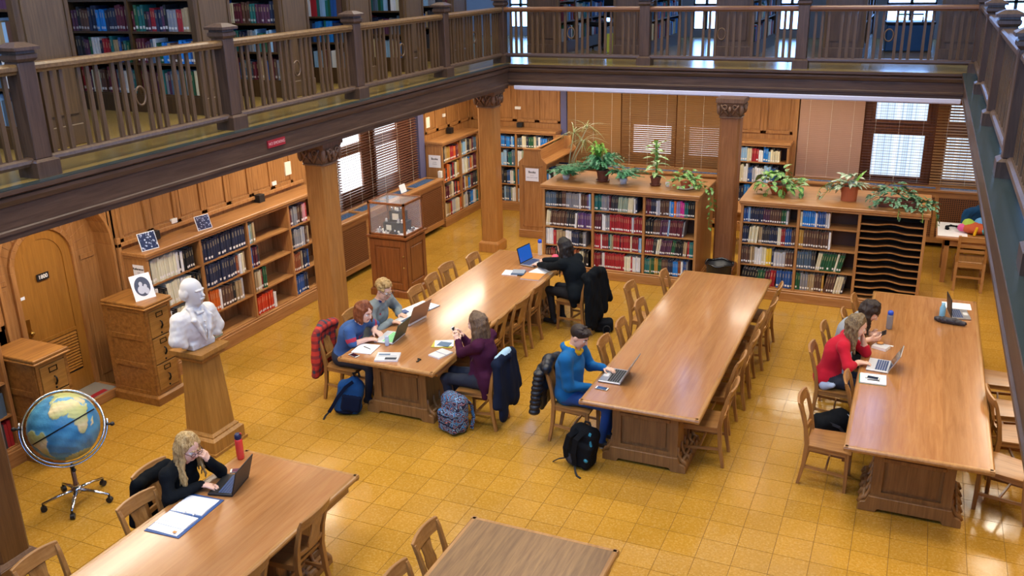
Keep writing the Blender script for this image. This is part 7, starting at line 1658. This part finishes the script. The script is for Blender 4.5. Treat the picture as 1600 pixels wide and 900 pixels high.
# ================================================================== photographs and card
def photo_mat(name, dark, light, sc):
    mt, t, b = nt(name); b.inputs['Roughness'].default_value = .3; tc = N(t, 'ShaderNodeTexCoord'); v = N(t, 'ShaderNodeTexVoronoi'); v.inputs['Scale'].default_value = sc; t.links.new(tc.outputs['Generated'], v.inputs['Vector']); rp = N(t, 'ShaderNodeValToRGB'); e = rp.color_ramp.elements; e[0].position = .22; e[0].color = lin(light); e[1].position = .42; e[1].color = lin(dark); t.links.new(v.outputs['Distance'], rp.inputs[0]); t.links.new(rp.outputs[0], b.inputs['Base Color']); return mt
photo_mat('photo_a', '#232640', '#c9cede', 6.5); photo_mat('photo_b', '#2b2d48', '#b4b8cc', 7.5); plain('photo_grey', '#4b4e5a', .3, var=.3, vscale=30); plain('photo_light', '#c3c6d0', .3)
def framed(label, loc, yaw, w, h, mat):
    p = thing('photograph', label, 'photograph', loc, yaw); p.rotation_euler = (-.32, 0, yaw)
    MB().box(-w/2, w/2, 0, .008, 0, h).build('board', 'white_paper', p); 
    if mat: MB().box(-w/2+.008, w/2-.008, -.0012, 0, .008, h-.008).build('print', mat, p)
    MB().add([(-.03, .008, h*.6), (.03, .008, h*.6), (.03, .10, .0+.035), (-.03, .10, .035), (-.03, .011, h*.6), (.03, .011, h*.6), (.03, .104, .035), (-.03, .104, .035)], [(3, 2, 1, 0), (4, 5, 6, 7), (0, 1, 5, 4), (1, 2, 6, 5), (2, 3, 7, 6), (3, 0, 4, 7)]).build('easel', 'cream_paper', p)
    return p
framed('group photograph leaning on the near end of the long wall bookcase', (-8.06, .22, LB['H']+.002), PI/2-.25, .23, .22, 'photo_a'); framed('group photograph leaning further along the long wall bookcase', (-8.06, 1.18, LB['H']+.002), PI/2-.2, .22, .19, 'photo_b')
pv = framed('oval portrait photograph on white card on the tall filing cabinet', (-7.74, -.27, 1.262), PI/2-.30, .25, .30, None)
ov = MB(); ov.add([(.095*math.cos(a), -.001, .155+.115*math.sin(a)) for a in np.linspace(0, 2*PI, 29)[:-1]], [tuple(range(28))]); ov.build('oval_print', 'photo_grey', pv)
for c, r in (((-.015, .185), (.022, .03)), ((-.02, .12), (.045, .05)), ((.035, .15), (.02, .026)), ((.04, .095), (.03, .04))):
    MB().add([(c[0]+r[0]*math.cos(a), -.0016, c[1]+r[1]*math.sin(a)) for a in np.linspace(0, 2*PI, 17)[:-1]], [tuple(range(16))]).build('figure_print', 'photo_light', pv)
framed('white card standing on the radiator cover by the left window', (-8.12, 6.35, 1.002), PI/2, .2, .15, None)

# ================================================================== plants
def leafmat(name, c1, c2, rough=.4, var=.5):
    mt, t, b = nt(name); tc = N(t, 'ShaderNodeTexCoord'); nz = N(t, 'ShaderNodeTexNoise'); nz.inputs['Scale'].default_value = 28; nz.inputs['Detail'].default_value = 3; t.links.new(tc.outputs['Object'], nz.inputs['Vector']); rp = N(t, 'ShaderNodeValToRGB'); e = rp.color_ramp.elements; e[0].position = .4; e[0].color = lin(c1); e[1].position = .6; e[1].color = lin(c2); t.links.new(nz.outputs[0], rp.inputs[0]); t.links.new(rp.outputs[0], b.inputs['Base Color']); b.inputs['Roughness'].default_value = rough
    return mt
leafmat('leaf_fern', '#2f6a45', '#5a9a6a'); leafmat('leaf_bright', '#5a9a2e', '#8cc04a'); leafmat('leaf_dieff', '#5f9a4a', '#cfe0a4'); leafmat('leaf_pothos', '#3f7a3f', '#9cc46a'); leafmat('leaf_thin', '#7c8f4a', '#b9c08a'); leafmat('leaf_varieg', '#5f8f5a', '#d2dcc4'); leafmat('leaf_ivy', '#2d5c40', '#7fa884'); plain('stem_pale', '#a8a07a', .7); plain('stem_green', '#6a9a3a', .5); plain('saucer_white', '#d8d6cc', .4); glass('glass_cup', (.8, .85, .9), .45, .05); plain('tub_white', '#c8d2da', .4)
pr_ = random.Random(11)
def leaf_mesh(name, mat, L, W, droop=.3, fold=.25, n=5):
    vs = []; f = []
    for i in range(n+1):
        t = i/n; w = W*math.sin(PI*min(1, .06+t*.94))**.8*(1-.25*t) if i < n else .0005; y = L*t*(1-droop*.25*t); z = -droop*L*t*t
        vs += [(-w, y, z+fold*w), (0, y, z), (w, y, z+fold*w)]
    for i in range(n):
        a = i*3; f += [(a, a+1, a+4, a+3), (a+1, a+2, a+5, a+4)]
    return MB().add(vs, f).mesh(name, mat, smooth=True)
LM = {k: leaf_mesh('leaf', *v) for k, v in dict(dieff=('leaf_dieff', .25, .06, .45), pothos=('leaf_pothos', .12, .042, .4), varieg=('leaf_varieg', .2, .042, .5), bright=('leaf_bright', .2, .042, .1), thin=('leaf_thin', .36, .009, 1.0), dbright=('leaf_bright', .10, .028, .3)).items()}
def put_leaf(p, kind, base, az, el, s=1.0, roll=0):
    o = obj('leaf', LM[kind], p, base); o.rotation_euler = Euler((el, roll, az-PI/2), 'XYZ'); o.scale = (s, s, s); return o
def pot(p, h, r0, r1, mat, saucer=None, soil=True):
    MB().lathe([(r0, 0), (r1*.97, h*.8), (r1*1.06, h*.82), (r1*1.08, h), (r1*.96, h), (r1*.94, h*.86), (.01, h*.86)], 22).build('pot', mat, p, smooth=False)
    if soil: MB().lathe([(.0, h*.86), (r1*.93, h*.88), (.005, h*.9)], 18).build('soil', 'soil', p)
    if saucer: MB().lathe([(r0*1.15, -.012), (r0*1.5, .012), (r0*1.45, .016), (r0*1.1, 0)], 20).build('saucer', saucer, p)
PZ = S1['H']+.002
# 1 thin-leaved tall plant
p1 = thing('potted_plant', 'tall thin stemmed plant with drooping grassy leaves in terracotta pot', 'potted plant', (-4.98, 6.52, PZ)); pot(p1, .13, .075, .10, 'terracotta')
tops = []
for (x, y, h, lx, ly) in ((-.02, 0, .52, .08, .0), (.03, .01, .42, .20, -.02), (.0, .0, .60, .25, .05)):
    pts = [(x, y, .11), (x+lx*.3, y+ly*.3, .11+h*.4), (x+lx, y+ly, .11+h)]; MB().tube(pts, [.011, .009, .007], 6).build('stem', 'stem_pale', p1, smooth=True); tops.append(pts[-1])
for tx in tops:
    for i in range(22): put_leaf(p1, 'thin', tx, 2*PI*i/16+pr_.random(), pr_.uniform(.1, 1.2), pr_.uniform(.55, 1.0))
# ferns: fine foliage
def fern(p, c, n, R_, H_, mat, name='foliage', fine=1.0, flatten=1.0, arch=1.0, seed=1, azr=None):
    r = random.Random(seed); m_ = MB()
    for i in range(n):
        az = r.uniform(*(azr or (0, 2*PI))); L = R_*r.uniform(.55, 1.05); h = H_*r.uniform(.4, 1.1); pts = []
        for k in range(9):
            t = k/8; rr = L*t; z = h*math.sin(min(1.0, t*1.0)*PI*.55*arch)*(1-.55*t*t*flatten); pts.append(Vector((c[0]+rr*math.cos(az+.2*t), c[1]+rr*math.sin(az+.2*t), max(c[2]+z, .006 if flatten < 2 else -9))))
        for k in range(1, 9):
            d = (pts[k]-pts[k-1]).normalized(); sd = d.cross(Vector((0, 0, 1))).normalized()
            for s in (-1, 1):
                for q in range(3):
                    b = pts[k-1]+(pts[k]-pts[k-1])*(q/3); l = .042*fine*(1.1-.6*k/9)*r.uniform(.7, 1.3); tip = b+(sd*s*.85+d*.5+Vector((0, 0, r.uniform(-.3, .45))))*l; wv = d*.0085*fine
                    m_.add([b-wv, b+wv, tip+wv*.3, tip-wv*.3], [(0, 1, 2, 3)])
            m_.add([pts[k-1]-sd*.0015, pts[k-1]+sd*.0015, pts[k]+sd*.001, pts[k]-sd*.001], [(0, 1, 2, 3)])
    return tag(m_.build(name, mat, p), kind='stuff')
p2 = thing('potted_plant', 'bushy asparagus fern in brown pot with saucer, light green top', 'potted plant', (-4.30, 6.22, PZ+.014)); pot(p2, .17, .075, .10, 'brown_pot', 'brown_pot'); fern(p2, (0, 0, .17), 80, .38, .34, 'leaf_fern', seed=2); fern(p2, (-.10, .08, .32), 22, .20, .36, 'leaf_bright', fine=.9, seed=3); fern(p2, (-.05, 0, .17), 40, .60, .10, 'leaf_fern', seed=12, azr=(2.4, 3.9))
p3 = thing('potted_plant', 'sprawling asparagus fern in small pale tub beside the brown pot', 'potted plant', (-3.93, 6.14, PZ)); MB().lathe([(.05, 0), (.065, .09), (.06, .09), (.045, .02)], 16).build('pot', 'tub_white', p3, smooth=True); fern(p3, (0, 0, .10), 60, .40, .20, 'leaf_fern', seed=4)
p4 = thing('potted_plant', 'low sprawling fern in pale tub at the left end of the bookcase', 'potted plant', (-4.92, 6.18, PZ)); MB().lathe([(.05, 0), (.065, .09), (.06, .09), (.045, .02)], 16).build('pot', 'tub_white', p4, smooth=True); fern(p4, (0, 0, .09), 60, .36, .14, 'leaf_fern', seed=5)
tag(MB().box(-.055, .055, 0, .006, 0, .13).build('plant_card', 'white_paper', None, (-4.10, 6.52, PZ)), 'small white card standing among the ferns', 'card')
# dumb cane
p5 = thing('potted_plant', 'upright dumb cane with large pale green leaves in small brown pot', 'potted plant', (-3.42, 6.2, PZ+.012)); pot(p5, .12, .055, .075, 'brown_pot', 'brown_pot'); MB().tube([(0, 0, .1), (.015, 0, .3), (.0, 0, .58)], [.014, .012, .009], 8).build('stem', 'stem_green', p5, smooth=True)
for i in range(24):
    t = i/23; put_leaf(p5, 'dieff', (.01*math.sin(i), 0, .13+.45*t), i*2.4, pr_.uniform(-.05, .45)+.6*t, pr_.uniform(.7, .95)*(1-.25*abs(t-.5)))
cup = tag(MB().lathe([(.028, 0), (.035, .07), (.033, .07), (.026, .005)], 16).build('glass_jar', 'glass_cup', None, (-3.22, 6.17, PZ), smooth=True), 'small glass jar between the dumb cane and the trailing ivy', 'jar')
# trailing pothos at the right end
def pothos(p, c, n, R_, H_, kind, s=1.0, seed=1, trails=()):
    r = random.Random(seed)
    for i in range(n):
        az = r.uniform(0, 2*PI); q = math.sqrt(r.random())*R_; put_leaf(p, kind, (c[0]+q*math.cos(az), c[1]+q*math.sin(az), c[2]+H_*(1-(q/R_)**2)*r.uniform(.3, 1.05)), az+r.uniform(-.8, .8), r.uniform(-.3, .7), s*r.uniform(.7, 1.15), r.uniform(-.4, .4))
    for tr in trails:
        MB().tube(tr, .003, 5).build('vine', 'stem_green', p)
        P_ = [Vector(v) for v in tr]
        for a, b in zip(P_, P_[1:]):
            k = max(1, int((b-a).length/.05))
            for j in range(k): put_leaf(p, kind, tuple(a+(b-a)*(j+.5)/k), r.uniform(0, 6.28), r.uniform(-.9, .2), s*r.uniform(.55, .9), r.uniform(-.5, .5))
p6 = thing('potted_plant', 'trailing ivy on white saucer spilling over the right end of the bookcase', 'potted plant', (-2.92, 6.12, PZ)); MB().lathe([(.06, .0), (.11, .012), (.12, .02), (.1, .016), (.01, .01)], 20).build('saucer', 'saucer_white', p6, smooth=True); MB().lathe([(.055, .016), (.075, .1), (.07, .1), (.05, .03)], 16).build('pot', 'terracotta', p6)
pothos(p6, (0, 0, .07), 80, .21, .22, 'pothos', .8, 2, [[(.1, -.02, .08), (.22, -.08, .07), (.33, -.1, .02), (.37, -.12, -.1), (.37, -.13, -.3), (.365, -.14, -.5)], [(.1, .02, .08), (.24, .05, .06), (.35, .06, .01), (.38, .05, -.16), (.38, .05, -.26)]])
p7 = thing('potted_plant', 'spreading pothos in shallow terracotta bowl behind the red oak column', 'potted plant', (-1.52, 6.25, PZ)); pot(p7, .12, .08, .13, 'terracotta')
pothos(p7, (0, 0, .11), 64, .25, .20, 'pothos', 1.0, 3, [[(-.1, -.05, .12), (-.22, -.08, .14), (-.24, -.1, .02)], [(.1, -.05, .12), (.24, -.06, .14), (.27, -.1, .02)], [(-.05, -.1, .12), (-.1, -.2, .08), (-.11, -.24, .01)], [(.05, -.1, .12), (.06, -.22, .08), (.07, -.27, .01)]])
for i in range(5): put_leaf(p7, 'bright', (-.1, .03, .18), 1.2+.6*i, .5, .75)
put_leaf(p7, 'dbright', (.03, -.13, .08), -PI/2, -.9, 1.0)
p8 = thing('potted_plant', 'variegated plant with long arching leaves in tall terracotta pot', 'potted plant', (-.52, 6.16, PZ)); pot(p8, .19, .095, .105, 'terracotta')
for i in range(26): put_leaf(p8, 'varieg', (.06*math.cos(i*2.4), .06*math.sin(i*2.4), .17+.05*(i % 4)), i*2.4, pr_.uniform(-.1, .8), pr_.uniform(.7, 1.1))
put_leaf(p8, 'bright', (.06, 0, .22), .4, 1.0, 1.1)
pothos(p8, (-.06, 0, .17), 6, .08, .05, 'varieg', .8, 5, [[(-.08, 0, .18), (-.24, .0, .22), (-.36, -.02, .12), (-.38, -.06, .02)], [(-.08, -.03, .18), (-.26, -.06, .12), (-.32, -.1, .02)]])
p9 = thing('potted_plant', 'dense dark green ivy in a long box spilling over the right end', 'potted plant', (.15, 5.98, PZ)); MB().box(-.22, .22, -.08, .08, 0, .10).build('planter_box', 'brown_pot', p9, bevel=.006)
LM['ivy'] = leaf_mesh('leaf', 'leaf_ivy', .085, .036, .4)
pothos(p9, (-.06, 0, .08), 120, .27, .22, 'ivy', 1.0, 6, [[(.1, 0, .1), (.28, -.02, .1), (.42, -.05, .03), (.46, -.08, -.12), (.46, -.1, -.2)], [(-.2, -.08, .06), (-.3, -.2, .03), (-.34, -.24, .02)], [(.0, -.1, .1), (.02, -.25, .04), (.02, -.32, -.08)], [(.2, -.05, .1), (.28, -.25, .03), (.3, -.32, -.1)]]); pothos(p9, (.24, -.04, .03), 80, .2, .14, 'ivy', .95, 7)

for q_, k_ in ((p1, 1.1), (p2, 1.05), (p5, 1.12), (p6, 1.15), (p7, 1.3), (p8, 1.15), (p9, 1.15)): q_.scale = (k_, k_, k_)
